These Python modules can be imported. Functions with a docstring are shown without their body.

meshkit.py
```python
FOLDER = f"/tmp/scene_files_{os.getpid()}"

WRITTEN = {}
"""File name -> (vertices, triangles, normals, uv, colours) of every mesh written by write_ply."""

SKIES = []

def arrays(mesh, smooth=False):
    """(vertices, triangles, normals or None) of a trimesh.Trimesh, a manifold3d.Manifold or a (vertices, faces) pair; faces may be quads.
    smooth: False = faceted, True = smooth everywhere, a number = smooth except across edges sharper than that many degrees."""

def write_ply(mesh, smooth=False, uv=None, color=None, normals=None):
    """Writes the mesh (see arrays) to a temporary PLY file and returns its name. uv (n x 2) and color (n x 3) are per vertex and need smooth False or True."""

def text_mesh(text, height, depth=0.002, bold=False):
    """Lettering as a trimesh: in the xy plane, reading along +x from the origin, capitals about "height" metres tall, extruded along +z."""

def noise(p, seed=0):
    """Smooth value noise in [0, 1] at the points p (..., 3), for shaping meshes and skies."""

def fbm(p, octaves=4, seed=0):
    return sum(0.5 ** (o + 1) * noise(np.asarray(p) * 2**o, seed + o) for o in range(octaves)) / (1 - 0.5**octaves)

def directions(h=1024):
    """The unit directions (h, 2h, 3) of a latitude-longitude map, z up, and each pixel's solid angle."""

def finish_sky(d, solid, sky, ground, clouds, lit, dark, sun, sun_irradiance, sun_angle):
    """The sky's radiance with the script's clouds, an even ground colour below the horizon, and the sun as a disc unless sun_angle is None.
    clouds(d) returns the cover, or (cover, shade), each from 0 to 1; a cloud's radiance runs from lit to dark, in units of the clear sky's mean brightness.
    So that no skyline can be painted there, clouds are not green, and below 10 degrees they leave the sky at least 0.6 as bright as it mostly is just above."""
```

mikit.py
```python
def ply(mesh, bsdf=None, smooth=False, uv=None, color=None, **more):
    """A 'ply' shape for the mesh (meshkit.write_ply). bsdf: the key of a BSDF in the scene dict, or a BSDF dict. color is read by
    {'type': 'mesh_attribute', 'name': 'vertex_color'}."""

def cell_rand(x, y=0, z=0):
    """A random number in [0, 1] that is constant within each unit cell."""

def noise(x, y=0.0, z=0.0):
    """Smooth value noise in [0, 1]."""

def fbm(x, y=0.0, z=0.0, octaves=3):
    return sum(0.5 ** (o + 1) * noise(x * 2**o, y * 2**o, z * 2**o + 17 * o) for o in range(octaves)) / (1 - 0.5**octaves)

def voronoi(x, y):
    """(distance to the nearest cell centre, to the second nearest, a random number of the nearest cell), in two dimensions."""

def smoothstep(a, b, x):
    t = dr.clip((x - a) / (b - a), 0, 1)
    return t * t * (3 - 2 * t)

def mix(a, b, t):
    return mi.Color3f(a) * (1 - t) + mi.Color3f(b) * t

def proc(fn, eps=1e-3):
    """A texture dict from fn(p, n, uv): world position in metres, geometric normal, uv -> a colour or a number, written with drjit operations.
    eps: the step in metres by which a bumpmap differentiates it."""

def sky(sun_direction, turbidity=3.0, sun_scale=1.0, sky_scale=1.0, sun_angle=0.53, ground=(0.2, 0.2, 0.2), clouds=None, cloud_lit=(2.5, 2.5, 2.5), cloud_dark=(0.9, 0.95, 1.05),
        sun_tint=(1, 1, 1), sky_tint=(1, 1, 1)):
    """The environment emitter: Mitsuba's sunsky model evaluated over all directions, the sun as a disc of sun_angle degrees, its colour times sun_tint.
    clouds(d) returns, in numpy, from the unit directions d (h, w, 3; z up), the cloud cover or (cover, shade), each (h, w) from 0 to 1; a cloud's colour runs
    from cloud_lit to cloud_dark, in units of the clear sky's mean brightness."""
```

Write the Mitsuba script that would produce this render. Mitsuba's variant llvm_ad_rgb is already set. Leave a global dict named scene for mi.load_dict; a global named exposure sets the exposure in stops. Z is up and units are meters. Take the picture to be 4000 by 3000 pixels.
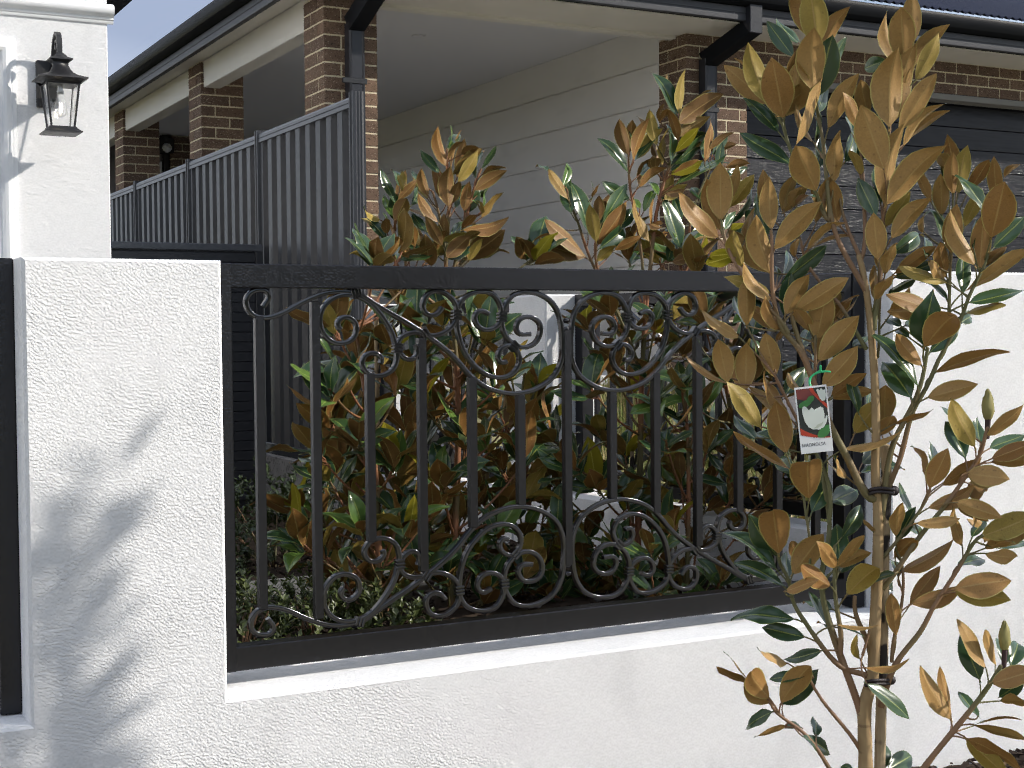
import math, random
import numpy as np, trimesh, manifold3d, shapely
import mitsuba as mi, drjit as dr
import mikit, meshkit
from mikit import proc, noise, fbm, voronoi, smoothstep, mix
from shapely.geometry import Polygon, box as sbox
from shapely import affinity

scene, labels = {}, {}
T4 = mi.ScalarTransform4f
# ---------------------------------------------------------------- camera, sky, exposure
scene['camera'] = {'type': 'perspective', 'fov': 39.32, 'fov_axis': 'x', 'near_clip': .05, 'far_clip': 2000.0,
    'to_world': T4().look_at(origin=[0, 0, 1.5], target=[0.47022, 0.88187, 1.46540], up=[0.023608, 0.026627, 0.999367])}
SUN = (1.45, -1.0, 1.06)
def clouds(d):
    a = meshkit.noise(d * np.array([2.1, 2.1, 4.5]) + 10.2, 1) * .55 + meshkit.noise(d * np.array([4.7, 4.7, 9.0]) + 19.2, 2) * .3 + meshkit.noise(d * np.array([11., 11., 19.]), 3) * .15
    b = meshkit.noise(d * np.array([3.3, 3.3, 7.0]) + 31.2, 5)
    cover = np.clip((a - .22) / .3, 0, 1)
    return cover * .93, np.clip((b - .25) / .5, 0, 1)
scene['sky'] = mikit.sky(SUN, turbidity=3.0, sun_scale=1.12, sun_tint=(.785, .93, 1.25), sky_scale=1.0, sun_angle=1.4, clouds=clouds, cloud_lit=(4.6, 4.75, 5.0), cloud_dark=(1.25, 1.48, 2.02), ground=(.25, .25, .24))
exposure = 1.95

# ---------------------------------------------------------------- materials
def rgb(r, g=None, b=None):
    if g is None: g = b = r
    return {'type': 'rgb', 'value': [float(r), float(g), float(b)]}
def two(b): return {'type': 'twosided', 'bsdf': b}
def pr(col, rough=.5, **k):
    return {'type': 'principled', 'base_color': col if isinstance(col, dict) else rgb(*col), 'roughness': rough, 'specular': k.pop('spec', .5), **k}
def bump(b, fn, scale, eps=1e-3):
    return {'type': 'bumpmap', 'texture': proc(fn, eps), 'scale': scale, 'bsdf': b}
def stucco_h(p, n, uv):
    w = (noise(p.x * 60, p.y * 60, p.z * 60) - .5) * .9
    a = noise(p.x * 200 + w, p.y * 200 + w, p.z * 200 - w)
    b = noise(p.x * 350 + 7, p.y * 350, p.z * 350)
    k = .55 + .6 * noise(p.x * 7, p.y * 7, p.z * 7)
    return (smoothstep(.28, .72, a) * .75 + b * .3) * k
def stucco_house_h(p, n, uv):
    a = noise(p.x * 105, p.y * 105, p.z * 105)
    return smoothstep(.5, .85, a) * .6 + noise(p.x * 210, p.y * 210, p.z * 210) * .3
def stucco_c(p, n, uv):
    t = fbm(p.x * 2.2, p.y * 2.2, p.z * 2.2, 4)
    s = smoothstep(.55, .8, fbm(p.x * 9 + 4, p.y * 9, p.z * 3, 3))
    g = noise(p.x * 185 + 11, p.y * 185, p.z * 185)
    return mix((.74, .745, .755), (.80, .805, .81), t) * (1 - .05 * s) * (.92 + .14 * g)
scene['stucco'] = two(bump(pr(proc(lambda p, n, uv: stucco_c(p, n, uv) * .93), .85, spec=.2), stucco_h, .0022, 6e-4))
scene['stucco_house'] = two(bump(pr(proc(lambda p, n, uv: stucco_c(p, n, uv) * .93), .85, spec=.2), stucco_house_h, .0016, 1e-3))
scene['white_trim'] = two(pr((.74, .75, .76), .45))
def iron_h(p, n, uv): return noise(p.x * 210, p.y * 210, p.z * 210)
scene['iron'] = two(bump(pr((.048, .048, .053), .26, spec=.5, metallic=.9), iron_h, .0010, 8e-4))
scene['scroll_iron'] = two(pr((.085, .085, .092), .11, spec=.5, metallic=.93))
def brick_col(lo, hi):
    def f(p, n, uv):
        g = fbm(p.x * 38, p.y * 38, p.z * 38, 3)
        sp = smoothstep(.80, .86, noise(p.x * 170, p.y * 170, p.z * 170))
        dk = smoothstep(.72, .8, noise(p.x * 120 + 31, p.y * 120, p.z * 120))
        c = mix(lo, hi, g)
        c = c * (1 - .55 * dk)
        return mix(c, (.55, .48, .38), sp * .75)
    return f
def brick_h(p, n, uv): return fbm(p.x * 150, p.y * 150, p.z * 150, 2)
BR = [((.115, .072, .048), (.195, .13, .09)), ((.09, .058, .041), (.16, .105, .075)), ((.135, .083, .056), (.22, .145, .10))]
for i, (a, b) in enumerate(BR): scene['brick%d' % i] = two(bump(pr(proc(brick_col(a, b)), .85, spec=.2), brick_h, .0012))
scene['mortar'] = two(pr((.60, .53, .38), .95, spec=.1))
def cream_c(p, n, uv):
    return mix((.60, .57, .50), (.66, .63, .56), fbm(p.x * 3, p.y * 3, p.z * 3, 3))
scene['cream'] = two(pr(proc(cream_c), .55))
def board_c(p, n, uv):
    t = fbm(p.x * 1.5, p.y * 1.5, p.z * 1.5, 3)
    dirt = smoothstep(.66, .85, fbm(p.y * 3, p.z * 9, p.x, 3))
    return mix((.68, .665, .63), (.74, .725, .69), t) * (1 - .05 * dirt)
scene['board'] = two(pr(proc(board_c), .6))
scene['ceiling'] = two(pr((.56, .555, .56), .8, spec=.2))
def steel_c(p, n, uv):
    d = smoothstep(.55, .9, fbm(p.x * 5, p.y * 5, p.z * 1.2, 4))
    return mix((.030, .032, .038), (.047, .049, .055), d)
scene['fence_steel'] = two(pr(proc(steel_c), .42))
scene['post_steel'] = two(pr((.028, .03, .036), .4))
scene['rail_steel'] = two(pr((.075, .082, .096), .38))
scene['gutter'] = two(pr((.009, .010, .012), .45, spec=.06))
scene['fascia_steel'] = two(pr((.045, .047, .054), .45, spec=.3))
scene['downpipe'] = two(pr((.018, .019, .024), .34, spec=.4))
scene['lintel_paint'] = two(pr((.20, .195, .18), .7, spec=.15))
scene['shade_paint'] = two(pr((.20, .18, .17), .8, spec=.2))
scene['roof'] = two(pr((.016, .020, .042), .5, spec=.22))
def door_c(p, n, uv):
    g = fbm(p.x * 3.5, p.z * 75, 1.0, 3)
    return mix((.006, .0065, .009), (.018, .019, .025), g)
def door_h(p, n, uv): return fbm(p.x * 14, p.z * 230, 2.0, 3)
scene['garage_panel'] = two(bump(pr(proc(door_c), .33, spec=.3), door_h, .0014, 1e-3))
def conc_c(p, n, uv):
    g = fbm(p.x * 12, p.y * 12, p.z * 12, 4)
    h = smoothstep(.66, .76, noise(p.x * 60, p.y * 60, p.z * 60))
    return mix((.13, .13, .135), (.26, .26, .265), g) * (1 - .4 * h)
def slab_c(p, n, uv): return mix((.36, .36, .36), (.47, .46, .45), fbm(p.x * 9, p.y * 9, p.z * 9, 4))
scene['slab'] = two(pr(proc(slab_c), .9, spec=.2))
scene['drive'] = two(pr((.12, .115, .12), .85, spec=.2))
scene['concrete'] = two(pr(proc(conc_c), .9, spec=.2))
def soil_c(p, n, uv):
    g = fbm(p.x * 22, p.y * 22, p.z * 22, 4)
    return mix((.018, .014, .011), (.075, .055, .04), g)
scene['soil'] = two(pr(proc(soil_c), .95, spec=.1))
def path_c(p, n, uv): return mix((.25, .22, .18), (.36, .33, .28), fbm(p.x * 25, p.y * 25, p.z * 25, 3))
scene['paving'] = two(pr(proc(path_c), .9, spec=.2))
def verge_c(p, n, uv):
    g = fbm(p.x * 6, p.y * 6, 0.0, 5)
    return mix((.15, .15, .07), (.30, .27, .16), g)
scene['turf'] = two(pr(proc(verge_c), .95, spec=.1))
scene['chip_dark'] = two(pr((.035, .024, .018), .8, spec=.2))
scene['chip_tan'] = two(pr((.16, .10, .055), .8, spec=.2))
scene['grass_green'] = two(pr((.13, .17, .035), .6, spec=.3))
scene['grass_dry'] = two(pr((.30, .25, .12), .7, spec=.2))
def rock_c(p, n, uv): return mix((.36, .28, .18), (.56, .46, .33), fbm(p.x * 14, p.y * 14, p.z * 14, 4))
scene['sandstone'] = two(pr(proc(rock_c), .9, spec=.2))
def bark_c(p, n, uv):
    g = fbm(p.x * 40, p.y * 40, p.z * 16, 3)
    ring = smoothstep(.72, .82, noise(p.x * 9, p.y * 9, p.z * 75))
    return mix((.22, .145, .07), (.40, .285, .15), g) * (1 - .35 * ring)
def bark_h(p, n, uv): return fbm(p.x * 120, p.y * 120, p.z * 60, 2)
scene['bark'] = two(bump(pr(proc(bark_c), .75, spec=.3), bark_h, .0015))
def twig_c(p, n, uv):
    g = smoothstep(.35, .65, noise(p.x * 6 + 2, p.y * 6, p.z * 6))
    return mix((.12, .115, .045), (.22, .125, .065), g)
scene['twig'] = two(pr(proc(twig_c), .6))
def rtwig_c(p, n, uv):
    return mix((.10, .085, .03), (.21, .085, .035), smoothstep(.3, .6, noise(p.x * 7, p.y * 7, p.z * 7)))
scene['twig_red'] = two(pr(proc(rtwig_c), .6))
def stake_c(p, n, uv):
    d = smoothstep(.60, .70, noise(p.x * 45, p.y * 45, p.z * 22))
    return mix(mix((.30, .22, .13), (.42, .33, .21), fbm(p.x * 60, p.y * 60, p.z * 10, 2)), (.035, .03, .027), d)
scene['stake_wood'] = two(pr(proc(stake_c), .8, spec=.2))
scene['tie_rubber'] = two(pr((.02, .014, .016), .6))

def leaf_top(a, b):
    def f(p, n, uv):
        v = dr.abs(uv.y - .5)
        mid = 1 - smoothstep(.012, .045, v)
        edge = smoothstep(.455, .495, v)
        vein = smoothstep(.86, 1.0, dr.sin((uv.x * 1.0 - v * .9) * 70)) * .25
        c = mix(a, b, noise(p.x * 5, p.y * 5, p.z * 5) * .8 + vein * .5)
        return mix(c, (.22, .25, .06), dr.clip(mid * .75 + edge * .7, 0, 1))
    return f
def leaf_under(a, b):
    def f(p, n, uv):
        v = dr.abs(uv.y - .5)
        mid = 1 - smoothstep(.012, .04, v)
        edge = smoothstep(.45, .49, v)
        vein = smoothstep(.8, 1.0, dr.sin((uv.x * 1.0 - v * .9) * 65)) * .2
        g = fbm(p.x * 7, p.y * 7, p.z * 7, 2)
        spk = fbm(uv.x * 60, uv.y * 25, p.z, 2)
        c = mix(a, b, g) * (.84 + .30 * spk)
        c = c * (1 - .3 * smoothstep(.85, .93, noise(p.x * 110, p.y * 110, p.z * 110)))
        c = c * (1 - .15 * vein)
        c = mix(c, (.40, .27, .10), mid * .6)
        return mix(c, (.42, .38, .12), edge * .8)
    return f
def leaf_h(p, n, uv): return noise(uv.x * 14, uv.y * 7, p.z * 3) * .8 + smoothstep(.7, 1.0, dr.sin((uv.x - dr.abs(uv.y - .5) * .9) * 70)) * .2
def leaf_mat(t0, t1, u0, u1):
    return {'type': 'twosided',
        'front': pr(proc(leaf_top(t0, t1)), .22, spec=.5),
        'back': pr(proc(leaf_under(u0, u1)), .52, spec=.35, sheen=.4)}
GT = ((.020, .045, .020), (.045, .085, .034))
scene['leaf_tan'] = leaf_mat(*GT, (.265, .150, .044), (.36, .215, .072))
scene['leaf_olive'] = leaf_mat(*GT, (.245, .172, .034), (.32, .232, .052))
scene['leaf_rust'] = leaf_mat((.022, .05, .018), (.05, .10, .03), (.17, .078, .020), (.26, .132, .034))
scene['leaf_umber'] = leaf_mat((.016, .04, .017), (.035, .07, .026), (.135, .07, .022), (.22, .118, .036))
scene['leaf_spring'] = leaf_mat((.05, .10, .02), (.10, .17, .035), (.17, .10, .025), (.26, .16, .04))
scene['leaf_bronze'] = leaf_mat(*GT, (.23, .12, .034), (.32, .175, .055))
def fresh_c(p, n, uv):
    v = dr.abs(uv.y - .5)
    return mix(mix((.22, .20, .018), (.32, .27, .03), noise(p.x * 6, p.y * 6, p.z * 6)), (.45, .40, .08), 1 - smoothstep(.012, .04, v))
scene['leaf_fresh'] = {'type': 'principledthin', 'base_color': proc(fresh_c), 'roughness': .4, 'diff_trans': 1.0, 'eta': 1.4}
scene['pod'] = two(pr((.26, .23, .08), .7))
scene['pod_stalk'] = two(pr((.05, .025, .025), .7))
def box_c(p, n, uv): return mix((.012, .022, .008), (.05, .075, .02), noise(p.x * 18, p.y * 18, p.z * 18))
scene['box_leaf'] = two(pr(proc(box_c), .35))
def box_c2(p, n, uv): return mix((.022, .038, .010), (.085, .105, .028), noise(p.x * 18, p.y * 18, p.z * 18))
scene['box_leaf_young'] = two(pr(proc(box_c2), .4))
scene['lantern_black'] = two(pr((.017, .017, .019), .42))
scene['lantern_glass'] = {'type': 'thindielectric', 'int_ior': 1.5}
scene['bulb_cap'] = two(pr((.6, .6, .6), .3, metallic=.8))
scene['card_white'] = two(pr((.78, .78, .77), .35))
scene['print_dark'] = two(pr((.03, .035, .03), .35))
scene['print_red'] = two(pr((.42, .045, .02), .35))
scene['print_maroon'] = two(pr((.16, .035, .03), .35))
scene['print_green'] = two(pr((.05, .19, .05), .35))
scene['print_petal'] = two(pr((.62, .66, .60), .35))
scene['print_petal_shade'] = two(pr((.46, .50, .40), .35))
scene['print_ink'] = two(pr((.04, .04, .05), .4))
scene['tie_green'] = two(pr((.03, .42, .16), .4))
scene['black_plastic'] = two(pr((.012, .012, .014), .35))
scene['dark_glass'] = two(pr((.02, .025, .03), .08, spec=.7))

# ---------------------------------------------------------------- helpers
def numbered(k):
    if k not in used: used.add(k); return k
    i = 1
    while '%s_%03d' % (k, i) in used: i += 1
    k = '%s_%03d' % (k, i); used.add(k); return k
used = set()
def add(key, mesh, m, smooth=False, parent=None, **more):
    k = numbered((parent + '__' if parent else '') + key)
    scene[k] = mikit.ply(mesh, m, smooth, **more)
    return k
def addp(key, shape, m, M=None, parent=None):
    k = numbered((parent + '__' if parent else '') + key)
    d = dict(shape)
    if m: d['bsdf'] = {'type': 'ref', 'id': m}
    if M is not None: d['to_world'] = T4(np.asarray(M).tolist())
    scene[k] = d
    return k
def thing(key, label, cat, group=None, kind=None):
    k = numbered(key); tag(k, label, cat, group, kind); return k
def tag(k, label=None, cat=None, group=None, kind=None):
    labels[k] = {a: b for a, b in (('label', label), ('category', cat), ('group', group), ('kind', kind)) if b}
def bx(x0, x1, y0, y1, z0, z1, c=0.0):
    if c <= 0:
        m = trimesh.creation.box(extents=(x1 - x0, y1 - y0, z1 - z0)); m.apply_translation(((x0 + x1) / 2, (y0 + y1) / 2, (z0 + z1) / 2)); return m
    P = []
    for sx in (0, 1):
        for sy in (0, 1):
            for sz in (0, 1):
                p = np.array([(x0, x1)[sx], (y0, y1)[sy], (z0, z1)[sz]], float); d = np.array([1 - 2 * sx, 1 - 2 * sy, 1 - 2 * sz]) * c
                for k in range(3):
                    q = p + d; q[k] = p[k]; P.append(q)
    return trimesh.Trimesh(P, process=False).convex_hull
def cat(ms): return trimesh.util.concatenate(ms)
def sweep(path, prof, closed_prof=True, caps=True, axis='XZ'):
    """profile (a along the in-plane normal, b along the plane's normal) along a planar path; axis says the plane."""
    P = np.array(path, float); n = len(P)
    t = np.gradient(P, axis=0); t /= np.linalg.norm(t, axis=1, keepdims=True) + 1e-12
    nn = np.stack([-t[:, 1], t[:, 0]], 1); pf = np.array(prof, float); m = len(pf)
    V = np.zeros((n, m, 3)); i0, i1, i2 = {'XZ': (0, 2, 1), 'YZ': (1, 2, 0), 'XY': (0, 1, 2)}[axis]
    V[:, :, i0] = P[:, None, 0] + nn[:, None, 0] * pf[None, :, 0]
    V[:, :, i1] = P[:, None, 1] + nn[:, None, 1] * pf[None, :, 0]
    V[:, :, i2] = pf[None, :, 1]
    i, j = np.meshgrid(np.arange(n - 1), np.arange(m), indexing='ij'); k = (j + 1) % m
    q = np.stack([i * m + j, i * m + k, (i + 1) * m + k, (i + 1) * m + j], -1).reshape(-1, 4)
    F = np.vstack([q[:, [0, 1, 2]], q[:, [0, 2, 3]]]).tolist()
    V = V.reshape(-1, 3)
    if caps:
        for base, fl in ((0, 1), ((n - 1) * m, 0)):
            for a in range(1, m - 1): F.append([base, base + a, base + a + 1][::-1 if fl else 1])
    r = trimesh.Trimesh(V, F, process=False); 
    if r.volume < 0: r.invert()
    return r
def tube(path, r0, r1=None, sides=8, sub=3, knobs=0.0, seed=0):
    P = np.array(path, float); r1 = r0 if r1 is None else r1
    Q = spline(P, max(2, (len(P) - 1) * sub + 1)) if len(P) > 2 else P
    n = len(Q); R = np.linspace(r0, r1, n)
    if knobs: R = R * (1 + knobs * np.random.default_rng(seed).random(n))
    t = np.gradient(Q, axis=0); t /= np.linalg.norm(t, axis=1, keepdims=True) + 1e-12
    a = np.cross(t, [0.31, .95, .03]); a /= np.linalg.norm(a, axis=1, keepdims=True) + 1e-12; b = np.cross(t, a)
    g = np.arange(sides) * 2 * np.pi / sides
    V = (Q[:, None] + R[:, None, None] * (np.cos(g)[None, :, None] * a[:, None] + np.sin(g)[None, :, None] * b[:, None])).reshape(-1, 3)
    i, j = np.meshgrid(np.arange(n - 1), np.arange(sides), indexing='ij'); k = (j + 1) % sides
    q = np.stack([i * sides + j, i * sides + k, (i + 1) * sides + k, (i + 1) * sides + j], -1).reshape(-1, 4)
    F = np.vstack([q[:, [0, 1, 2]], q[:, [0, 2, 3]]]).tolist()
    c = len(V); V = np.vstack([V, Q[0] - t[0] * R[0] * .3, Q[-1] + t[-1] * R[-1] * .5])
    for j in range(sides):
        F.append([c, (j + 1) % sides, j]); F.append([c + 1, (n - 1) * sides + j, (n - 1) * sides + (j + 1) % sides])
    m = trimesh.Trimesh(V, F, process=False)
    if m.volume < 0: m.invert()
    return m
def spline(P, n):
    P = np.array(P, float); d = np.r_[0, np.cumsum(np.linalg.norm(np.diff(P, axis=0), axis=1) ** .5)]
    from scipy.interpolate import CubicSpline
    return CubicSpline(d, P)(np.linspace(0, d[-1], n))
def chamfer_wall(poly, y0, y1, c):
    """an XZ outline extruded from y0 (front, chamfered edge) to y1."""
    o = np.array(poly.exterior.coords)[:-1]
    if not poly.exterior.is_ccw: o = o[::-1]
    inn = np.array(Polygon(o).buffer(-c, join_style=2).exterior.coords)[:-1]
    order = [int(np.argmin(np.abs(np.linalg.norm(inn - p, axis=1) - c * 1.4142))) if 0 else int(np.argmin(np.linalg.norm(inn - p, axis=1))) for p in o]
    inn = inn[order]; n = len(o)
    V = np.vstack([np.c_[inn[:, 0], np.full(n, y0), inn[:, 1]], np.c_[o[:, 0], np.full(n, y0 + c), o[:, 1]], np.c_[o[:, 0], np.full(n, y1), o[:, 1]]])
    F = []
    for r in (0, 1):
        for i in range(n):
            k = (i + 1) % n; F += [[r * n + i, r * n + n + i, r * n + n + k], [r * n + i, r * n + n + k, r * n + k]]
    _, tf = trimesh.creation.triangulate_polygon(Polygon(inn), engine='earcut')
    tv, tf = trimesh.creation.triangulate_polygon(Polygon(inn), engine='earcut')
    idx = [int(np.argmin(np.linalg.norm(inn - p, axis=1))) for p in tv]
    for f in tf: F.append([idx[f[0]], idx[f[1]], idx[f[2]]]); F.append([2 * n + idx[f[2]], 2 * n + idx[f[1]], 2 * n + idx[f[0]]])
    m = trimesh.Trimesh(V, F, process=False); m.fix_normals(); return m
def grid(x0, x1, y0, y1, nx, ny, fz):
    X, Y = np.meshgrid(np.linspace(x0, x1, nx), np.linspace(y0, y1, ny), indexing='ij'); Z = fz(X, Y)
    V = np.stack([X, Y, Z], -1).reshape(-1, 3)
    i, j = np.meshgrid(np.arange(nx - 1), np.arange(ny - 1), indexing='ij')
    q = np.stack([i * ny + j, (i + 1) * ny + j, (i + 1) * ny + j + 1, i * ny + j + 1], -1).reshape(-1, 4)
    return trimesh.Trimesh(V, np.vstack([q[:, [0, 1, 2]], q[:, [0, 2, 3]]]), process=False)
def extrude(poly, d): return trimesh.creation.extrude_polygon(poly, d, engine='earcut')
def prism_x(prof, x0, x1):
    """polygon of (y, z) extruded along x"""
    m = extrude(Polygon(prof), x1 - x0); v = m.vertices.copy(); m.vertices = np.c_[v[:, 2] + x0, v[:, 0], v[:, 1]]; m.fix_normals(); return m
def prism_y(prof, y0, y1):
    m = extrude(Polygon(prof), y1 - y0); v = m.vertices.copy(); m.vertices = np.c_[v[:, 0], v[:, 2] + y0, v[:, 1]]; m.fix_normals(); return m
def prism_z(prof, z0, z1):
    m = extrude(Polygon(prof), z1 - z0); m.apply_translation((0, 0, z0)); return m
def frame_m(o, a, s, n):
    M = np.eye(4); M[:3, 0], M[:3, 1], M[:3, 2], M[:3, 3] = a, s, n, o; return M
def lathe(prof, sides=24, square=False):
    p = np.array(prof, float); n = len(p)
    g = np.arange(sides) * 2 * np.pi / sides + (math.pi / 4 if square else 0)
    k = math.sqrt(2) if square else 1
    V = np.stack([np.outer(p[:, 0], np.cos(g)) * k, np.outer(p[:, 0], np.sin(g)) * k, np.repeat(p[:, 1:2], sides, 1)], -1).reshape(-1, 3)
    i, j = np.meshgrid(np.arange(n - 1), np.arange(sides), indexing='ij'); q = np.stack([i * sides + j, i * sides + (j + 1) % sides, (i + 1) * sides + (j + 1) % sides, (i + 1) * sides + j], -1).reshape(-1, 4)
    m = trimesh.Trimesh(V, np.vstack([q[:, [0, 1, 2]], q[:, [0, 2, 3]]]), process=False); return m

# ---------------------------------------------------------------- ground
def lawn_z(x, y): return .12 + 1.03 * np.clip((y - 4.4) / 3.9, 0, 1) + .035 * (meshkit.noise(np.stack([x * 2.3, y * 2.3, x * 0], -1)) - .5)
def soil_z(x, y): return .43 + .05 * (meshkit.noise(np.stack([x * 5, y * 5, x * 0], -1), 3) - .5)
tag(add('ground', grid(-150, 150, -150, 150, 3, 3, lambda x, y: x * 0 - .235), 'turf'), 'grass verge ground', kind='structure')
tag(add('footpath', bx(-30, 30, 0.4, 1.9, -.4, -.22, .01), 'paving'), kind='structure')
tag(add('road', bx(-60, 60, -9, -2.2, -.5, -.23), 'slab'), kind='structure')
tag(add('garden_soil', cat([grid(-6, 3.68, 4.33, 7.2, 90, 30, soil_z), grid(-6, 2.84, 7.2, 16, 60, 40, soil_z)]), 'soil', True), kind='structure')
tag(add('garden_path', bx(-3, 2.5, 5.42, 5.85, .30, .468, .01), 'paving'), kind='structure')
tag(add('lawn', grid(3.68, 16, 4.32, 8.34, 80, 30, lawn_z), 'turf', True), kind='structure')
tag(add('driveway', grid(5.35, 11, 4.32, 8.34, 40, 20, lambda x, y: lawn_z(x, y) + .03), 'drive', True), kind='structure')
tag(add('house_slab', bx(2.92, 6.3, 8.34, 30, .2, 1.2), 'slab'), kind='structure')
tag(add('garage_slab', bx(6.302, 18, 8.34, 30, .2, 1.2), 'drive'), kind='structure')

# ---------------------------------------------------------------- rendered front wall
wall = thing('front_wall', 'white textured rendered front boundary wall with square piers and low sill walls', 'wall')
outline = Polygon([(-2.2, -.4), (-2.2, .455), (.652, .455), (.652, 1.718), (1.198, 1.718), (1.198, .455), (3.716, .455), (3.716, 1.724), (5.0, 1.724), (5.0, -.4)])
add('render', chamfer_wall(outline, 4.0, 4.35, .009), 'stucco', parent=wall)

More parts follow.
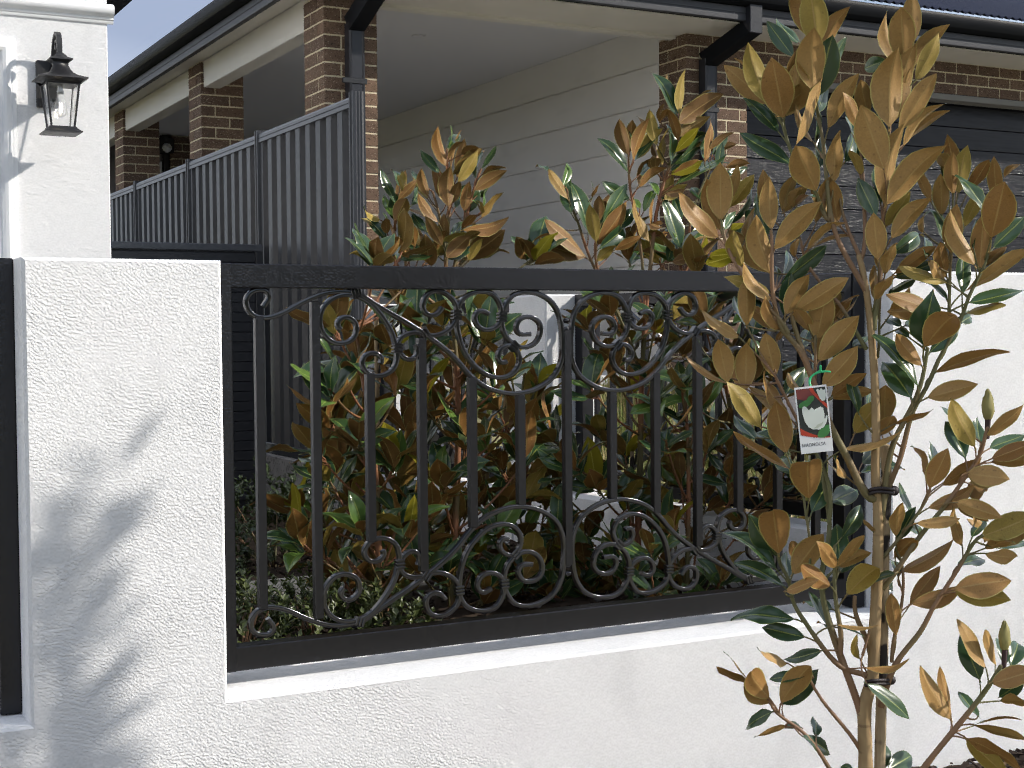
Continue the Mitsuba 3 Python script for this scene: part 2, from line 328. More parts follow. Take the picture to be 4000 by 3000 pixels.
# ---------------------------------------------------------------- ornamental iron panel
XC, ZM, YB = 2.433, 1.117, 4.172
LEAVES_FRONT='''2405,2854,2214,2360,2832,2360,70,38,89,25,0
2421,2866,2206,2466,2816,2323,47,18,93,33,0
2382,2915,2199,2353,2989,2303,41,-80,-57,18,1
2422,2939,2242,2417,3037,2324,41,-9,-64,76,1
2367,2814,2087,2317,2775,2247,78,17,94,28,0
2366,2908,2134,2336,2841,2216,41,-12,79,60,0
2448,2878,2148,2524,2896,2263,41,35,-93,-9,1
2300,2903,2064,2222,2912,2223,60,10,99,0,0
2309,2868,2028,2219,2798,2159,80,41,66,64,0
2308,2945,2093,2238,2957,2204,36,83,-17,54,0
2328,2904,2002,2264,2972,2103,45,-26,-87,42,1
2358,2885,1920,2253,2980,2002,54,-32,-80,52,1
2381,2806,2134,2305,2799,1955,61,-43,89,15,0
2426,2884,2056,2506,2946,2152,41,37,-89,27,1
2412,2891,2067,2449,2978,2161,41,16,-76,63,1
2413,2874,1976,2338,2869,2074,36,-36,91,-23,0
2400,2813,2001,2447,2758,2143,55,13,94,32,0
2359,2799,1844,2248,2753,1956,71,24,79,56,0
2410,2865,1909,2483,2910,2017,41,7,-94,34,1
2433,2824,1870,2421,2806,2005,46,22,96,15,0
2166,2940,1774,2150,2920,1925,64,58,79,17,0
2222,2982,1818,2213,2920,1916,41,-22,83,51,0
2160,2930,1731,2047,2959,1850,55,11,99,-14,0
2228,2928,1660,2159,2897,1759,44,3,95,32,0
2270,2869,1640,2209,2871,1793,62,21,97,7,0
2266,2969,1737,2230,2890,1815,41,-37,73,57,0
2295,2911,1738,2287,2958,1857,41,2,-93,37,1
2285,2887,1751,2263,2873,1889,50,28,95,14,0
2311,2933,1794,2280,2910,1910,41,34,90,26,0
2226,2983,1772,2304,2974,1877,33,43,-81,-39,1
2271,2870,1700,2357,2790,1827,59,32,88,34,0
2348,2926,1804,2342,2865,1903,41,-4,85,52,0
2362,2909,1814,2335,2839,1865,36,40,43,81,0
2402,2859,1769,2423,2823,1899,46,-7,96,28,0
2364,2897,1820,2359,2812,1850,33,0,34,94,0
2462,2840,1773,2419,2817,1885,41,39,86,33,0
2376,2870,1703,2449,2806,1788,44,-15,72,68,0
2299,2881,1614,2437,2848,1717,55,11,-90,-43,1
2369,2899,1688,2331,2846,1738,29,-28,76,59,0
2258,2849,1576,2168,2872,1670,43,-9,94,-32,0
2217,2902,1509,2202,2886,1640,47,20,97,14,0
2240,2938,1513,2270,3034,1588,41,33,-64,69,1
2253,2930,1488,2335,2996,1569,44,-3,-76,65,1
2206,2907,1484,2099,2938,1555,43,-6,88,-47,0
2298,2861,1495,2216,2847,1593,41,-10,99,6,0
2288,2843,1537,2327,2798,1646,46,49,85,17,0
2296,2828,1546,2402,2738,1636,56,40,84,38,0
2390,2860,1496,2291,2806,1562,41,38,36,85,0
2385,2837,1473,2375,2780,1604,63,58,73,36,0
2455,2869,1516,2475,2796,1606,41,4,78,62,0
2474,2873,1537,2427,2800,1607,38,-23,75,62,0
2325,2913,1639,2348,2949,1674,20,38,-76,53,1
2340,2913,1640,2417,2979,1717,39,44,-85,29,1
2641,2761,2230,2621,2748,2358,52,43,89,16,0
2582,2737,2171,2526,2691,2301,69,25,87,41,0
2622,2769,2159,2693,2701,2278,54,0,87,50,0
2625,2743,2128,2667,2695,2249,48,21,93,30,0
2598,2797,2198,2633,2884,2292,37,22,-76,61,1
2590,2802,2194,2590,2894,2185,39,-98,-2,-18,1
2518,2717,1996,2500,2689,2197,85,31,94,16,0
2627,2778,2078,2580,2716,2158,41,-19,83,53,0
2551,2732,1991,2615,2664,2141,61,5,92,40,0
2584,2747,1960,2650,2683,2081,53,-26,79,56,0
2485,2696,1890,2411,2701,2054,77,62,75,25,0
2531,2805,2045,2461,2761,2130,47,13,83,54,0
2495,2799,2007,2416,2766,2093,41,-12,96,26,0
2502,2718,1807,2600,2625,1965,72,25,89,37,0
2501,2832,2000,2534,2891,2063,29,22,-76,61,1
2466,2824,1924,2547,2872,2027,41,26,-94,23,1
2509,2812,1893,2427,2754,1955,40,66,-16,73,0
2746,2728,1872,2668,2699,1963,41,69,26,67,0
2723,2691,1840,2726,2666,1968,47,39,90,17,0
2701,2682,1837,2662,2652,1947,41,19,93,32,0
2770,2703,1855,2765,2629,1933,41,24,70,68,0
2818,2653,1825,2775,2625,1935,41,85,33,42,0
2860,2668,1891,2844,2601,1924,31,0,44,90,0
2699,2697,1839,2729,2762,1948,36,28,-86,44,1
2495,2736,1782,2502,2811,1884,45,-73,-52,43,1
2525,2755,1817,2568,2817,1926,41,-15,-83,53,1
2542,2763,1758,2571,2695,1844,41,33,79,51,0
2531,2732,1726,2600,2667,1837,51,34,89,31,0
2595,2792,1696,2720,2808,1760,41,-2,-96,28,1
2577,2773,1643,2657,2704,1717,45,20,81,55,0
2478,2713,1671,2452,2703,1793,51,56,81,19,0
2529,2745,1638,2493,2680,1730,41,5,81,59,0
2505,2755,1573,2489,2675,1653,41,10,69,72,0
2627,2705,1684,2687,2769,1757,36,30,-83,48,1
2652,2740,1747,2603,2682,1804,32,-43,79,43,0
2657,2670,1718,2671,2734,1827,41,12,-86,49,1
2708,2612,1655,2616,2632,1796,55,8,99,-9,0
2676,2664,1686,2670,2644,1817,52,47,87,16,0
2652,2706,1817,2584,2705,1924,41,84,-12,53,0
2694,2717,1786,2659,2686,1897,41,68,62,39,0
2736,2599,1787,2686,2661,1909,48,-6,-90,43,1
2759,2705,1759,2761,2643,1855,41,23,82,52,0
2744,2601,1725,2701,2514,1866,80,69,50,53,0
2753,2645,1647,2744,2623,1797,52,55,82,15,0
2720,2634,1697,2791,2696,1791,26,-84,40,37,1
2815,2667,1706,2916,2644,1792,48,-14,-99,-9,1
2795,2673,1660,2778,2581,1713,41,22,46,86,0
2733,2688,1596,2854,2584,1711,69,-8,70,71,0
2711,2716,1639,2634,2667,1725,46,3,86,52,0
2693,2702,1626,2598,2664,1676,35,-28,94,19,0
2715,2668,1588,2763,2714,1701,41,-17,-88,43,1
2687,2679,1617,2548,2723,1656,47,3,71,-70,0
2685,2682,1575,2684,2778,1638,31,1,-55,84,1
2632,2735,1638,2621,2835,1597,41,-9,-39,-92,1
2632,2649,1545,2493,2693,1596,49,15,91,-39,0
2570,2776,1536,2562,2689,1607,41,6,63,77,0
2703,2642,1569,2859,2593,1607,52,-35,-54,76,1
2728,2679,1541,2781,2588,1569,41,56,8,-82,0
2582,2667,1455,2567,2537,1549,77,60,42,68,0
2720,2685,1518,2807,2710,1544,34,13,-90,41,1
2628,2699,1440,2727,2678,1533,43,-15,-99,-6,1
2587,2744,1511,2593,2816,1541,29,-55,-28,79,1
2597,2750,1512,2685,2775,1533,27,-4,-56,83,1
2596,2727,1483,2602,2789,1509,26,-62,-25,74,1
2602,2684,1408,2500,2682,1495,42,8,99,12,0
2574,2667,1353,2501,2754,1503,63,14,-83,55,1
2569,2688,1327,2564,2793,1426,66,-53,-60,61,1
2661,2719,1391,2806,2599,1453,69,13,58,80,0
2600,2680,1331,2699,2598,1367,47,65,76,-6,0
2689,2593,1204,2613,2608,1335,56,27,96,5,0
2692,2654,1262,2714,2739,1309,36,7,-50,86,1
2693,2630,1174,2689,2693,1275,52,-38,-79,48,1
2722,2599,1233,2796,2535,1314,44,27,86,44,0
2754,2642,1211,2806,2706,1272,35,-3,-67,74,1
2754,2619,1201,2895,2632,1225,41,-7,-66,75,1
2739,2600,1176,2817,2526,1221,42,73,66,-17,0
2671,2615,1146,2710,2511,1140,56,85,34,-40,0
2666,2693,1104,2746,2624,1179,44,43,85,32,0
2597,2663,1101,2599,2598,1205,52,64,66,40,0
2623,2697,1123,2554,2651,1227,41,85,-27,45,0
2654,2704,1149,2714,2775,1215,39,28,-77,58,1
2495,2825,1234,2515,2748,1322,53,73,59,35,0
2574,2795,1255,2539,2753,1370,53,55,72,43,0
2544,2826,1302,2600,2880,1357,31,36,-82,44,1
2557,2794,1230,2535,2714,1291,39,58,39,72,0
2426,2791,1203,2543,2694,1244,47,42,14,-89,0
2549,2741,1264,2599,2647,1300,37,22,46,86,0
2511,2814,1158,2625,2863,1208,44,16,-86,48,1
2505,2821,1135,2631,2783,1164,42,-27,-20,94,1
2470,2775,1289,2490,2840,1391,41,7,-85,53,1
2492,2827,1462,2569,2852,1483,25,-6,-51,86,1
2357,2802,1420,2430,2732,1542,61,49,85,20,0
2370,2803,1358,2440,2739,1463,61,45,86,24,0
2443,2856,1330,2496,2775,1397,41,49,72,49,0
2173,2920,1367,2134,2910,1487,51,53,81,24,0
2223,2915,1346,2212,2897,1478,53,60,78,16,0
2297,2889,1379,2256,2882,1500,53,23,96,13,0
2191,2934,1367,2072,2969,1438,31,-22,67,-70,0
2233,2862,1256,2142,2881,1379,52,19,98,-2,0
2321,2861,1280,2232,2881,1397,47,-12,96,-26,0
2286,2831,1189,2246,2825,1332,61,54,82,18,0
2255,2908,1226,2259,3012,1281,41,-21,-45,87,1
2312,2856,1201,2270,2952,1252,41,-32,-55,77,1
2326,2853,1148,2169,2900,1246,47,56,19,81,0
2323,2791,1078,2235,2690,1218,79,30,67,68,0
2383,2895,1456,2457,2944,1511,32,21,-86,47,1
2384,2846,1394,2434,2917,1460,29,47,-75,46,1
2375,2883,1351,2292,2846,1397,31,-45,88,-12,0
2357,2926,1337,2462,2976,1403,44,-4,-76,65,1
2448,2791,1130,2354,2749,1191,36,-49,85,-17,0
2357,2895,1135,2378,2987,1186,44,-72,-21,66,1
2333,2931,1475,2320,2885,1509,21,3,59,80,0
2357,2825,1041,2449,2859,1124,48,-27,-75,60,1
2434,2840,1065,2564,2878,1088,53,17,-87,47,1
2455,2827,967,2551,2849,1051,43,-2,-96,28,1
2260,2829,940,2180,2756,1093,75,44,70,57,0
2279,2852,897,2182,2949,1010,61,15,-68,72,1
2301,2850,855,2206,2937,922,50,-6,-65,76,1
2260,2813,855,2277,2707,903,41,84,-11,-54,0
2307,2842,884,2353,2770,1000,62,66,72,19,0
2400,2775,905,2298,2725,985,42,-24,93,28,0
2381,2770,861,2259,2754,929,52,-18,98,-10,0
2426,2794,915,2475,2866,995,51,-36,-57,74,1
2401,2783,905,2425,2708,1001,41,3,79,61,0
2448,2826,881,2557,2863,942,41,9,-91,40,1
2408,2755,838,2438,2659,935,61,73,59,35,0
2496,2665,902,2480,2770,860,41,-58,23,78,1
2444,2836,786,2424,2942,808,41,-34,-25,90,1
2402,2813,752,2410,2889,833,37,36,-70,62,1
2331,2877,870,2377,2950,925,36,14,-65,75,1
2369,2869,918,2291,2830,977,34,-17,91,37,0
2324,2835,775,2196,2942,790,57,-33,-51,79,1
2345,2822,729,2265,2905,751,45,-49,-63,60,1
2320,2864,656,2194,2839,715,41,-44,59,-68,0
2358,2777,705,2317,2879,662,41,-75,-3,66,1
2275,2848,559,2310,2768,680,62,58,74,33,0
2322,2783,646,2270,2885,624,41,-51,-7,86,1
2246,2845,578,2131,2793,681,61,-21,95,24,0
2217,2894,612,2094,2866,669,37,31,40,86,0
2251,2839,551,2237,2942,482,41,-93,10,35,1
2299,2846,505,2169,2820,504,37,-15,76,64,0
2298,2858,495,2385,2883,485,28,22,-39,90,1
2301,2798,492,2423,2824,420,41,41,-82,41,1
2355,2804,476,2405,2861,517,32,20,-68,70,1
2479,2779,664,2410,2722,754,38,-47,86,19,0
2393,2781,765,2459,2688,764,21,21,16,-96,0
2393,2796,748,2399,2847,765,20,28,-33,90,1
2439,2758,395,2437,2809,392,20,-42,3,91,1
2617,2694,1050,2712,2615,1102,46,67,41,-62,0
2634,2617,1077,2723,2541,1038,43,63,77,-8,0
2731,2662,1114,2711,2574,1081,48,61,15,-78,0
2715,2662,947,2650,2637,1063,41,-14,98,13,0
2551,2729,976,2511,2676,1088,41,17,87,47,0
2603,2727,1026,2629,2808,1102,32,31,-70,64,1
2554,2670,1021,2629,2584,1034,41,50,32,-80,0
2767,2638,999,2673,2609,1046,31,-36,91,-18,0
2690,2611,981,2776,2646,1017,31,-30,-23,93,1
2717,2615,980,2826,2526,1040,66,70,51,-50,0
2761,2640,944,2772,2541,987,41,55,38,74,0
2715,2596,944,2727,2493,946,41,71,7,-70,0
2795,2621,945,2924,2648,945,38,7,-32,94,1
2691,2663,902,2829,2695,907,41,6,-40,91,1
2633,2621,856,2742,2529,885,66,64,60,-48,0
2594,2730,803,2700,2644,844,49,63,48,-61,0
2573,2745,884,2682,2654,967,56,68,16,-72,0
2573,2762,919,2570,2669,995,43,79,37,49,0
2589,2734,1004,2684,2759,973,30,35,-86,36,1
2560,2735,721,2515,2712,846,41,13,96,23,0
2548,2763,837,2599,2780,849,20,23,-91,34,1
2576,2747,873,2610,2806,916,29,8,-61,79,1
2504,2753,990,2444,2729,1028,22,50,11,86,0
2425,2714,664,2507,2631,679,36,26,9,-96,0
2412,2692,636,2536,2655,536,51,18,-83,53,1
2665,2647,511,2568,2669,663,56,-8,98,-19,0
2723,2609,521,2738,2695,574,41,19,-53,83,1
2702,2627,508,2807,2539,480,42,53,40,75,0
2659,2604,484,2765,2509,410,57,73,37,57,0
2770,2597,563,2788,2497,586,41,75,27,60,0
2704,2565,622,2762,2473,670,56,85,32,-41,0
2743,2628,607,2719,2675,728,55,-69,-71,14,1
2739,2602,642,2662,2616,780,49,-14,97,-18,0
2791,2622,643,2709,2590,754,41,-38,93,-1,0
2819,2619,641,2873,2690,707,41,-12,-62,77,1
2829,2613,637,2922,2665,696,43,-8,-68,73,1
2551,2785,365,2622,2842,432,41,31,-86,41,1
2551,2762,374,2677,2798,389,53,16,-78,60,1
2318,2930,1646,2210,2973,1765,51,47,88,10,0
2404,2904,1706,2498,2826,1752,42,-20,31,93,0
2689,2706,1560,2542,2757,1547,47,34,91,-25,0
2248,2934,600,2145,2899,704,34,-71,43,-56,1
2662,2801,779,2734,2759,887,43,73,64,-24,0
2456,2925,1980,2432,2887,2088,30,40,-89,-23,1
2388,2840,2081,2383,2772,2235,77,-55,-75,-35,1
2415,2871,1417,2443,2840,1576,56,9,98,17,0
2271,2978,1331,2219,2991,1461,45,86,41,30,0
2331,2917,536,2378,2824,642,58,-78,-60,-18,1
2559,2814,1573,2511,2773,1668,40,-45,88,16,0
2594,2776,956,2589,2700,1055,37,-84,-41,-36,1
2711,2738,1104,2793,2663,1162,40,30,77,57,0
2794,2653,1163,2869,2575,1172,42,63,66,42,0
2265,2870,558,2148,2834,639,51,-17,97,19,0
2370,2921,1279,2272,2954,1365,41,-13,87,-48,0
2310,2892,924,2194,2864,1043,61,-42,-70,-58,1
2415,2807,753,2458,2733,736,21,4,-20,98,1
2768,2691,475,2874,2616,505,40,1,38,92,0
2821,2696,947,2819,2632,1023,41,31,72,62,0
2437,2825,896,2478,2732,954,35,74,56,37,0
2185,2963,1751,2132,2956,1890,54,47,85,23,0
2604,2759,2167,2513,2752,2295,59,-19,98,-8,0
2683,2628,480,2761,2545,378,54,83,50,23,0
2676,2659,1070,2741,2601,1022,37,72,68,14,0
2562,2764,2010,2584,2700,2219,81,19,95,27,0
2769,2736,1865,2740,2744,2006,42,74,66,12,0
2411,2842,2141,2281,2877,2040,58,-8,91,41,0
2513,2898,1773,2424,2918,1872,36,20,98,-1,0
2726,2708,484,2670,2706,641,46,-39,91,-13,0
2278,2873,1594,2161,2920,1642,39,23,92,-33,0
2781,2711,1104,2774,2622,1120,44,97,-11,-21,0
2338,2911,1503,2229,2922,1573,37,7,100,-5,0
2836,2659,548,2850,2586,612,41,-74,-52,-43,1
2343,2958,2081,2230,3011,2188,54,52,84,14,0
2410,3003,1810,2436,2929,1884,36,44,71,56,0
2295,3007,1733,2248,2950,1817,41,-69,72,11,0
2224,2979,1376,2133,2999,1482,28,-56,57,-59,0
2528,2746,1805,2547,2721,2024,71,0,99,11,0
2641,2808,1976,2726,2731,2071,49,-20,67,72,0
2795,2664,993,2706,2645,1023,26,-33,83,-45,0
2466,2883,1326,2533,2787,1352,35,68,59,44,0
2611,2697,1459,2562,2622,1578,75,-69,-45,-57,1
2619,2818,1637,2704,2746,1677,37,-59,-79,-17,1
2277,3056,1824,2300,2977,1909,37,52,69,50,0
2322,2885,1533,2329,2868,1656,38,-42,-90,-10,1
2351,2921,2043,2323,2812,2174,80,91,20,36,0
2654,2642,845,2756,2543,832,63,70,71,7,0
2764,2768,1633,2679,2738,1719,37,1,94,34,0
2430,2885,2237,2356,2891,2386,66,64,71,29,0
2545,2853,1913,2486,2775,1992,35,-88,30,-37,1
2594,2712,1015,2653,2639,1015,39,22,18,-96,0
2583,2803,1642,2526,2762,1746,40,1,93,38,0
2748,2645,974,2846,2556,997,58,65,58,-50,0
2716,2659,1143,2748,2557,1126,54,77,33,-54,0
2491,2911,1508,2524,2832,1586,39,-29,61,74,0
2715,2724,1631,2614,2700,1674,28,-28,95,-12,0
2473,2820,1126,2378,2791,1175,34,-51,57,-65,0'''
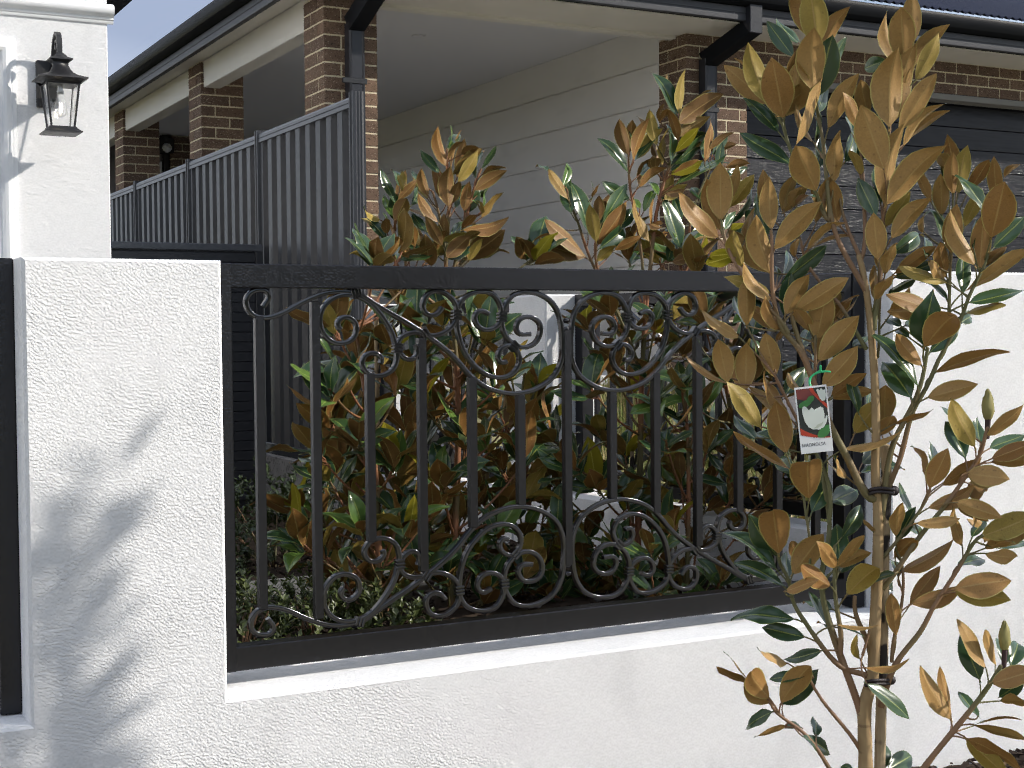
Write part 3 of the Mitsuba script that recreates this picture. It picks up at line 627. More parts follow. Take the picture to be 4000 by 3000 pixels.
LEAVES_A='''1896,4933,1517,1875,4812,1683,83,38,72,58,3
1897,4930,1492,1990,5047,1603,74,-60,-25,76,3
1895,4935,1525,1712,4942,1592,78,33,39,86,3
1897,4931,1501,1953,4893,1639,67,-54,72,42,3
1896,4932,1504,1876,5054,1590,68,-34,-58,74,3
1897,4931,1497,1834,4876,1626,57,47,71,53,3
1896,4933,1514,1977,4974,1662,75,-72,-46,52,3
1897,4930,1490,1780,5012,1598,73,33,-55,77,3
1897,4852,1367,1815,4869,1502,62,71,-50,50,3
1900,4854,1355,1895,4650,1405,83,21,23,95,3
1906,4860,1325,1963,4944,1434,67,-17,-73,66,3
1901,4856,1348,1706,4811,1386,87,26,-42,87,3
1904,4858,1335,1979,4749,1504,96,-77,33,55,3
1901,4856,1348,1829,5032,1434,78,-25,-51,83,3
1805,4736,1280,1818,4738,1431,61,-92,-38,8,3
1800,4729,1310,1631,4694,1387,83,44,-38,81,3
1810,4743,1251,1875,4646,1342,59,-42,46,78,3
1807,4740,1264,1757,4881,1412,77,-17,-74,65,3
1808,4741,1262,1725,4621,1269,59,25,-12,96,3
1807,4739,1268,1945,4736,1431,91,-75,-20,63,3
1805,4736,1281,1683,4758,1398,65,46,-65,60,3
1809,4742,1257,1822,4606,1351,65,-59,42,69,3
2066,5121,1359,2183,5222,1367,67,-7,0,100,3
2068,5127,1376,1927,5172,1455,68,50,4,87,3
2068,5125,1370,2136,5119,1503,63,-74,53,41,3
2069,5128,1379,2078,5273,1420,63,16,-28,95,3
2070,5133,1392,2023,5123,1582,77,47,87,16,3
2066,5122,1362,2220,5178,1457,69,-48,-15,86,3
2071,5135,1397,2006,5256,1534,78,59,-45,67,3
2068,5128,1378,2114,5019,1526,80,7,82,57,3
1938,4976,1144,2009,4936,1270,59,-88,-13,46,3
1941,4977,1128,1863,5074,1218,60,-9,-72,69,3
1934,4974,1170,1892,4890,1309,75,-4,86,51,3
1937,4975,1149,2033,5046,1248,60,-57,-30,77,3
1934,4974,1169,1791,4984,1227,69,38,15,91,3
1939,4976,1138,2046,4818,1236,81,-50,18,84,3
1934,4974,1168,1916,5129,1308,76,-23,-67,71,3
1933,4974,1173,1813,4866,1292,84,29,54,79,3
1909,4751,1096,1791,4676,1177,72,48,17,86,3
1909,4751,1095,2011,4655,1167,68,-68,-18,71,3
1908,4747,1104,1843,4843,1223,65,12,-74,66,3
1906,4739,1124,1860,4603,1232,78,31,52,79,3
1905,4735,1133,2050,4748,1290,79,-61,-52,60,3
1908,4750,1099,1767,4763,1150,61,32,-14,93,3
2124,4879,1304,2148,4713,1327,63,-21,10,97,3
2121,4881,1291,2247,4998,1372,70,-29,-31,90,3
2114,4887,1258,2041,4841,1408,78,88,10,46,3
2125,4878,1309,2230,4803,1440,82,-34,67,65,3
2118,4884,1276,2131,4931,1420,55,23,-93,28,3
2120,4882,1287,2106,4754,1439,80,44,67,60,3
2144,5189,944,2100,5181,1096,68,3,100,6,3
2144,5186,934,2263,5272,1014,65,-60,8,80,3
2144,5188,942,2017,5256,987,63,37,9,92,3
2143,5190,948,2194,5112,1069,59,-17,79,59,3
2142,5193,958,2183,5382,964,83,-33,4,94,3
2144,5186,937,2022,5157,1050,74,43,65,63,3
2050,4743,996,2079,4735,1164,62,-80,-59,12,3
2046,4737,1019,1877,4748,1112,86,37,-55,75,3
2041,4732,1044,2106,4581,1124,67,-23,38,90,3
2044,4735,1028,2028,4785,1194,75,-30,-92,24,2
2047,4739,1014,1948,4645,1163,77,63,40,67,3
2050,4743,994,2123,4691,1179,74,-90,16,40,3
2051,4743,992,1944,4786,1145,84,65,-49,59,3
2033,5106,866,2048,4976,1021,80,10,77,63,3
2040,5088,811,2131,5276,842,89,-12,-10,99,3
2039,5091,820,1935,5103,921,53,70,19,69,3
2032,5108,875,2114,5114,1052,86,-68,67,30,3
2034,5104,860,1969,5267,915,79,40,-15,91,3
2035,5101,850,1986,5080,1001,59,45,85,26,3
2035,5100,849,2119,5191,959,65,-78,-2,62,3
2039,5092,822,1917,5157,901,64,56,4,83,3
1888,5052,804,1947,5192,863,64,-58,-10,81,2
1890,5042,769,1730,5027,884,82,58,6,81,3
1888,5051,804,1932,5071,955,60,-88,43,20,3
1889,5047,786,1834,5192,897,73,40,-45,79,3
1887,5055,817,1824,4933,956,81,-23,78,58,3
1889,5047,787,1987,5143,904,70,-77,-1,64,3
1887,5056,819,1735,5116,882,66,41,6,91,2
1889,5046,785,1972,4938,880,60,-15,58,80,3
1822,5149,826,1656,5081,912,72,10,68,73,3
1814,5156,849,1896,5196,1020,85,-90,21,39,2
1828,5144,811,1722,5243,891,60,14,-53,84,3
1824,5147,821,1785,5053,939,66,2,78,63,3
1822,5149,828,1888,5281,888,61,-33,-25,91,3
1816,5154,844,1646,5166,901,72,31,51,80,3
1744,4904,758,1672,4771,888,81,4,69,72,3
1755,4908,733,1743,4950,898,77,-57,-80,16,3
1752,4907,739,1590,4879,801,79,39,-27,88,3
1757,4909,728,1755,4820,897,85,-68,65,33,3
1766,4912,709,1698,5010,801,60,-45,-76,48,3
1764,4911,713,1640,4744,713,76,-2,2,100,3
1741,4903,764,1725,4890,976,80,-99,-11,-8,2
1766,4912,708,1632,4945,766,59,33,-26,91,3
1956,5052,658,2073,5180,774,77,-74,7,67,3
1957,5064,681,1835,5151,743,71,47,4,88,3
1957,5071,695,1994,5078,838,56,-77,61,17,3
1957,5073,698,1988,5214,681,54,20,7,98,3
1957,5063,680,1840,5034,778,65,38,65,65,3
1957,5073,698,2060,5122,813,71,-71,58,39,3
2096,4842,786,2145,4706,903,80,-3,64,76,3
2096,4840,794,2176,4971,924,85,22,-75,62,3
2100,4832,836,2019,4756,980,73,89,-7,46,3
2096,4842,786,2221,4787,839,56,-31,19,93,3
2099,4833,828,2019,4969,945,86,24,-55,80,3
2098,4835,819,2067,4648,879,79,-17,33,93,3
2098,4836,814,2219,4888,919,69,-39,-55,73,3
2172,5180,579,2248,5269,744,88,-92,8,38,3
2173,5171,564,2117,5324,684,78,73,-24,64,3
2172,5181,581,2150,5089,722,61,14,82,55,3
2174,5168,559,2233,5289,632,63,-63,-15,76,3
2172,5178,577,2040,5264,697,79,74,34,58,3
2173,5177,574,2279,5131,690,60,-48,57,67,3
2174,5168,560,2159,5326,593,68,27,-17,95,3
2174,5169,561,2115,5210,728,76,33,94,-12,3
1808,4839,1039,1769,4980,1071,64,-25,-28,93,3
1793,4845,1088,1667,4745,1212,82,33,54,77,3
1797,4843,1074,1847,4893,1264,83,-97,-2,26,3
1797,4843,1074,1615,4938,1094,86,16,10,98,3
1802,4842,1058,1818,4684,1193,77,-69,43,58,3
1804,4841,1051,1830,4983,1133,62,-45,-38,81,3
1970,5040,562,1866,5186,551,68,-5,4,100,3
1970,5039,561,1918,5023,707,63,41,88,25,3
1979,5025,530,2072,5192,624,94,-56,-15,82,3
1972,5035,552,1814,5069,581,68,27,69,68,3
1978,5027,533,2051,4977,674,64,-23,88,43,3
1964,5049,583,1915,5228,684,87,-28,-53,80,3
1967,5044,571,1843,4974,667,64,-7,85,52,3
1980,5024,526,2029,5110,676,74,-89,-20,41,3
1907,5022,955,1782,4893,1045,79,-14,65,74,3
1922,5022,903,2022,5053,1053,77,-78,-25,57,3
1908,5022,953,1767,5088,1022,69,14,-56,82,3
1907,5022,957,1920,4895,1042,60,-72,34,61,3
1914,5022,931,1907,5097,1072,58,-21,-87,45,3
1913,5022,934,1741,4958,948,69,12,-10,99,3
1921,5022,905,2020,4976,1001,53,-69,2,72,3
2075,5031,1158,2014,4994,1293,58,68,57,46,3
2075,5028,1152,2203,5114,1265,72,-65,-3,76,3
2074,5035,1171,2008,5123,1292,61,52,-53,67,3
2074,5037,1174,2120,4943,1310,70,4,83,56,3
2075,5024,1140,2126,5163,1148,58,23,-14,96,3
2074,5039,1181,1915,5010,1283,84,37,57,74,3
2075,5026,1145,2171,5038,1255,53,-75,19,63,3
2074,5033,1166,2012,5169,1204,60,38,-8,92,3
2190,5181,1391,2066,5115,1538,83,60,41,69,3
2192,5182,1398,2328,5175,1516,68,-65,11,75,2
2186,5179,1372,2183,5253,1511,67,69,-63,35,3
2186,5179,1372,2213,5126,1539,74,16,95,27,3
2192,5182,1397,2296,5258,1535,72,-64,-36,68,3
2195,5184,1413,2121,5213,1580,73,91,20,37,3
2188,5180,1380,2330,5061,1441,85,2,47,88,3
2044,5163,1211,2180,5199,1274,57,-44,12,89,3
2049,5189,1264,1953,5347,1337,78,74,15,66,3
2047,5182,1251,2068,5089,1402,66,36,81,45,3
2047,5182,1251,2165,5353,1272,81,9,-18,98,3
2045,5167,1219,1908,5185,1292,66,44,57,69,3
2047,5182,1250,2171,5172,1382,80,-66,37,65,3
2048,5188,1262,2023,5349,1276,68,-8,-10,99,3
2048,5183,1253,2020,5182,1402,55,25,97,6,3
1857,4960,684,1703,5045,776,80,30,-39,87,3
1845,4968,707,1852,4858,839,77,-77,47,43,3
1864,4955,669,1824,5093,784,72,-48,-64,60,3
1851,4964,696,1724,4960,773,54,28,82,50,3
1861,4958,675,1949,4962,824,73,-73,54,42,3
1872,4950,653,1762,5091,658,74,12,6,99,3
1862,4957,672,1753,4900,844,81,-28,95,13,3
1903,4686,796,1851,4680,959,63,16,-99,1,3
1915,4700,765,1766,4578,749,70,-27,20,94,3
1915,4700,764,2035,4627,903,73,-72,13,69,3
1899,4681,807,1772,4728,898,60,22,-71,67,3
1901,4684,802,1852,4507,885,74,-22,47,86,3
1921,4707,749,1952,4739,905,63,-52,-81,27,3
1906,4689,789,1725,4619,873,77,35,19,92,3
1914,4698,769,1939,4576,891,66,-51,55,66,3
2213,5041,624,2218,4936,783,73,11,83,55,3
2227,5049,669,2351,5118,735,65,-17,-50,85,3
2216,5043,635,2189,5099,824,89,85,-46,26,3
2216,5043,635,2348,4903,701,85,18,55,82,3
2227,5049,670,2272,5178,730,58,31,-49,82,3
2215,5042,630,2118,4953,786,85,41,66,63,3
2005,5140,1020,1932,5122,1212,88,53,80,27,3
2013,5121,972,2083,5246,1130,79,-83,-20,52,3
2005,5138,1017,1817,5208,1027,79,20,41,89,3
2004,5140,1020,2025,5121,1172,67,-36,92,16,3
2007,5135,1009,2016,5327,1056,87,-36,-20,91,3
2016,5117,961,1878,5095,1104,77,23,90,36,3
2010,5129,992,2096,5178,1138,64,-84,40,36,3
2006,5136,1011,1879,5291,1048,84,2,-21,98,3
1859,4882,1158,1783,5002,1238,71,29,-40,87,3
1859,4882,1158,1782,4824,1288,64,-15,93,33,3
1853,4886,1178,1905,4971,1323,68,-92,-8,38,3
1843,4892,1208,1704,4945,1312,68,63,15,77,3
1850,4888,1188,1879,4806,1316,63,-57,62,53,3
1858,4883,1160,1857,5028,1210,65,-29,-32,90,3
1858,4883,1162,1708,4829,1273,74,20,74,64,3
1859,4882,1159,1957,4903,1323,85,-85,24,48,3
2115,5076,445,2154,5226,466,57,25,-19,95,3
2124,5088,493,2055,5056,638,64,54,73,42,3
2119,5082,469,2243,5112,606,79,-74,-7,67,3
2113,5074,436,2085,5168,549,62,85,-28,45,3
2119,5081,467,2140,4957,605,76,26,74,62,3
2124,5088,493,2231,5204,581,70,-43,-26,86,3
2116,5077,451,1970,5098,568,72,62,31,72,3
2122,5085,483,2289,4994,574,94,6,76,65,3
2197,4960,1123,2192,4865,1252,68,52,68,52,3
2199,4961,1128,2356,5072,1223,78,-29,-36,89,3
2199,4961,1128,2062,5037,1270,77,76,39,52,3
2202,4965,1141,2329,4852,1224,72,-17,45,88,3
2205,4968,1153,2246,5139,1203,69,-27,-21,94,3
2206,4968,1153,2186,4957,1302,62,73,67,15,3
2212,5107,882,2127,5032,996,70,70,24,68,3
2207,5104,867,2350,5119,938,67,-45,9,89,3
2209,5105,873,2210,5218,1044,92,83,-47,30,3
2220,5112,904,2288,5058,1070,75,4,96,29,3
2217,5110,895,2356,5256,895,88,28,-26,92,3
2215,5109,891,2122,5131,1075,80,87,-17,46,3
2218,5110,896,2354,5073,998,64,-25,75,61,3
2263,5008,738,2435,5131,752,94,-19,14,97,3
2263,5009,738,2143,5066,822,63,64,51,57,3
2245,4987,681,2360,4897,747,61,8,65,75,3
2247,4989,686,2290,5152,743,65,-21,-27,94,3
2255,4999,712,2190,4954,895,83,59,71,38,2
2258,5002,721,2424,5064,843,87,-53,-19,82,3
2258,5002,722,2266,5096,852,64,67,-62,41,3
2259,5004,725,2309,4947,851,53,-31,81,49,3
2277,4897,865,2440,4868,892,74,-8,39,92,3
2265,4900,813,2258,4953,992,70,67,-70,24,3
2263,4900,805,2287,4811,918,54,19,79,58,3
2274,4897,854,2428,5021,894,82,-20,-7,98,3
2264,4900,809,2097,4890,940,88,61,-18,77,3
2276,4897,863,2380,4818,938,58,-10,62,78,3
2276,4897,863,2287,5016,954,63,35,-59,73,3
2269,4899,833,2201,4761,947,70,32,51,80,3
2110,5046,847,2237,4977,948,74,-49,30,82,3
2103,5037,799,2094,5224,848,85,32,-22,92,3
2112,5049,860,2034,4937,1011,85,45,59,67,3
2103,5038,802,2281,5091,862,78,-36,17,92,3
2109,5044,837,2018,5146,988,78,65,-39,65,3
2104,5039,810,2156,4964,936,58,-51,63,58,3
2049,4633,776,2025,4520,890,71,28,65,71,3
2049,4632,778,2072,4662,934,62,-53,-81,24,3
2047,4631,786,1877,4577,894,87,47,23,85,3
2047,4630,789,2130,4517,921,73,-80,11,60,3
2051,4635,766,1995,4767,863,71,30,-48,82,3
2044,4627,803,1947,4467,847,77,-20,37,91,3
2048,4632,781,2076,4613,939,59,-83,-55,8,2
2046,4629,793,1899,4660,881,77,49,-15,86,3
2328,5064,592,2252,5168,707,66,62,-33,71,3
2328,5063,590,2396,5043,759,77,-42,86,27,3
2329,5064,594,2418,5220,695,89,-4,-53,85,3
2333,5070,612,2253,5073,783,70,82,44,37,3
2319,5052,554,2507,5034,652,80,-32,60,73,3
2323,5056,569,2301,5197,665,70,62,-37,69,3
2123,4949,554,2023,5024,641,59,74,27,62,3
2124,4950,558,2205,4940,695,63,-10,99,13,3
2125,4950,559,2182,5107,570,69,42,-22,88,3
2129,4954,570,2109,4956,757,78,94,34,9,3
2119,4945,543,2267,4969,650,71,-52,63,57,3
2125,4951,561,2068,5078,612,63,31,-23,92,3
1946,4666,1739,1862,4721,1851,66,39,-67,63,3
1946,4665,1741,1950,4523,1785,67,16,30,94,3
1945,4674,1719,2031,4694,1865,74,-73,-47,49,3
1946,4664,1743,1824,4590,1875,77,77,-43,47,3
1945,4676,1716,2010,4568,1838,71,-45,54,71,3
1945,4672,1725,1922,4798,1889,86,20,-76,62,3
1947,4660,1753,1890,4517,1827,67,69,9,72,3
1945,4675,1716,2065,4657,1815,69,-64,-3,77,3
2173,4947,1810,2107,4943,1961,60,91,-16,39,3
2165,4950,1788,2267,4844,1823,64,-4,27,96,3
2158,4953,1771,2197,5087,1834,58,27,-47,84,3
2170,4948,1802,2144,4829,1969,88,93,21,30,3
2162,4952,1780,2309,4944,1795,53,-11,-47,88,3
2181,4943,1830,2192,4968,2010,69,92,-39,0,3
2320,4992,1793,2246,5043,1956,76,85,-23,47,3
2321,4993,1797,2456,4925,1893,73,2,83,56,3
2323,4995,1804,2344,5179,1908,90,46,-48,75,3
2312,4981,1757,2240,4889,1869,68,49,50,72,3
2325,4998,1813,2488,5053,1882,71,-40,4,91,3
2316,4987,1776,2242,5112,1931,80,85,-13,51,3
2525,5125,1796,2670,5044,1855,74,3,62,79,3
2540,5128,1818,2632,5229,1929,71,15,-79,59,3
2513,5123,1778,2568,5090,1939,75,76,64,-13,3
2514,5123,1779,2660,5144,1867,72,-52,-2,86,3
2511,5122,1775,2478,5236,1914,66,79,-37,49,3
2520,5124,1789,2630,4981,1898,95,43,73,53,3'''
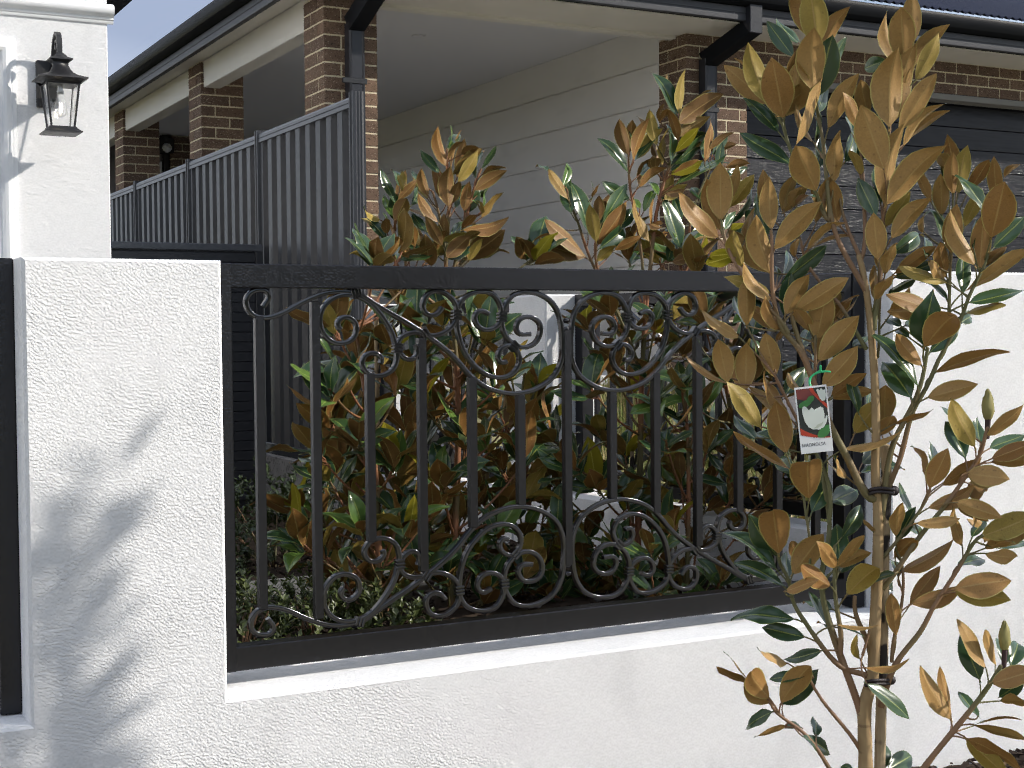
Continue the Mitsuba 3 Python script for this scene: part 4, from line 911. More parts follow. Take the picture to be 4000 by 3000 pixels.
LEAVES_B='''2366,4952,2133,2300,4922,2289,56,-26,96,8,0
2379,4965,2209,2470,5050,2288,41,-33,-42,84,1
2369,4953,2165,2418,4904,2245,41,-40,66,64,0
2350,4969,2112,2270,4992,2204,42,2,-97,26,1
2435,4975,2191,2476,4895,2217,41,47,48,74,0
2390,4972,2107,2506,4940,2220,59,-26,83,50,0
2408,4952,2076,2490,4923,2203,54,-6,96,26,0
2484,4949,2090,2515,4971,2219,43,-96,-14,25,1
2511,4953,2115,2590,4905,2156,41,5,70,72,0
2462,4922,2048,2591,4892,2132,56,-1,94,35,0
2499,4975,2034,2620,5050,2088,41,61,-62,-50,1
2290,4952,2019,2233,4917,2128,44,-15,96,23,0
2268,4966,2076,2257,5033,2127,31,1,-60,80,1
2355,4912,1974,2335,4881,2139,67,0,98,18,0
2177,4965,2052,2187,5049,2144,41,27,-72,64,1
2182,4955,2036,2129,4880,2090,32,78,-10,62,0
2153,4948,1984,2094,4975,2115,49,39,-85,35,1
2157,4952,1999,2237,4927,2079,41,-18,87,45,0
2152,4965,1942,2146,5046,2031,41,-3,-74,67,1
2134,4924,1920,2161,4858,2013,57,52,76,39,0
2223,4965,1985,2300,5041,2078,41,60,-79,14,1
2325,4932,1920,2215,4905,2028,49,-38,91,-15,0
2438,4951,1965,2450,4929,2087,44,21,96,16,0
2376,4934,1993,2381,4867,2080,41,32,76,57,0
2350,4915,1996,2387,4998,2092,41,56,-72,41,1
2404,4966,1982,2479,5028,2084,41,52,-84,13,1
2509,4952,1945,2593,4925,2053,49,-34,82,46,0
2518,4955,1963,2465,4878,2023,36,83,-15,54,0
2097,4955,1928,1981,4878,1964,41,-58,62,-53,0
2121,4949,1847,2044,4972,1941,42,9,-95,31,1
2111,4935,1874,2073,4860,1932,37,-2,62,78,0
2427,4955,1904,2445,4873,1960,41,0,56,83,0
2413,4932,1898,2599,4895,1927,69,24,67,-70,0
2421,4954,1851,2475,4887,1897,41,13,63,77,0
2234,4955,1833,2172,4876,1916,49,-26,79,56,0
2341,4932,1832,2257,4907,1944,45,21,91,36,0
2210,4953,1786,2116,4910,1873,46,4,88,47,0
2341,4923,1787,2427,4876,1876,64,35,92,15,0
2454,4953,1778,2493,4906,1871,41,5,90,44,0
2258,4964,1801,2246,5052,1870,41,2,-61,79,1
2068,4954,1781,1940,4896,1813,41,0,49,87,0
2088,4955,1780,2034,4873,1843,37,-68,67,29,0
2389,4965,1868,2475,5051,1938,41,48,-79,38,1
2291,4975,1889,2261,5048,1970,41,-18,-77,62,1
2321,4974,1818,2342,4910,1905,41,10,81,57,0
2273,5042,1844,2196,4981,1924,41,2,78,62,0
2177,5024,1931,2162,4980,2041,49,-33,-86,-39,1
2335,5050,2019,2256,5035,2111,43,-46,84,-27,0
2190,4973,2048,2160,4899,2113,26,82,15,55,0
2362,4974,1838,2342,4930,1958,44,47,80,37,0
2538,5009,1969,2564,5008,2100,45,80,-58,-17,1
2470,5016,1965,2523,4977,2069,42,-17,-95,-27,1
2364,5015,1940,2241,5014,1989,44,-32,51,-80,0
2479,5062,1909,2512,4973,1963,34,-34,39,86,0
2181,5006,1998,2213,4999,2126,40,-5,100,7,0
2468,4982,1787,2463,4959,1899,41,-60,79,13,0
2545,5020,2139,2599,4980,2232,35,41,-73,-55,1
2420,5025,1991,2377,4981,2095,34,42,76,49,0
2407,5008,2125,2448,5006,2292,52,-74,64,19,0
2403,5011,1989,2343,5001,2160,64,-30,95,-5,0
2114,4995,1920,2002,4934,1930,36,-41,65,-64,0
2392,5002,2189,2399,4971,2302,41,74,-63,-22,1
2120,5031,1801,2047,4966,1860,34,76,-37,53,1
2427,4990,2096,2457,4983,2256,46,31,95,-2,0
2536,4990,1967,2470,4938,2021,30,70,-17,69,0
2369,4981,1790,2462,4934,1840,60,-56,-77,30,1
2081,4986,1793,1996,4920,1877,35,46,41,79,0
2085,4870,1455,2111,4973,1567,59,-28,-67,68,3
2061,4854,1503,1908,4789,1522,63,3,20,98,3
2074,4863,1476,2124,4751,1644,93,-88,24,41,3
2080,4867,1464,1978,4960,1548,70,8,-61,78,3
2085,4870,1455,1990,4735,1548,68,14,49,86,3
2060,4853,1506,2136,4891,1624,64,-82,-10,57,3
2071,4861,1483,1879,4868,1518,78,17,-17,97,3
2204,4900,1550,2166,4735,1569,70,-37,19,91,3
2209,4903,1539,2233,4933,1723,81,-41,-89,20,3
2207,4902,1542,2060,4894,1549,60,4,12,99,3
2216,4908,1518,2273,4767,1642,71,-38,52,76,3
2217,4909,1516,2160,4923,1655,55,3,-99,11,3
2216,4908,1518,2087,4774,1607,82,14,45,88,3
2222,4913,1501,2253,4884,1658,64,-98,8,21,3
2223,4913,1499,2091,4935,1605,65,33,-75,57,3
2215,4883,1380,2067,4908,1437,70,34,-12,93,3
2214,4882,1385,2233,4777,1507,66,-41,66,63,3
2214,4881,1386,2203,4903,1543,60,-41,-91,10,3
2220,4890,1349,2123,4808,1437,67,23,57,79,3
2216,4884,1374,2303,4834,1514,75,-86,-25,44,3
2220,4890,1348,2093,4999,1440,73,1,-64,77,3
2222,4894,1334,2202,4696,1365,87,-39,18,90,3
2403,5156,1151,2284,5237,1212,57,54,17,82,3
2402,5154,1143,2455,5060,1297,71,-39,72,57,3
2406,5163,1195,2457,5278,1268,55,-32,-41,86,3
2404,5159,1172,2254,5113,1315,91,53,46,71,3
2402,5155,1144,2520,5132,1225,55,-39,57,73,3
2405,5161,1184,2342,5315,1290,82,66,-23,72,3
2407,5164,1203,2390,5081,1326,60,9,82,57,3
2404,5159,1171,2492,5232,1280,69,-71,-16,68,3
2533,5275,1464,2712,5352,1521,74,-28,-5,96,2
2531,5269,1450,2441,5381,1534,67,62,-8,78,3
2532,5273,1459,2585,5167,1580,64,-19,70,69,3
2530,5259,1428,2586,5391,1447,57,3,-15,99,3
2530,5257,1425,2423,5272,1551,64,67,56,50,3
2531,5269,1451,2652,5275,1547,69,-55,52,66,3
2267,4971,1010,2144,4961,1108,60,57,34,75,3
2262,4975,1037,2325,4951,1172,59,-87,22,45,3
2267,4972,1013,2206,5080,1108,67,-17,-70,69,3
2257,4979,1061,2169,4840,1173,89,-16,68,71,3
2257,4978,1058,2353,5057,1170,73,-58,-35,74,3
2264,4974,1027,2161,5017,1155,76,69,-29,66,3
2265,4973,1018,2334,4839,1130,68,-68,23,70,3
2285,4833,925,2285,4656,1034,88,-28,50,82,3
2286,4834,923,2271,4889,1109,79,-30,-92,25,3
2275,4831,959,2105,4777,1007,73,14,37,92,3
2284,4833,928,2410,4747,1058,90,-77,-23,59,3
2287,4834,918,2193,4935,1058,71,25,-69,67,2
2285,4834,924,2198,4692,1035,81,15,55,82,3
2279,4831,948,2291,4848,1092,63,-88,-46,13,3
2420,5184,676,2263,5130,808,89,58,21,79,3
2424,5211,729,2573,5226,784,61,-36,19,91,3
2422,5198,703,2386,5336,829,82,71,-36,60,2
2420,5186,679,2421,5053,837,82,-15,76,64,3
2422,5199,706,2537,5331,707,74,-6,5,100,3
2421,5191,689,2288,5246,798,69,67,24,70,3
2424,5209,726,2569,5151,844,87,-5,87,49,3
2403,4880,1109,2478,5009,1255,82,-28,-64,71,3
2413,4890,1058,2280,4836,1165,64,53,29,80,3
2409,4886,1078,2547,4787,1148,80,-40,10,91,3
2411,4888,1066,2345,4984,1180,60,-14,-79,59,3
2405,4882,1098,2334,4736,1133,69,27,9,96,3
2408,4885,1082,2446,4882,1261,74,-98,-8,21,3
2402,4879,1113,2262,4875,1275,89,68,-46,58,3
2404,4881,1103,2400,4778,1280,91,-40,80,45,3
2613,5231,860,2578,5151,985,58,65,55,53,3
2607,5223,845,2749,5278,824,60,-10,56,82,3
2608,5224,848,2504,5319,905,68,55,10,83,3
2625,5246,889,2727,5233,1037,65,-19,96,21,3
2629,5250,897,2698,5398,913,61,44,-29,85,3
2619,5238,875,2632,5295,1037,67,88,42,-21,3
2621,5240,879,2782,5238,910,63,-16,51,84,3
2435,4793,1454,2407,4836,1624,77,-3,-97,24,3
2435,4792,1456,2397,4664,1539,60,50,36,79,3
2435,4794,1451,2594,4782,1588,84,-57,-55,61,3
2436,4789,1463,2278,4788,1604,90,62,-36,69,3
2435,4796,1447,2470,4673,1526,62,-67,26,70,3
2436,4780,1482,2463,4775,1656,65,-55,-84,6,3
2564,5164,1295,2718,5192,1372,67,-47,28,84,3
2573,5177,1342,2457,5328,1421,83,28,-26,92,3
2571,5174,1331,2611,5061,1477,71,-36,69,63,3
2565,5165,1299,2682,5319,1355,78,-26,-16,95,3
2573,5177,1344,2474,5191,1475,72,71,50,49,3
2563,5162,1288,2695,5138,1423,82,-58,48,66,3
2573,5176,1341,2550,5345,1396,78,44,-23,87,3
2513,4812,1308,2453,4753,1505,93,95,-21,23,3
2514,4812,1310,2630,4743,1384,59,-23,50,83,3
2503,4818,1272,2522,4896,1446,70,39,-85,34,3
2510,4814,1297,2517,4712,1431,66,37,75,55,3
2515,4811,1313,2672,4845,1386,70,-36,-27,89,3
2512,4813,1304,2419,4839,1457,78,83,-15,53,3
2518,4809,1325,2620,4670,1445,84,-40,42,82,3
2502,4819,1267,2578,4967,1361,71,38,-63,68,3
2720,5155,1111,2773,5166,1267,66,38,91,-19,3
2726,5162,1124,2871,5276,1147,83,-40,33,86,3
2712,5146,1094,2594,5218,1190,62,71,41,57,3
2721,5156,1114,2836,5133,1213,60,-10,94,34,3
2716,5150,1103,2769,5299,1161,61,35,-45,82,3
2729,5165,1130,2709,5164,1339,77,92,37,9,3
2711,5144,1091,2893,5207,1157,80,-45,61,66,3
2703,4972,950,2844,4939,1028,66,-35,45,82,3
2705,4974,959,2695,5109,1114,88,33,-70,63,3
2711,4983,997,2716,4932,1206,82,23,95,22,3
2707,4976,969,2844,5067,1059,83,-36,-32,87,3
2707,4977,971,2639,5039,1134,76,84,-29,46,3
2702,4971,943,2829,4832,1038,93,2,58,81,3
2709,4979,982,2756,5120,1133,89,10,-74,66,3
2659,5107,779,2593,4990,891,72,63,32,71,3
2654,5111,724,2812,5135,800,72,-36,-37,86,3
2657,5108,760,2599,5141,911,62,72,-57,40,3
2656,5109,746,2701,5010,921,80,11,88,47,3
2658,5107,772,2712,5172,930,76,-61,-64,47,3
2656,5109,750,2532,5046,861,71,66,1,75,3
2658,5108,768,2790,5052,911,79,-56,46,69,3
2613,5202,615,2601,5389,670,81,-2,-29,96,3
2605,5189,578,2584,5150,755,67,73,65,23,3
2609,5197,598,2746,5253,606,61,-27,56,79,3
2609,5196,598,2509,5295,694,62,58,-18,79,3
2616,5207,627,2682,5178,766,63,-31,89,34,3
2608,5195,594,2675,5353,657,75,22,-44,87,2
2610,5197,601,2547,5197,734,60,89,15,43,3
2609,5196,597,2754,5186,641,58,-26,24,94,3
2200,4913,637,2173,4908,793,65,-45,-89,-10,3
2214,4924,604,2023,4879,648,78,26,-18,95,3
2210,4921,613,2314,4787,687,67,-77,-27,58,3
2199,4912,639,2109,5053,768,76,-54,-73,42,3
2216,4925,602,2110,4810,701,81,53,23,82,3
2207,4918,621,2270,4904,778,61,-91,-24,34,3
2328,4884,539,2334,4917,742,74,-81,-57,12,3
2329,4885,536,2220,4835,630,67,58,22,79,3
2321,4877,566,2369,4790,700,74,-87,21,45,3
2319,4875,574,2247,4941,712,76,21,-83,51,3
2322,4878,561,2227,4699,606,89,-32,39,86,3
2319,4875,572,2354,4865,733,71,-72,-69,11,3
2330,4887,529,2193,4898,610,71,46,-33,82,3
2327,4884,541,2321,4779,676,67,-76,53,38,3
2480,4900,459,2448,4724,563,85,51,36,78,3
2484,4888,510,2572,4888,670,71,-80,-40,44,3
2482,4894,484,2400,4872,645,81,84,-39,38,3
2483,4892,490,2561,4761,609,72,-55,36,75,3
2481,4898,465,2509,5016,588,66,-24,-67,70,3
2484,4888,508,2421,4796,613,59,45,52,73,3
2482,4897,472,2655,4868,539,73,-38,-56,73,3
2485,4887,514,2408,4939,644,59,43,-72,55,3
2731,5038,824,2928,4986,873,87,-10,45,89,3
2749,5042,849,2777,5175,931,69,22,-54,81,2
2735,5039,829,2805,4970,987,71,19,93,32,3
2743,5041,841,2901,5091,912,76,-35,-18,92,3
2733,5039,827,2696,5096,956,65,96,17,20,3
2743,5041,841,2845,4917,856,66,41,44,80,3
2727,5037,818,2812,5146,873,65,4,-48,88,3
2653,4895,537,2705,4813,696,74,48,83,27,3
2663,4893,567,2765,4920,702,62,-40,-79,46,3
2658,4894,553,2552,4894,691,67,76,-29,58,3
2666,4892,577,2775,4795,593,59,-9,7,99,3
2651,4895,533,2697,4976,659,60,-16,-80,58,3
2665,4892,574,2652,4785,756,86,65,63,42,3
2510,5152,776,2428,5218,914,73,87,35,35,3
2508,5148,768,2679,5111,891,80,-21,82,54,3
2507,5148,767,2522,5284,836,64,41,-45,79,3
2503,5140,752,2477,5119,912,63,82,53,21,3
2510,5154,779,2646,5257,893,75,-70,13,70,3
2517,5168,805,2434,5282,890,64,75,6,66,3
2504,5141,754,2595,5058,906,76,-29,76,59,3
2515,5163,796,2576,5294,861,61,-44,-22,87,3
2324,5102,792,2209,5020,869,65,28,42,86,3
2321,5103,799,2366,5162,965,66,-95,27,16,3
2320,5104,801,2177,5197,889,73,53,1,85,3
2312,5110,825,2291,5001,993,81,-24,83,51,3
2327,5099,783,2307,5212,925,70,-32,-76,56,3
2319,5105,804,2180,5103,905,62,41,70,58,3
2316,5107,814,2312,5122,964,66,-84,54,-8,3
2537,5241,1233,2465,5367,1242,64,17,2,99,3
2535,5255,1264,2510,5270,1441,66,23,97,-5,3
2536,5248,1249,2602,5353,1325,53,-35,-40,85,3
2538,5234,1217,2418,5292,1305,64,64,20,74,3
2535,5256,1266,2627,5196,1374,56,-22,76,61,3
2538,5236,1223,2528,5414,1282,72,-5,-32,95,3
2364,5010,1571,2362,5111,1760,80,-57,-72,38,3
2373,5008,1526,2232,4963,1649,83,63,12,77,3
2373,5008,1526,2443,4981,1661,65,-80,36,48,2
2367,5009,1556,2283,5127,1626,60,23,-37,90,3
2367,5009,1555,2319,4876,1622,58,20,38,90,3
2373,5008,1528,2449,5089,1683,74,-60,-54,58,3
2242,5100,1598,2136,5079,1733,77,74,24,62,3
2241,5101,1604,2290,5118,1778,79,-92,31,23,3
2236,5107,1639,2152,5229,1678,65,-13,-39,91,3
2241,5102,1608,2207,4992,1722,59,-41,71,57,3
2242,5100,1599,2370,5237,1681,84,-58,6,81,3
2236,5108,1641,2094,5139,1755,73,62,1,78,3
2234,5111,1658,2263,5091,1855,88,-92,35,17,3
2235,5109,1650,2220,5246,1696,55,-25,-33,91,3
2893,5251,1219,2878,5395,1304,67,30,-46,84,3
2885,5250,1205,2952,5198,1359,65,-1,95,32,3
2870,5247,1177,3030,5315,1253,83,-16,-54,83,3
2889,5250,1212,2881,5283,1361,66,86,-48,15,3
2872,5247,1180,3013,5183,1306,79,-51,39,77,3
2871,5247,1180,2928,5396,1224,60,-4,-27,96,3
2879,5249,1195,2837,5161,1351,69,70,52,48,3
2889,5250,1212,3059,5258,1280,73,-36,36,86,3
2447,4877,1570,2551,4808,1647,55,-31,46,83,3
2436,4892,1523,2452,4904,1729,87,20,-98,4,3
2441,4885,1545,2453,4759,1679,71,50,65,57,3
2441,4884,1548,2576,4914,1626,62,-19,-77,61,3
2439,4887,1538,2293,4897,1653,78,49,-55,67,3
2447,4877,1570,2538,4742,1627,73,-43,9,90,3
2446,4879,1566,2498,4927,1715,64,-23,-90,37,3
2229,4886,1196,2194,4915,1347,58,-24,-96,13,3
2226,4881,1219,2155,4782,1321,60,27,59,76,3
2220,4874,1256,2331,4873,1427,84,-84,-4,54,2
2223,4878,1238,2040,4949,1320,81,35,-16,92,3
2220,4874,1256,2223,4779,1365,53,-29,72,63,3
2226,4882,1218,2264,4991,1362,81,-42,-67,61,3
2747,4973,1773,2820,4830,1802,67,44,39,81,3
2755,4971,1798,2845,5032,1981,91,-44,-76,47,3
2752,4972,1788,2647,4895,1884,71,53,27,80,3
2750,4972,1782,2890,4931,1890,69,-61,0,79,3
2752,4972,1788,2714,5075,1901,70,37,-62,69,3
2750,4972,1783,2761,4797,1898,81,-7,54,84,2
2751,4972,1784,2868,5004,1934,79,-43,-76,49,3'''
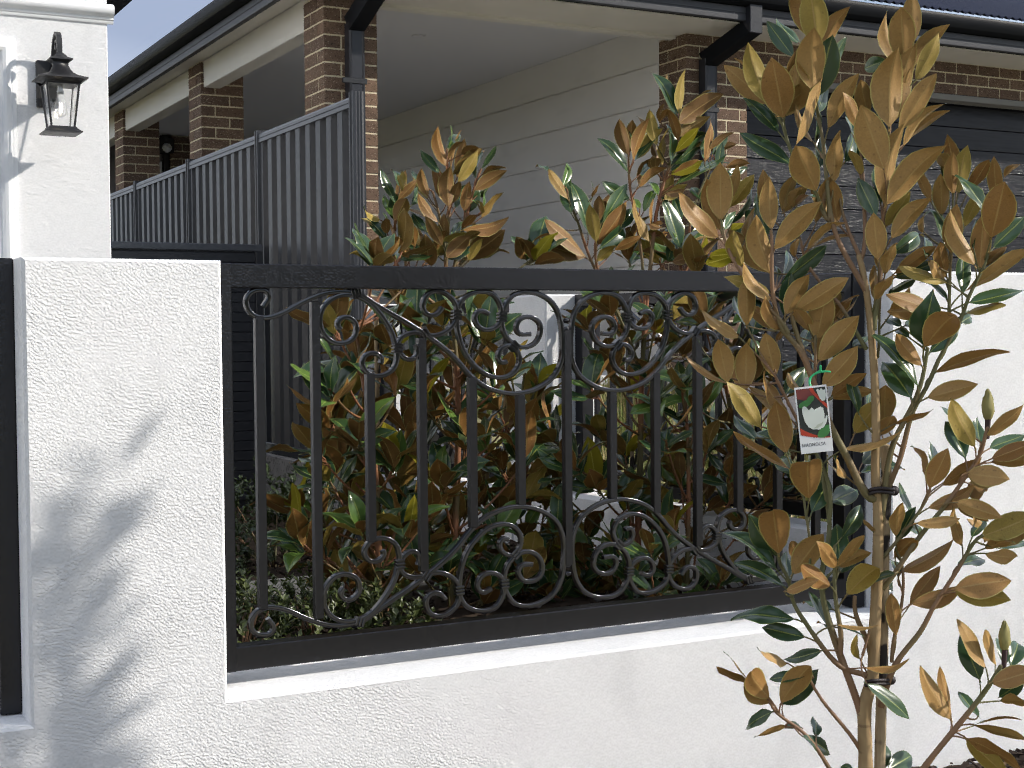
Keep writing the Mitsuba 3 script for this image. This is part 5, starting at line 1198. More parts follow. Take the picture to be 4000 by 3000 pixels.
LEAVES_C='''3458,4998,2403,3377,5033,2600,72,2,-98,19,1
3473,5002,2405,3472,4969,2598,67,-35,92,16,0
3460,4996,2409,3477,5052,2524,41,35,-86,36,1
3445,4983,2366,3649,4938,2508,93,-3,94,34,0
3464,5002,2321,3596,4973,2411,60,14,98,12,0
3455,4982,2295,3383,4956,2435,52,82,32,48,0
3424,4972,2247,3542,4943,2352,59,-18,88,44,2
3414,4978,2204,3431,5008,2388,60,33,-94,12,1
3429,4997,2199,3660,5039,2366,86,48,-73,-49,1
3419,5002,2160,3571,4972,2221,62,39,63,-67,2
3363,5002,2273,3300,4975,2423,54,7,98,20,0
3386,5025,2379,3374,4944,2430,41,-20,55,81,0
3238,5002,2207,3288,4969,2387,66,-26,93,24,0
3244,5015,2298,3280,5095,2387,41,40,-75,52,1
3206,4982,2224,3136,4954,2375,57,26,92,29,0
3222,4998,2154,3101,5032,2307,69,21,-90,37,1
3238,4998,2203,3400,5032,2356,68,-67,-12,73,1
3400,5022,2193,3383,4995,2352,54,-40,91,11,0
3422,4967,2114,3743,5018,2255,85,-35,-28,89,1
3367,5025,2179,3323,4952,2229,45,14,50,85,0
3250,4982,2097,3363,4954,2194,55,-24,82,52,0
3280,5015,2156,3397,5096,2215,41,60,-80,-8,1
3362,4995,2073,3358,5071,2150,41,6,-71,70,1
3387,5001,2055,3484,4980,2121,48,20,98,3,0
3457,4967,1838,3393,5009,2076,84,4,-98,18,1
3483,4997,1972,3472,5043,2082,41,-23,-91,36,1
3326,5002,1873,3212,4967,2056,69,-42,91,-9,0
3274,4995,2013,3261,5076,2069,41,-11,-57,81,1
3301,5019,2000,3379,5040,2114,43,-62,-58,53,1
3242,5018,2051,3112,5046,2125,55,-16,-98,9,1
3085,4998,1950,3218,5031,2117,66,18,-98,6,1
3074,5023,1855,3206,4980,2044,83,-4,97,24,0
3180,5029,1928,3278,5050,2023,51,11,-99,11,1
3073,5003,1946,3049,4962,2060,47,13,92,36,0
3051,4982,1864,2999,4954,2021,56,31,91,27,0
3063,4998,1840,3244,5031,1957,69,21,-98,-5,1
3023,4998,1901,2976,5037,2121,76,15,-97,20,1
2901,4997,2090,2966,5046,2203,41,26,-93,26,1
2934,5002,2035,2817,4974,2153,53,-37,92,-15,0
2843,4995,2147,2825,5070,2191,34,2,-50,86,1
2940,4996,1982,2951,5055,2116,62,-42,-82,39,1
3043,5005,2049,3041,4926,2110,28,-38,57,73,0
3019,5003,1806,2786,4959,1947,84,-39,84,-38,0
2907,5015,1917,2875,5097,1952,41,-36,-48,80,1
2738,5006,1792,2655,4908,1872,61,-33,75,58,0
2742,5002,1797,2828,4975,1908,51,-21,90,38,0
2775,5005,1788,2775,4920,1848,43,49,50,72,0
3059,5003,1792,3123,4962,1864,44,23,92,32,0
3140,5002,1839,3269,4975,1893,52,-7,82,57,0
3406,4995,1797,3482,5069,1888,41,-12,-72,68,1
3444,4996,1928,3428,5054,1942,29,-76,-34,55,1
3318,5005,1956,3339,4924,1930,41,40,38,-83,0
3513,5002,1860,3636,4977,1911,50,34,85,-40,0
3431,5002,2162,3569,4974,2218,56,-9,79,61,0
3427,4977,2119,3749,5028,2259,70,-34,-29,89,1
3465,4977,1838,3428,5018,2077,82,27,-94,20,1
3515,5022,1819,3638,4994,1906,56,-3,94,34,0
3396,5003,2082,3469,4952,2095,41,57,72,-40,0
3500,4995,1810,3636,5074,1802,41,44,-69,57,1
3430,5005,1798,3463,4930,1815,45,92,38,-11,0
3414,5022,1538,3544,4989,1668,67,-10,94,34,0
3072,5054,2042,3044,5002,2118,24,82,-56,-8,1
2767,5058,1794,2728,4962,1876,54,-36,-52,-78,1
3445,5075,2083,3501,5032,2146,36,78,52,-34,0
3473,5043,2255,3603,5008,2293,49,18,-33,-93,1
3483,5030,2320,3630,4998,2343,50,-2,-64,-77,1
3269,5050,2215,3376,4986,2354,65,8,93,36,0
3031,5022,1807,2769,5007,1873,84,-10,98,-17,0
3130,5114,1861,3185,5113,2082,72,-16,99,5,0
3578,5094,1855,3689,5072,1861,42,19,98,7,0
3477,5073,1816,3504,5014,1814,38,85,40,-36,0
3313,5077,2115,3379,5071,2244,54,-18,97,14,0
3455,5082,1555,3503,5099,1733,59,43,-90,-3,1
3361,5055,1881,3320,4991,2057,67,-81,58,2,0
2974,5071,2045,2934,5013,2180,45,47,-85,-22,1
3342,5042,1954,3363,4970,1960,38,69,13,-72,0
3537,5095,2427,3472,5113,2598,62,-59,75,-31,0
3419,5084,2304,3327,5094,2415,47,-24,93,-28,0
3447,5044,2181,3577,5023,2292,59,-48,-78,41,1
3094,5053,1876,3086,5003,2038,52,-77,-60,-23,1
2827,5099,1810,2795,5034,1894,40,56,54,63,0
3433,5069,2196,3359,5083,2355,45,-30,93,-21,0
3418,5072,2387,3390,5003,2460,35,-37,74,57,0
3257,5061,2242,3245,5009,2384,54,55,77,33,0
3130,5097,1952,3134,5049,2055,44,43,83,36,0
3548,5069,1833,3635,5064,1972,53,-32,-93,17,1
3427,5061,2074,3478,5059,2172,44,57,77,-28,0
3185,5073,1838,3265,5068,1950,49,-48,79,38,0
3444,5021,2179,3577,4996,2199,51,0,62,79,0
3400,5073,2178,3337,5013,2240,37,-28,81,51,0
2981,4929,1275,3125,4841,1401,92,-48,36,80,3
2982,4929,1274,2871,5079,1342,81,17,-30,94,3
2993,4936,1236,2931,4764,1267,73,-6,20,98,3
2985,4931,1263,3043,4969,1445,84,-66,-67,35,3
2991,4935,1242,2794,4953,1270,72,6,-60,80,3
2982,4929,1272,3009,4799,1430,79,-76,43,48,3
3169,5227,1500,3281,5256,1679,90,-81,36,45,3
3168,5229,1506,3054,5362,1611,75,57,-16,81,3
3166,5232,1517,3141,5098,1605,67,18,52,84,3
3161,5237,1539,3256,5392,1634,89,-73,4,68,2
3168,5229,1507,3053,5259,1617,70,70,11,70,3
3169,5227,1500,3282,5145,1644,78,-40,63,67,3
3168,5229,1505,3121,5407,1581,74,-24,-43,87,3
3155,5119,1071,3071,5031,1175,62,29,61,74,3
3177,5120,1020,3180,5161,1191,70,-67,-72,18,3
3165,5119,1048,3001,5139,1147,82,50,-12,86,3
3162,5119,1055,3201,5003,1144,61,-23,54,81,3
3166,5119,1044,3120,5197,1163,56,-51,-80,32,3
3173,5120,1029,3035,5021,1033,67,-5,11,99,3
3165,5119,1047,3178,5110,1245,89,-97,23,7,3
2998,4895,829,3070,4779,893,59,-45,20,87,3
2978,4875,887,2918,5023,1011,80,-18,-67,72,3
2981,4878,877,2859,4729,965,81,-1,51,86,3
2988,4885,858,3055,4851,1024,67,-88,-37,28,3
2984,4881,869,2836,4940,901,68,-9,-64,76,3
2984,4881,869,2974,4737,954,62,0,51,86,3
2980,4876,882,2968,4921,1091,81,-43,-89,17,2
2980,4876,882,2840,4812,887,59,-1,10,99,3
3153,5248,584,3249,5302,713,63,-71,-28,65,3
3151,5266,642,3089,5356,767,71,74,-31,60,3
3152,5264,635,3177,5149,762,69,31,74,60,3
3153,5249,585,3217,5396,683,80,-9,-52,85,3
3152,5259,619,3047,5285,784,75,77,49,41,3
3153,5249,587,3234,5264,769,88,-66,71,24,3
3256,5070,1479,3364,4967,1604,83,-46,45,77,3
3255,5070,1484,3214,5161,1626,63,45,-69,57,3
3260,5070,1456,3165,4950,1526,70,23,35,91,3
3261,5070,1446,3405,5110,1541,70,-51,-16,85,3
3263,5070,1435,3140,5121,1595,87,77,-11,63,3
3261,5070,1446,3300,4916,1521,77,-48,28,83,3
3253,5070,1498,3284,5184,1593,65,-64,-38,67,3
3254,5070,1491,3119,5015,1528,60,8,42,90,3
3349,5169,1264,3339,5333,1396,82,79,-36,50,3
3340,5164,1239,3348,5049,1382,71,22,77,61,2
3343,5166,1246,3501,5260,1278,83,-14,-9,99,3
3340,5164,1238,3228,5212,1337,59,70,42,59,3
3346,5167,1255,3439,5125,1363,57,-45,62,64,3
3348,5169,1261,3407,5253,1388,63,-14,-79,59,2
3340,5164,1239,3334,5140,1401,69,82,56,12,3
3285,4921,1295,3347,4848,1478,89,-86,31,41,3
3284,4921,1298,3239,5037,1381,63,-12,-61,79,3
3287,4922,1279,3208,4807,1411,72,40,56,73,3
3278,4918,1343,3418,4964,1489,78,-70,-12,71,3
3285,4921,1291,3203,4938,1415,64,83,6,55,3
3286,4922,1282,3314,4802,1415,66,-58,54,61,3
3284,4921,1298,3317,5065,1406,82,13,-61,78,3
3374,5057,1005,3529,5147,1105,80,-45,-18,87,3
3375,5056,1016,3229,5066,1169,79,70,-20,69,3
3377,5053,1049,3497,4907,1109,82,-12,30,95,3
3378,5052,1065,3395,5134,1218,67,-45,-77,46,3
3377,5054,1040,3279,4943,1141,77,59,19,78,3
3374,5057,1000,3462,5045,1167,85,-83,33,46,3
3136,4911,785,3205,4976,960,81,-55,-69,47,3
3135,4913,778,3005,4829,876,67,68,-27,68,2
3135,4914,771,3266,4830,853,65,-64,-33,69,3
3135,4916,766,3090,4981,931,71,43,-80,43,3
3137,4900,821,3110,4756,931,74,20,57,80,3
3135,4913,778,3264,4943,907,79,-67,-21,71,3
3137,4900,822,3002,4898,929,75,62,4,78,3
3331,4987,722,3269,5091,815,62,42,-45,79,3
3320,4988,677,3346,4829,805,81,52,59,63,3
3323,4988,689,3431,5072,741,59,-36,-11,92,3
3325,4988,699,3294,4980,899,89,89,43,16,3
3329,4987,712,3480,4878,797,79,-35,21,91,3
3317,4989,666,3342,5085,798,66,-4,-81,59,3
3323,4988,690,3254,4840,827,79,23,60,76,3
3039,4842,528,2973,4896,653,66,16,-87,46,3
3033,4833,552,2964,4679,581,74,-8,22,97,3
3027,4823,579,3071,4786,776,79,-98,-3,21,3
3031,4830,562,2860,4841,628,82,34,-21,92,3
3030,4827,568,3085,4643,640,77,-77,2,64,3
3030,4828,565,3036,4926,688,58,-25,-75,61,3
3034,4835,548,2936,4743,617,57,48,14,87,3
2990,4958,463,2867,4913,560,61,62,-1,79,3
2989,4958,465,3075,4884,572,60,-57,40,72,3
3004,4966,410,2905,5093,539,89,3,-70,71,3
2996,4962,441,2908,4797,517,82,-20,50,85,3
3004,4966,410,3090,5008,525,60,-80,3,59,3
3001,4965,421,2859,4990,457,54,16,-38,91,3
3004,4966,409,3040,4848,496,58,-14,56,82,3
3082,4765,359,3020,4661,472,60,69,31,66,3
3081,4762,377,3198,4760,540,81,-81,11,58,3
3081,4762,379,3024,4768,514,57,68,-66,32,3
3081,4760,390,3129,4582,452,82,-36,22,91,3
3081,4762,378,3113,4815,525,70,-55,-74,39,3
3082,4764,364,2921,4679,465,81,59,-17,79,3
3082,4764,364,3134,4718,509,70,-94,0,34,3
2924,5127,1060,2771,5121,1048,58,-9,60,79,3
2924,5127,1061,2858,5118,1264,93,-84,48,-25,3
2926,5127,1058,2838,5199,1153,60,19,-68,70,3
2931,5125,1050,2791,5020,1117,84,4,49,87,3
2951,5119,1020,2971,5193,1206,76,-99,0,11,3
2937,5123,1041,2749,5212,989,83,-39,-31,87,3
2955,5117,1013,2957,4984,1113,74,-39,55,74,3
2952,5118,1018,2954,5291,1090,69,-86,-19,47,3
3003,5214,813,2833,5247,886,78,39,-4,92,3
3001,5216,820,3076,5152,936,63,-73,28,63,3
2995,5225,854,2978,5375,871,63,16,-10,98,3
2994,5227,861,2866,5127,960,82,33,42,85,3
3001,5216,821,3040,5275,989,66,-98,3,21,3
2995,5225,855,2837,5341,870,82,29,28,92,3
2997,5222,842,2989,5176,992,61,-13,95,28,3
2971,5149,562,2827,5267,599,81,36,15,92,3
2966,5157,592,2961,5095,751,75,-55,79,29,3
2973,5144,543,3008,5260,639,69,-34,-54,77,3
2973,5146,549,2813,5144,666,77,46,61,64,3
2972,5147,555,3109,5097,660,78,-48,36,80,3
2968,5154,580,2928,5239,698,68,16,-78,61,3
2969,5152,575,2903,5119,764,80,5,98,19,3
2967,5155,587,2994,5229,746,69,-94,-21,26,3
3129,5004,1347,3018,5077,1476,72,46,-55,70,3
3130,5003,1340,3140,4910,1456,54,-20,76,62,3
3125,5007,1373,3191,5171,1428,79,-24,-22,95,3
3130,5003,1340,3012,4983,1445,61,49,57,66,3
3125,5007,1372,3174,4998,1553,81,-90,35,26,3
3129,5004,1347,3065,5120,1407,59,-9,-49,86,3
3134,5000,1317,3071,4934,1508,92,54,73,43,3
3134,5000,1312,3217,5090,1489,91,-78,-33,53,3
3563,5212,873,3725,5303,967,93,-21,-50,84,3
3564,5212,877,3534,5235,1028,67,92,-31,23,3
3555,5209,837,3643,5136,931,64,-2,78,62,3
3560,5211,859,3611,5318,1012,80,2,-82,57,3
3552,5208,824,3494,5130,999,82,45,75,49,3
3565,5212,880,3707,5225,1039,92,-70,-31,65,3
3563,5211,872,3457,5348,995,76,63,-19,75,3
3565,5212,881,3617,5150,1055,84,3,94,33,3
3524,5264,390,3385,5206,538,85,57,44,70,3
3527,5275,412,3644,5338,514,71,-68,61,40,2
3523,5260,384,3449,5403,443,69,58,-3,81,3
3523,5263,388,3555,5196,583,91,-28,89,35,3
3528,5279,419,3614,5420,489,75,-22,-32,92,3
3523,5261,385,3482,5331,515,56,94,32,13,2
3528,5280,421,3632,5298,553,64,-42,88,21,2
2837,4807,974,2861,4888,1130,67,-95,-19,24,3
2852,4809,948,2668,4806,940,80,-5,13,99,3
2841,4807,969,2895,4679,1098,71,-62,41,67,3
2837,4807,975,2775,4986,1041,77,-67,-45,59,3
2842,4808,966,2703,4724,1076,76,21,63,75,3
2858,4810,939,2905,4818,1086,62,-95,3,30,3
2842,4808,966,2693,4861,1018,74,3,-65,76,3
2806,4895,438,2810,4769,553,66,-90,27,33,3
2812,4897,430,2732,5004,541,71,-65,-72,23,3
2788,4887,464,2632,4776,539,90,-2,58,81,3
2783,4885,471,2751,4852,620,69,-98,9,-19,3
2809,4896,434,2679,4907,513,55,42,-50,76,3
2783,4886,470,2714,4772,569,66,-69,67,28,3
2805,4894,440,2745,4926,597,76,-36,-93,5,3
2791,4889,459,2636,4837,514,68,22,30,93,3
3004,5015,547,2949,5051,741,84,-54,-84,0,3
3009,5018,536,2862,4941,603,69,47,-15,87,3
3023,5025,505,3131,4961,607,69,-54,31,78,2
3009,5018,535,2892,5085,645,68,42,-50,76,2
3001,5013,554,2915,4892,683,75,34,56,76,3
3015,5021,521,3041,5052,671,64,-85,-47,24,3
3025,5027,500,2845,5022,531,73,17,-24,96,3
3311,5253,299,3162,5332,361,74,51,32,80,3
3311,5262,323,3384,5213,493,82,-29,88,38,3
3311,5253,301,3346,5462,290,85,-9,7,99,3
3311,5254,303,3220,5243,434,65,39,86,34,3
3311,5249,291,3427,5312,448,92,-82,10,57,3
3310,5274,350,3214,5417,396,77,8,-25,96,3
3264,5105,952,3345,5211,1097,73,-55,-49,67,3
3261,5093,925,3091,5186,986,86,45,25,86,3
3266,5114,973,3339,5055,1091,56,11,92,39,2
3262,5094,928,3298,5262,1006,70,-17,-39,91,3
3266,5117,981,3113,5056,1116,89,36,62,70,3
3263,5103,948,3383,5169,1108,82,-75,58,32,3
3248,4851,1503,3233,4685,1527,65,-49,17,86,2
3249,4854,1495,3305,4903,1639,69,-78,-43,45,2
3249,4853,1497,3136,4812,1600,67,67,0,74,3
3246,4849,1513,3306,4724,1667,84,-84,22,50,3
3240,4841,1542,3198,4966,1637,60,3,-60,80,3
3245,4847,1519,3151,4708,1559,63,13,20,97,3
3240,4841,1541,3303,4826,1672,61,-90,-18,40,3
3016,4826,1584,3052,4885,1776,86,-80,-52,31,3
3018,4828,1572,2866,4792,1657,74,44,18,88,3
3014,4825,1597,3073,4732,1780,79,-83,34,44,3
3021,4830,1558,2958,4961,1693,77,0,-72,70,3
3021,4830,1558,2944,4718,1671,74,26,59,77,3
3015,4826,1587,3040,4820,1747,60,-99,8,15,3
3513,5090,1513,3681,5058,1600,82,-20,74,65,3
3526,5111,1577,3520,5248,1693,67,8,-64,76,3
3522,5104,1558,3501,5015,1691,64,10,82,57,3
3519,5099,1543,3676,5193,1550,67,-7,5,100,3
3514,5092,1520,3376,5173,1623,77,58,-4,81,3
3524,5107,1565,3594,5091,1698,60,-20,95,22,3
3313,5152,1803,3409,5144,1955,78,-84,13,53,3
3313,5152,1804,3277,5288,1860,64,47,-23,85,3
3313,5151,1801,3271,5091,1942,68,15,89,42,3
3313,5146,1783,3427,5223,1863,58,-35,-38,86,3
3314,5163,1843,3188,5232,1917,68,32,-35,88,2
3314,5162,1842,3379,5097,2020,80,-53,71,46,3'''
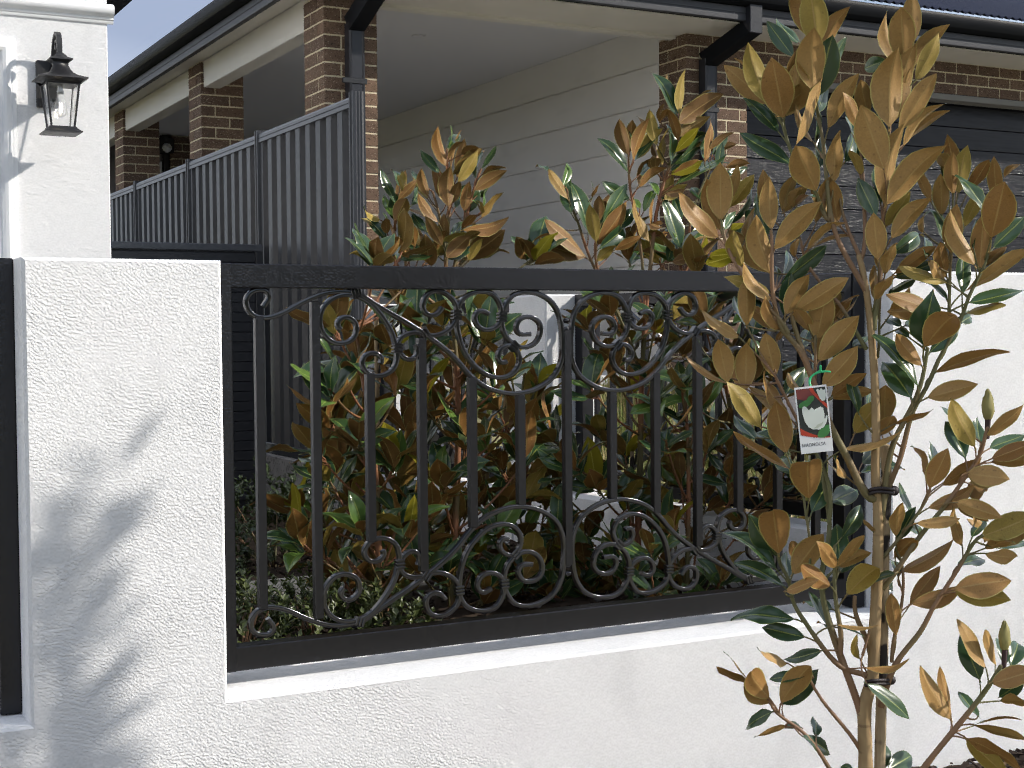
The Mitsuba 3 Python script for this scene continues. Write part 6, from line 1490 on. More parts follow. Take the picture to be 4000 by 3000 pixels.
LEAVES_D='''3566,5023,2475,3618,4972,2528,41,-21,59,78,0
3601,5002,2215,3622,4970,2402,66,-36,91,20,0
3615,5002,2271,3730,4976,2357,54,-29,74,61,0
3664,4998,2189,3706,5025,2313,41,-20,-94,27,1
3650,5019,2255,3756,5040,2357,45,15,-99,6,1
3703,5001,2204,3818,4980,2233,45,-3,75,66,0
3721,5018,2177,3857,5043,2215,41,5,-91,41,1
3575,5016,2071,3587,5075,2127,39,-38,-60,71,1
3615,5002,1825,3764,4974,1841,57,19,98,-7,2
3594,5002,1791,3745,4973,1832,64,25,93,-26,2
3577,4995,2063,3581,5070,2127,39,-30,-61,73,1
3748,5024,1933,3773,4956,1980,41,29,61,73,2
3708,5016,1939,3816,5075,2025,42,20,-91,37,1
3553,4998,1691,3720,5024,1642,52,29,-72,63,1
3670,5017,1628,3816,5060,1645,41,4,-47,88,1
3523,5002,1520,3632,4973,1640,59,-6,96,28,0
3577,5079,1511,3711,5030,1589,58,1,85,52,0
3683,5096,2285,3814,5064,2324,44,-7,64,77,0
3798,5091,1932,3833,5020,1965,39,-80,-53,-28,1
3673,5083,1846,3817,5064,1810,46,17,97,17,0
3623,5033,2233,3571,5058,2396,66,45,-85,27,1
3475,4996,1386,3520,4877,1559,84,-14,80,58,3
3465,5000,1434,3459,5108,1541,65,-23,-69,69,3
3463,5001,1446,3314,4918,1535,75,42,19,89,3
3468,4999,1424,3547,5000,1577,76,-76,52,39,3
3469,4998,1416,3364,5102,1488,68,48,-12,87,3
3472,4997,1402,3439,4830,1531,87,20,58,79,3
3385,4814,1202,3255,4684,1166,73,-27,0,96,3
3373,4806,1219,3349,4740,1374,73,-95,-20,-23,3
3380,4811,1210,3226,4849,1254,66,15,-42,89,3
3380,4811,1209,3337,4643,1260,69,-25,34,91,3
3384,4813,1204,3352,4861,1387,75,-78,-62,2,3
3367,4802,1227,3204,4744,1212,78,7,-43,90,3
3745,5266,813,3643,5420,798,74,35,32,88,3
3739,5281,841,3690,5283,1010,71,32,94,8,3
3740,5278,836,3764,5405,959,75,-87,-24,42,3
3743,5271,822,3582,5331,891,82,49,63,60,3
3744,5270,820,3774,5286,978,70,-83,54,10,3
3742,5274,828,3712,5476,866,90,-2,-19,98,3
3738,5282,843,3591,5210,975,81,4,85,52,3
3629,5221,635,3581,5402,650,80,-29,-16,94,3
3629,5211,608,3559,5116,751,76,7,81,58,3
3629,5212,610,3717,5304,740,70,-73,-21,64,3
3629,5208,599,3515,5284,667,66,41,-18,89,3
3629,5223,641,3698,5124,748,69,-33,58,75,3
3629,5220,632,3664,5390,712,79,-27,-36,89,3
3470,4804,1516,3404,4932,1556,58,-35,-44,83,3
3456,4805,1547,3340,4739,1704,79,17,86,48,3
3457,4805,1546,3580,4876,1688,81,-76,2,65,3
3478,4804,1498,3333,4831,1642,78,71,10,70,3
3461,4804,1537,3485,4659,1642,69,-14,57,81,3
3480,4804,1494,3473,4944,1589,69,-45,-52,73,3
3630,4959,1292,3562,4811,1425,83,54,41,74,3
3631,4961,1273,3685,4966,1478,87,-97,-6,25,3
3627,4954,1333,3536,4963,1470,65,82,-15,55,3
3628,4957,1313,3701,4803,1387,77,0,43,90,3
3627,4954,1333,3652,5075,1427,64,15,-62,77,3
3630,4959,1293,3521,4880,1358,63,36,25,90,3
3631,4962,1268,3817,4921,1360,82,-48,-26,84,3
3742,5076,1020,3712,5160,1167,77,24,-82,52,3
3742,5076,1025,3693,4954,1177,86,57,54,62,3
3742,5076,991,3886,5144,1116,77,-67,8,74,3
3742,5076,982,3572,5129,1050,74,37,-3,93,3
3742,5076,974,3773,5024,1136,73,-24,91,34,3
3742,5076,1013,3763,5171,1194,80,21,-88,43,3
3840,5265,605,3948,5331,686,61,-36,-44,83,3
3839,5259,569,3708,5325,667,64,58,-6,81,3
3840,5266,607,3897,5214,804,95,-32,89,32,3
3839,5259,569,3881,5443,663,85,-39,-35,85,3
3841,5268,619,3731,5212,725,60,59,28,76,3
3841,5267,612,3942,5282,752,67,-79,29,54,3
3840,5262,584,3760,5379,651,58,25,-35,90,3
3977,5238,735,3895,5318,904,75,78,62,9,3
3973,5225,712,4128,5204,808,70,-32,69,65,3
3972,5222,707,3956,5401,769,72,65,-19,73,3
3972,5220,704,3918,5136,854,78,20,82,53,3
3970,5213,692,4089,5292,718,64,-51,53,68,2
3978,5241,740,3842,5353,811,78,66,40,64,3
3937,5223,445,3908,5243,649,79,31,95,-5,3
3933,5209,417,4068,5303,508,77,-64,21,74,3
3931,5202,404,3874,5338,552,80,63,-43,64,3
3935,5219,435,4005,5132,578,68,-30,74,60,3
3933,5210,419,3991,5351,425,68,0,-4,100,3
3937,5224,446,3826,5255,623,83,59,77,24,3
3737,5292,443,3760,5407,579,70,-37,-68,63,3
3748,5281,399,3589,5276,428,68,17,27,95,3
3742,5287,423,3843,5232,582,79,-79,22,58,2
3742,5287,421,3691,5463,438,67,-5,-11,99,3
3746,5282,406,3662,5262,575,83,31,91,27,3
3735,5294,451,3754,5359,611,66,-97,-14,17,3
3746,5283,408,3587,5369,457,71,44,35,82,3
3748,5280,398,3780,5165,538,67,-38,67,64,3
3420,4902,363,3264,4918,460,70,50,-21,84,3
3408,4902,389,3454,4763,519,71,-86,17,48,3
3417,4902,369,3361,5036,508,90,-15,-74,65,3
3417,4902,369,3294,4844,476,63,56,26,79,3
3412,4902,381,3563,4898,527,91,-70,3,72,3
3421,4902,360,3261,4988,468,85,9,-71,69,2
3424,4902,354,3370,4781,478,76,-14,74,66,3
3691,5019,311,3692,4992,515,87,-54,84,11,3
3691,5019,312,3615,5156,402,76,-8,-58,81,3
3697,5017,295,3597,4969,451,85,60,57,56,3
3690,5019,315,3772,5078,443,71,-82,-10,56,3
3676,5023,353,3525,5081,450,78,57,17,80,3
3679,5023,347,3651,4956,527,78,-10,94,33,3
3826,5036,1396,3820,4952,1577,88,-1,91,42,3
3827,5038,1407,3931,5134,1567,82,-59,-46,66,3
3826,5036,1393,3724,5065,1496,62,69,-10,72,3
3827,5038,1404,3915,4966,1502,64,-27,65,71,3
3829,5042,1433,3842,5204,1543,88,32,-55,77,3
3825,5034,1378,3728,4938,1485,66,35,51,78,3
3825,5035,1385,4004,5063,1452,86,-37,48,80,3
3829,5042,1430,3723,5160,1567,79,51,-41,75,3
4059,5251,1144,4230,5292,1194,77,-34,39,86,3
4059,5250,1141,4000,5368,1273,67,87,-10,49,3
4056,5236,1103,4094,5147,1276,79,-7,88,47,3
4058,5246,1130,4115,5359,1212,62,-25,-48,84,3
4055,5231,1092,3917,5257,1249,87,75,18,63,3
4056,5236,1105,4166,5250,1264,80,-77,40,50,3
4057,5238,1110,4026,5418,1215,88,15,-48,86,3
4057,5239,1113,3995,5119,1246,75,34,61,71,3
3983,5081,882,3860,5082,992,74,63,35,70,3
3978,5082,865,4109,4971,893,64,-11,12,99,3
3996,5080,925,4050,5176,1109,80,33,-87,36,3
3991,5080,910,3962,4972,1083,92,47,71,52,3
3981,5081,876,4125,5097,918,56,-22,-40,89,3
3978,5082,863,3926,5142,1010,63,71,-53,47,3
4179,5231,546,4301,5296,691,80,-72,-17,68,3
4182,5233,553,4123,5305,697,72,86,-21,46,3
4183,5234,558,4283,5132,653,76,-4,67,74,3
4186,5235,565,4248,5398,591,73,-2,-14,99,3
4180,5232,549,4161,5223,731,74,95,29,11,3
4189,5237,575,4317,5242,648,65,-48,30,83,3
4181,5232,551,4123,5371,631,63,74,-8,67,3
4097,5237,367,4251,5293,392,69,-14,-5,99,3
4123,5244,410,4067,5310,535,64,93,13,35,3
4119,5243,403,4243,5196,524,68,-46,57,68,3
4101,5238,373,4189,5395,411,71,44,-43,79,3
4091,5235,357,4128,5228,501,63,62,77,-12,3
4110,5240,388,4303,5226,410,83,-8,33,94,2
4109,5240,387,4115,5353,504,65,74,-50,44,3
4096,5237,366,4142,5073,468,76,46,56,69,3
3686,4804,1539,3605,4652,1554,71,13,2,99,3
3685,4812,1522,3845,4786,1631,82,-54,-49,68,3
3688,4794,1559,3616,4749,1742,89,81,-56,18,3
3686,4807,1533,3730,4652,1556,70,-37,3,93,3
3688,4793,1562,3755,4842,1725,78,-56,-70,44,3
3686,4809,1527,3557,4724,1561,66,41,-28,86,3
3951,4894,1251,4136,4907,1355,87,-49,1,87,3
3951,4894,1250,3841,4973,1377,76,72,-9,69,3
3937,4898,1212,4017,4728,1259,87,6,29,96,3
3942,4897,1226,4044,4968,1368,71,-28,-76,59,3
3960,4892,1275,3869,4828,1389,71,58,42,70,3
3947,4895,1240,4130,4830,1265,84,-15,-5,99,3
3946,4896,1237,3969,4966,1416,77,80,-59,13,3
3957,4893,1267,3990,4817,1387,65,24,85,47,3
3945,4835,956,3896,4871,1144,82,76,-58,31,3
3947,4828,971,3952,4683,1093,71,41,60,69,3
3948,4823,983,4046,4813,1121,68,-52,-80,31,3
3944,4839,946,3841,4794,1068,72,78,-18,60,3
3948,4824,981,4067,4676,970,70,7,-2,100,2
3947,4828,971,3969,4839,1136,61,-10,-99,8,3
3949,4821,986,3930,4724,1096,55,52,59,61,3
3951,4814,1002,4134,4797,1040,76,-22,-14,97,3
3943,5285,1159,4091,5278,1221,72,-38,15,91,3
3952,5288,1181,3952,5379,1309,62,52,-70,50,3
3953,5288,1185,4007,5201,1331,68,43,83,34,3
3944,5285,1162,4061,5364,1247,72,-55,-8,83,3
3953,5288,1185,3888,5314,1387,86,88,-35,33,3
3940,5284,1151,4061,5231,1241,63,-36,51,78,3
4026,5192,565,4176,5180,599,66,-17,41,89,3
4034,5202,597,3965,5357,652,77,63,0,78,3
4023,5188,553,4027,5042,682,87,48,59,65,3
4029,5196,577,4157,5307,576,71,17,-19,97,3
4027,5193,569,3952,5262,754,81,83,-31,46,3
4027,5193,570,4128,5183,715,68,-30,91,27,3
3535,4744,923,3649,4657,993,67,-64,-24,73,3
3539,4749,902,3477,4827,1015,66,19,-76,63,3
3539,4749,903,3493,4659,1015,64,15,74,66,3
3543,4756,878,3683,4801,1003,81,-50,-46,73,3
3543,4755,880,3392,4782,917,60,8,-61,79,3
3538,4747,909,3574,4607,1023,67,-48,47,74,3
3772,5260,1027,3799,5208,1185,72,-48,81,34,3
3773,5263,1035,3835,5400,1170,83,-34,-58,74,3
3773,5267,1045,3730,5310,1183,64,95,-2,31,3
3774,5272,1059,3853,5300,1220,71,-88,27,38,3
3773,5267,1045,3732,5464,1115,84,0,-34,94,3
3775,5273,1061,3720,5173,1167,61,37,57,73,3
3773,5264,1037,3927,5366,1107,88,-48,12,87,3
3669,4748,1306,3784,4809,1460,75,-45,-66,60,3
3667,4755,1292,3580,4653,1453,85,91,-15,39,3
3670,4740,1322,3815,4601,1389,86,-49,-9,87,3
3671,4735,1334,3662,4746,1524,85,29,-96,7,3
3668,4748,1306,3649,4595,1454,95,35,63,70,3
3667,4754,1292,3767,4714,1431,66,-81,-34,48,3
3671,4736,1332,3624,4694,1470,59,90,-39,19,3
3667,4756,1288,3737,4583,1309,78,14,17,97,3
3718,5007,581,3610,5104,719,83,60,-35,72,3
3717,5007,590,3704,4880,673,62,8,54,84,3
3727,5004,524,3776,5094,679,79,-24,-81,54,3
3726,5005,531,3564,4998,651,80,51,47,72,3
3726,5004,526,3798,4938,701,80,-74,47,48,3
3719,5007,579,3675,5134,706,73,-29,-72,63,3
3894,4824,730,3859,4802,895,73,98,5,21,3
3905,4809,785,3973,4687,838,54,-40,17,90,3
3897,4820,747,3958,4847,930,77,-45,-85,28,3
3897,4820,746,3860,4741,868,61,93,10,35,3
3895,4822,739,4000,4761,887,72,-75,23,62,3
3901,4815,765,3879,4841,923,62,40,-89,20,3
3898,4818,753,3928,4685,905,76,51,70,51,3
3854,5038,318,3911,5188,330,64,16,-14,98,3
3853,5026,281,3683,4988,406,86,36,64,68,3
3854,5040,326,3940,5064,462,72,-84,21,50,3
3854,5037,316,3806,5178,436,77,63,-36,68,3
3854,5037,316,3839,4999,461,61,33,90,27,3
3854,5032,301,4006,5162,335,76,-35,17,92,3
3854,5031,297,3800,5085,424,65,81,-33,49,3
3482,5026,1801,3592,4986,1895,56,-68,-29,67,3
3480,5026,1806,3371,5137,1874,68,32,-25,91,3
3486,5027,1788,3434,4913,1865,66,24,47,85,3
3482,5026,1800,3582,5136,1946,86,-73,-20,65,3
3475,5025,1821,3327,5024,1955,77,67,-7,74,3
3469,5024,1837,3555,4885,1950,88,-71,12,69,3
3484,5026,1795,3446,5157,1886,72,-33,-60,72,3
3504,4912,1780,3437,4783,1821,59,1,30,95,3
3505,4917,1759,3553,4897,1898,66,-94,0,33,2
3506,4922,1737,3413,4926,1865,58,78,-23,58,3
3505,4920,1748,3527,4800,1902,79,-46,67,58,3
3506,4921,1744,3539,5003,1868,64,-2,-83,56,3
3506,4923,1734,3400,4825,1891,92,58,46,68,3
3519,5217,1794,3367,5257,1924,84,66,36,66,3
3519,5218,1796,3573,5234,1980,70,-65,75,12,3
3519,5218,1797,3477,5361,1908,82,3,-60,80,3
3516,5225,1815,3431,5161,1953,76,34,76,56,3
3519,5216,1792,3632,5298,1878,60,-63,4,78,3
3517,5224,1812,3409,5308,1895,71,72,29,64,3'''
LEAVES_E='''2626,5077,1241,2491,5101,1308,68,36,-37,86,3
2639,5077,1212,2594,5018,1373,69,-81,58,-2,3
2634,5077,1224,2610,5202,1311,64,-40,-58,71,3
2648,5077,1194,2504,4989,1210,65,-12,38,92,3
2641,5077,1210,2643,5071,1343,50,-93,37,3,3
2639,5077,1213,2544,5164,1216,52,-41,-47,78,3
2647,5077,1197,2602,4987,1275,52,-27,70,66,3
2653,5077,1184,2707,5181,1278,61,-80,-12,59,3
2781,5139,1100,2786,5017,1231,78,40,68,62,3
2779,5141,1078,2886,5205,1207,80,-71,-17,68,3
2781,5139,1101,2712,5124,1266,77,91,11,39,3
2784,5136,1126,2896,5028,1156,57,-15,11,98,3
2778,5141,1075,2783,5252,1172,63,36,-63,69,3
2778,5142,1069,2750,5067,1226,70,69,60,41,3
2589,5082,1046,2601,5096,1178,60,-88,-45,12,3
2586,5081,1056,2452,5125,1099,58,29,-6,96,3
2595,5082,1025,2619,4978,1102,51,-11,57,81,3
2597,5083,1017,2603,5215,1133,76,-55,-54,64,3
2582,5081,1071,2504,5050,1172,55,59,52,62,3
2585,5081,1061,2636,5054,1222,72,-88,33,34,3
3079,5481,1092,3066,5602,1171,57,7,-54,84,3
3081,5489,1104,3066,5429,1224,56,43,79,44,3
3079,5481,1091,3184,5560,1080,59,-2,17,98,3
3082,5491,1109,2956,5559,1173,65,55,27,79,3
3080,5486,1100,3182,5432,1207,64,-23,77,60,2
3077,5475,1080,3101,5622,1136,68,-3,-35,93,3
2698,5130,904,2737,5254,989,67,-71,-24,67,3
2688,5134,967,2542,5085,1016,66,18,37,91,3
2694,5132,929,2730,5119,1073,54,-90,35,26,3
2696,5131,916,2621,5251,986,60,5,-47,88,3
2692,5133,942,2653,5076,1051,49,21,84,51,3
2695,5131,922,2733,5178,1040,51,-92,-17,36,3
2689,5134,958,2575,5159,1073,61,71,2,70,3
3022,5485,982,3009,5461,1152,67,59,79,16,3
3018,5482,974,3143,5519,1036,64,-48,13,87,3
3023,5486,985,2958,5602,1067,65,73,-6,68,3
3017,5481,970,3079,5442,1091,53,35,93,12,3
3007,5473,947,3117,5608,993,76,-5,-28,96,3
3007,5473,947,3012,5515,1108,73,94,32,-11,3
3072,5383,899,3194,5445,940,64,-23,-19,96,3
3103,5400,946,3062,5479,1080,64,96,3,28,3
3079,5387,910,3200,5364,1014,70,-44,61,66,3
3094,5395,932,3144,5553,915,61,48,-6,87,3
3076,5386,906,3094,5381,1062,69,97,24,-10,2
3103,5400,946,3238,5412,970,53,-20,32,93,3
2726,5395,797,2749,5400,972,72,-55,83,5,3
2726,5398,803,2750,5503,907,64,-11,-69,72,3
2727,5380,757,2636,5381,858,51,72,25,65,3
2727,5388,777,2883,5368,851,68,-40,18,90,3
2727,5378,752,2671,5492,762,47,51,18,84,3
2727,5387,775,2700,5312,874,50,32,71,63,3
2726,5391,786,2792,5472,856,53,-70,-5,71,3
2862,5352,821,2900,5247,933,71,4,73,68,3
2859,5348,806,2940,5465,905,64,-64,-19,75,3
2863,5355,830,2824,5385,995,66,97,16,20,3
2854,5342,782,2934,5348,908,55,-75,48,45,3
2859,5349,808,2830,5495,843,56,-13,-25,96,3
2856,5344,789,2856,5320,971,76,56,82,11,3
2855,5343,786,2993,5410,805,62,-29,33,90,3
2858,5347,801,2799,5404,900,52,88,11,46,3
2951,5244,788,3050,5236,937,69,-80,25,54,3
2951,5244,785,2881,5350,836,52,-14,-50,85,3
2952,5241,766,2922,5096,856,71,3,52,85,3
2953,5240,754,2981,5285,879,60,-90,-31,31,2
2952,5243,781,2820,5258,818,58,27,2,96,3
2955,5237,732,3033,5163,875,70,-79,25,56,3
2557,4933,728,2491,4931,842,54,41,-88,22,3
2566,4944,708,2473,4793,750,77,4,25,97,3
2561,4938,719,2667,4935,862,77,-52,-77,37,3
2575,4955,686,2399,4976,727,79,16,-36,92,3
2562,4939,718,2587,4814,742,52,-22,14,96,3
2581,4962,673,2558,5018,842,76,-70,-70,14,3
2559,4936,724,2454,4867,708,46,8,-33,94,3
2738,5053,664,2859,4980,690,52,-33,-22,92,3
2738,5053,666,2704,5134,759,55,53,-53,66,3
2739,5047,693,2692,4899,770,73,33,35,88,3
2739,5046,695,2819,5052,810,60,-76,-34,55,3
2739,5045,700,2595,5067,798,76,46,-43,78,3
2738,5050,679,2805,4919,734,66,-38,18,91,3
2827,4948,704,2930,4982,821,59,-61,-44,66,3
2825,4950,696,2714,4929,771,51,55,3,83,3
2832,4937,740,2913,4842,815,60,-48,26,84,3
2830,4940,730,2853,4961,900,72,-14,-98,14,3
2826,4949,698,2742,4814,738,65,47,-4,88,3
2826,4949,698,2925,4923,807,65,-74,-25,62,3
2824,4952,690,2781,4956,810,52,51,-83,22,3
2502,5050,610,2390,4957,666,70,31,18,93,3
2501,5047,621,2583,4989,758,68,-86,-36,36,2
2504,5054,596,2412,5136,666,60,22,-48,85,3
2503,5051,607,2485,4878,628,71,7,11,99,3
2501,5046,622,2552,5071,764,59,-77,-53,37,3
2498,5040,644,2402,4998,765,60,79,-29,53,3
2681,5084,585,2648,5145,727,59,38,-82,44,3
2683,5086,575,2580,4959,626,70,-7,42,91,3
2691,5097,532,2733,5072,658,54,-82,-55,17,3
2686,5091,557,2562,5138,637,60,35,-46,82,3
2682,5086,577,2684,4957,664,57,-64,43,64,3
2692,5099,524,2730,5175,642,56,-73,-45,52,3
2689,5095,542,2552,5033,599,58,27,26,93,3
2872,5156,583,2789,5158,710,64,78,-36,52,3
2872,5157,576,2946,5039,622,65,-16,27,95,3
2871,5162,540,2892,5270,599,55,-29,-41,86,2
2871,5159,559,2760,5057,620,64,42,8,90,3
2872,5156,583,2952,5129,722,61,-75,42,51,3
2871,5161,543,2823,5196,684,65,67,-63,39,3
3083,5311,489,3216,5378,577,68,-34,-42,84,3
3096,5317,514,3105,5375,669,61,99,12,-10,3
3098,5318,517,3203,5259,594,56,-1,79,62,3
3093,5315,507,3179,5441,609,78,20,-70,69,3
3100,5319,521,3041,5256,635,55,86,9,50,3
3105,5321,531,3263,5330,556,68,-14,-16,98,3
2787,5461,426,2709,5564,512,57,71,-4,70,3
2794,5445,399,2761,5448,559,60,-35,93,-9,3
2785,5463,430,2790,5567,511,59,-80,-35,49,3
2784,5466,436,2670,5513,530,64,67,17,72,3
2799,5436,382,2887,5442,543,74,-83,33,44,3
2787,5460,425,2727,5611,494,64,45,-22,87,3
2792,5451,409,2699,5413,551,74,-4,97,23,3
2798,5437,385,2897,5514,428,56,-55,26,79,3
2783,5150,428,2700,5229,549,72,19,-76,62,3
2782,5154,397,2787,5058,486,57,-23,66,72,3
2783,5151,423,2849,5201,563,64,-62,-60,51,3
2783,5150,430,2641,5128,483,64,34,4,94,3
2782,5153,404,2892,5063,486,69,-25,48,84,3
2782,5154,399,2758,5289,485,61,37,-45,81,3
2782,5155,390,2727,5053,445,51,15,41,90,3
2782,5155,392,2859,5156,535,73,-87,16,47,3
2911,5155,441,2896,5154,604,60,99,-6,9,3
2909,5157,431,2967,5062,497,57,-38,36,85,3
2918,5151,470,2995,5257,600,71,8,-79,60,3
2918,5151,471,2827,5062,597,71,66,30,69,3
2910,5156,436,3046,5113,527,65,-56,-1,83,3
2905,5159,416,2873,5239,573,73,49,-73,47,3
2513,5248,408,2375,5282,426,62,20,33,92,3
2513,5248,408,2516,5192,546,61,-80,55,25,3
2513,5248,406,2522,5415,465,73,-36,-29,89,3
2512,5248,413,2372,5155,459,69,0,44,90,3
2518,5248,386,2535,5247,561,67,-92,37,9,3
2523,5247,368,2404,5344,462,66,35,-40,85,3
2518,5248,389,2505,5127,436,55,-35,37,86,3
2512,5248,411,2509,5289,549,53,-54,-81,22,3
2977,5025,471,3083,4925,564,72,-71,-10,70,3
2972,5036,450,2966,5056,597,53,52,-84,14,3
2967,5048,426,2944,4921,450,47,45,8,89,3
2966,5050,422,3088,5019,557,81,-53,-79,30,3
2973,5035,452,2953,4977,588,62,96,-29,2,3
2969,5042,437,3063,4888,436,67,-33,-20,92,2
2761,5193,1322,2639,5120,1354,62,2,36,93,3
2754,5185,1364,2808,5143,1483,61,-70,52,50,3
2758,5189,1344,2679,5264,1435,60,19,-66,72,3
2755,5186,1359,2727,5091,1448,60,-24,70,67,2
2753,5183,1375,2857,5260,1484,74,-64,-19,74,3
2762,5194,1314,2610,5191,1353,59,25,-18,95,3
2877,5177,1302,2798,5249,1421,68,86,14,49,3
2874,5176,1292,2959,5052,1383,79,31,69,65,2
2881,5178,1312,2951,5271,1414,68,-29,-60,75,3
2873,5175,1287,2815,5144,1394,50,88,4,48,3
2865,5173,1263,2987,5156,1338,64,-47,30,83,3
2864,5172,1257,2872,5245,1384,63,41,-80,43,3'''
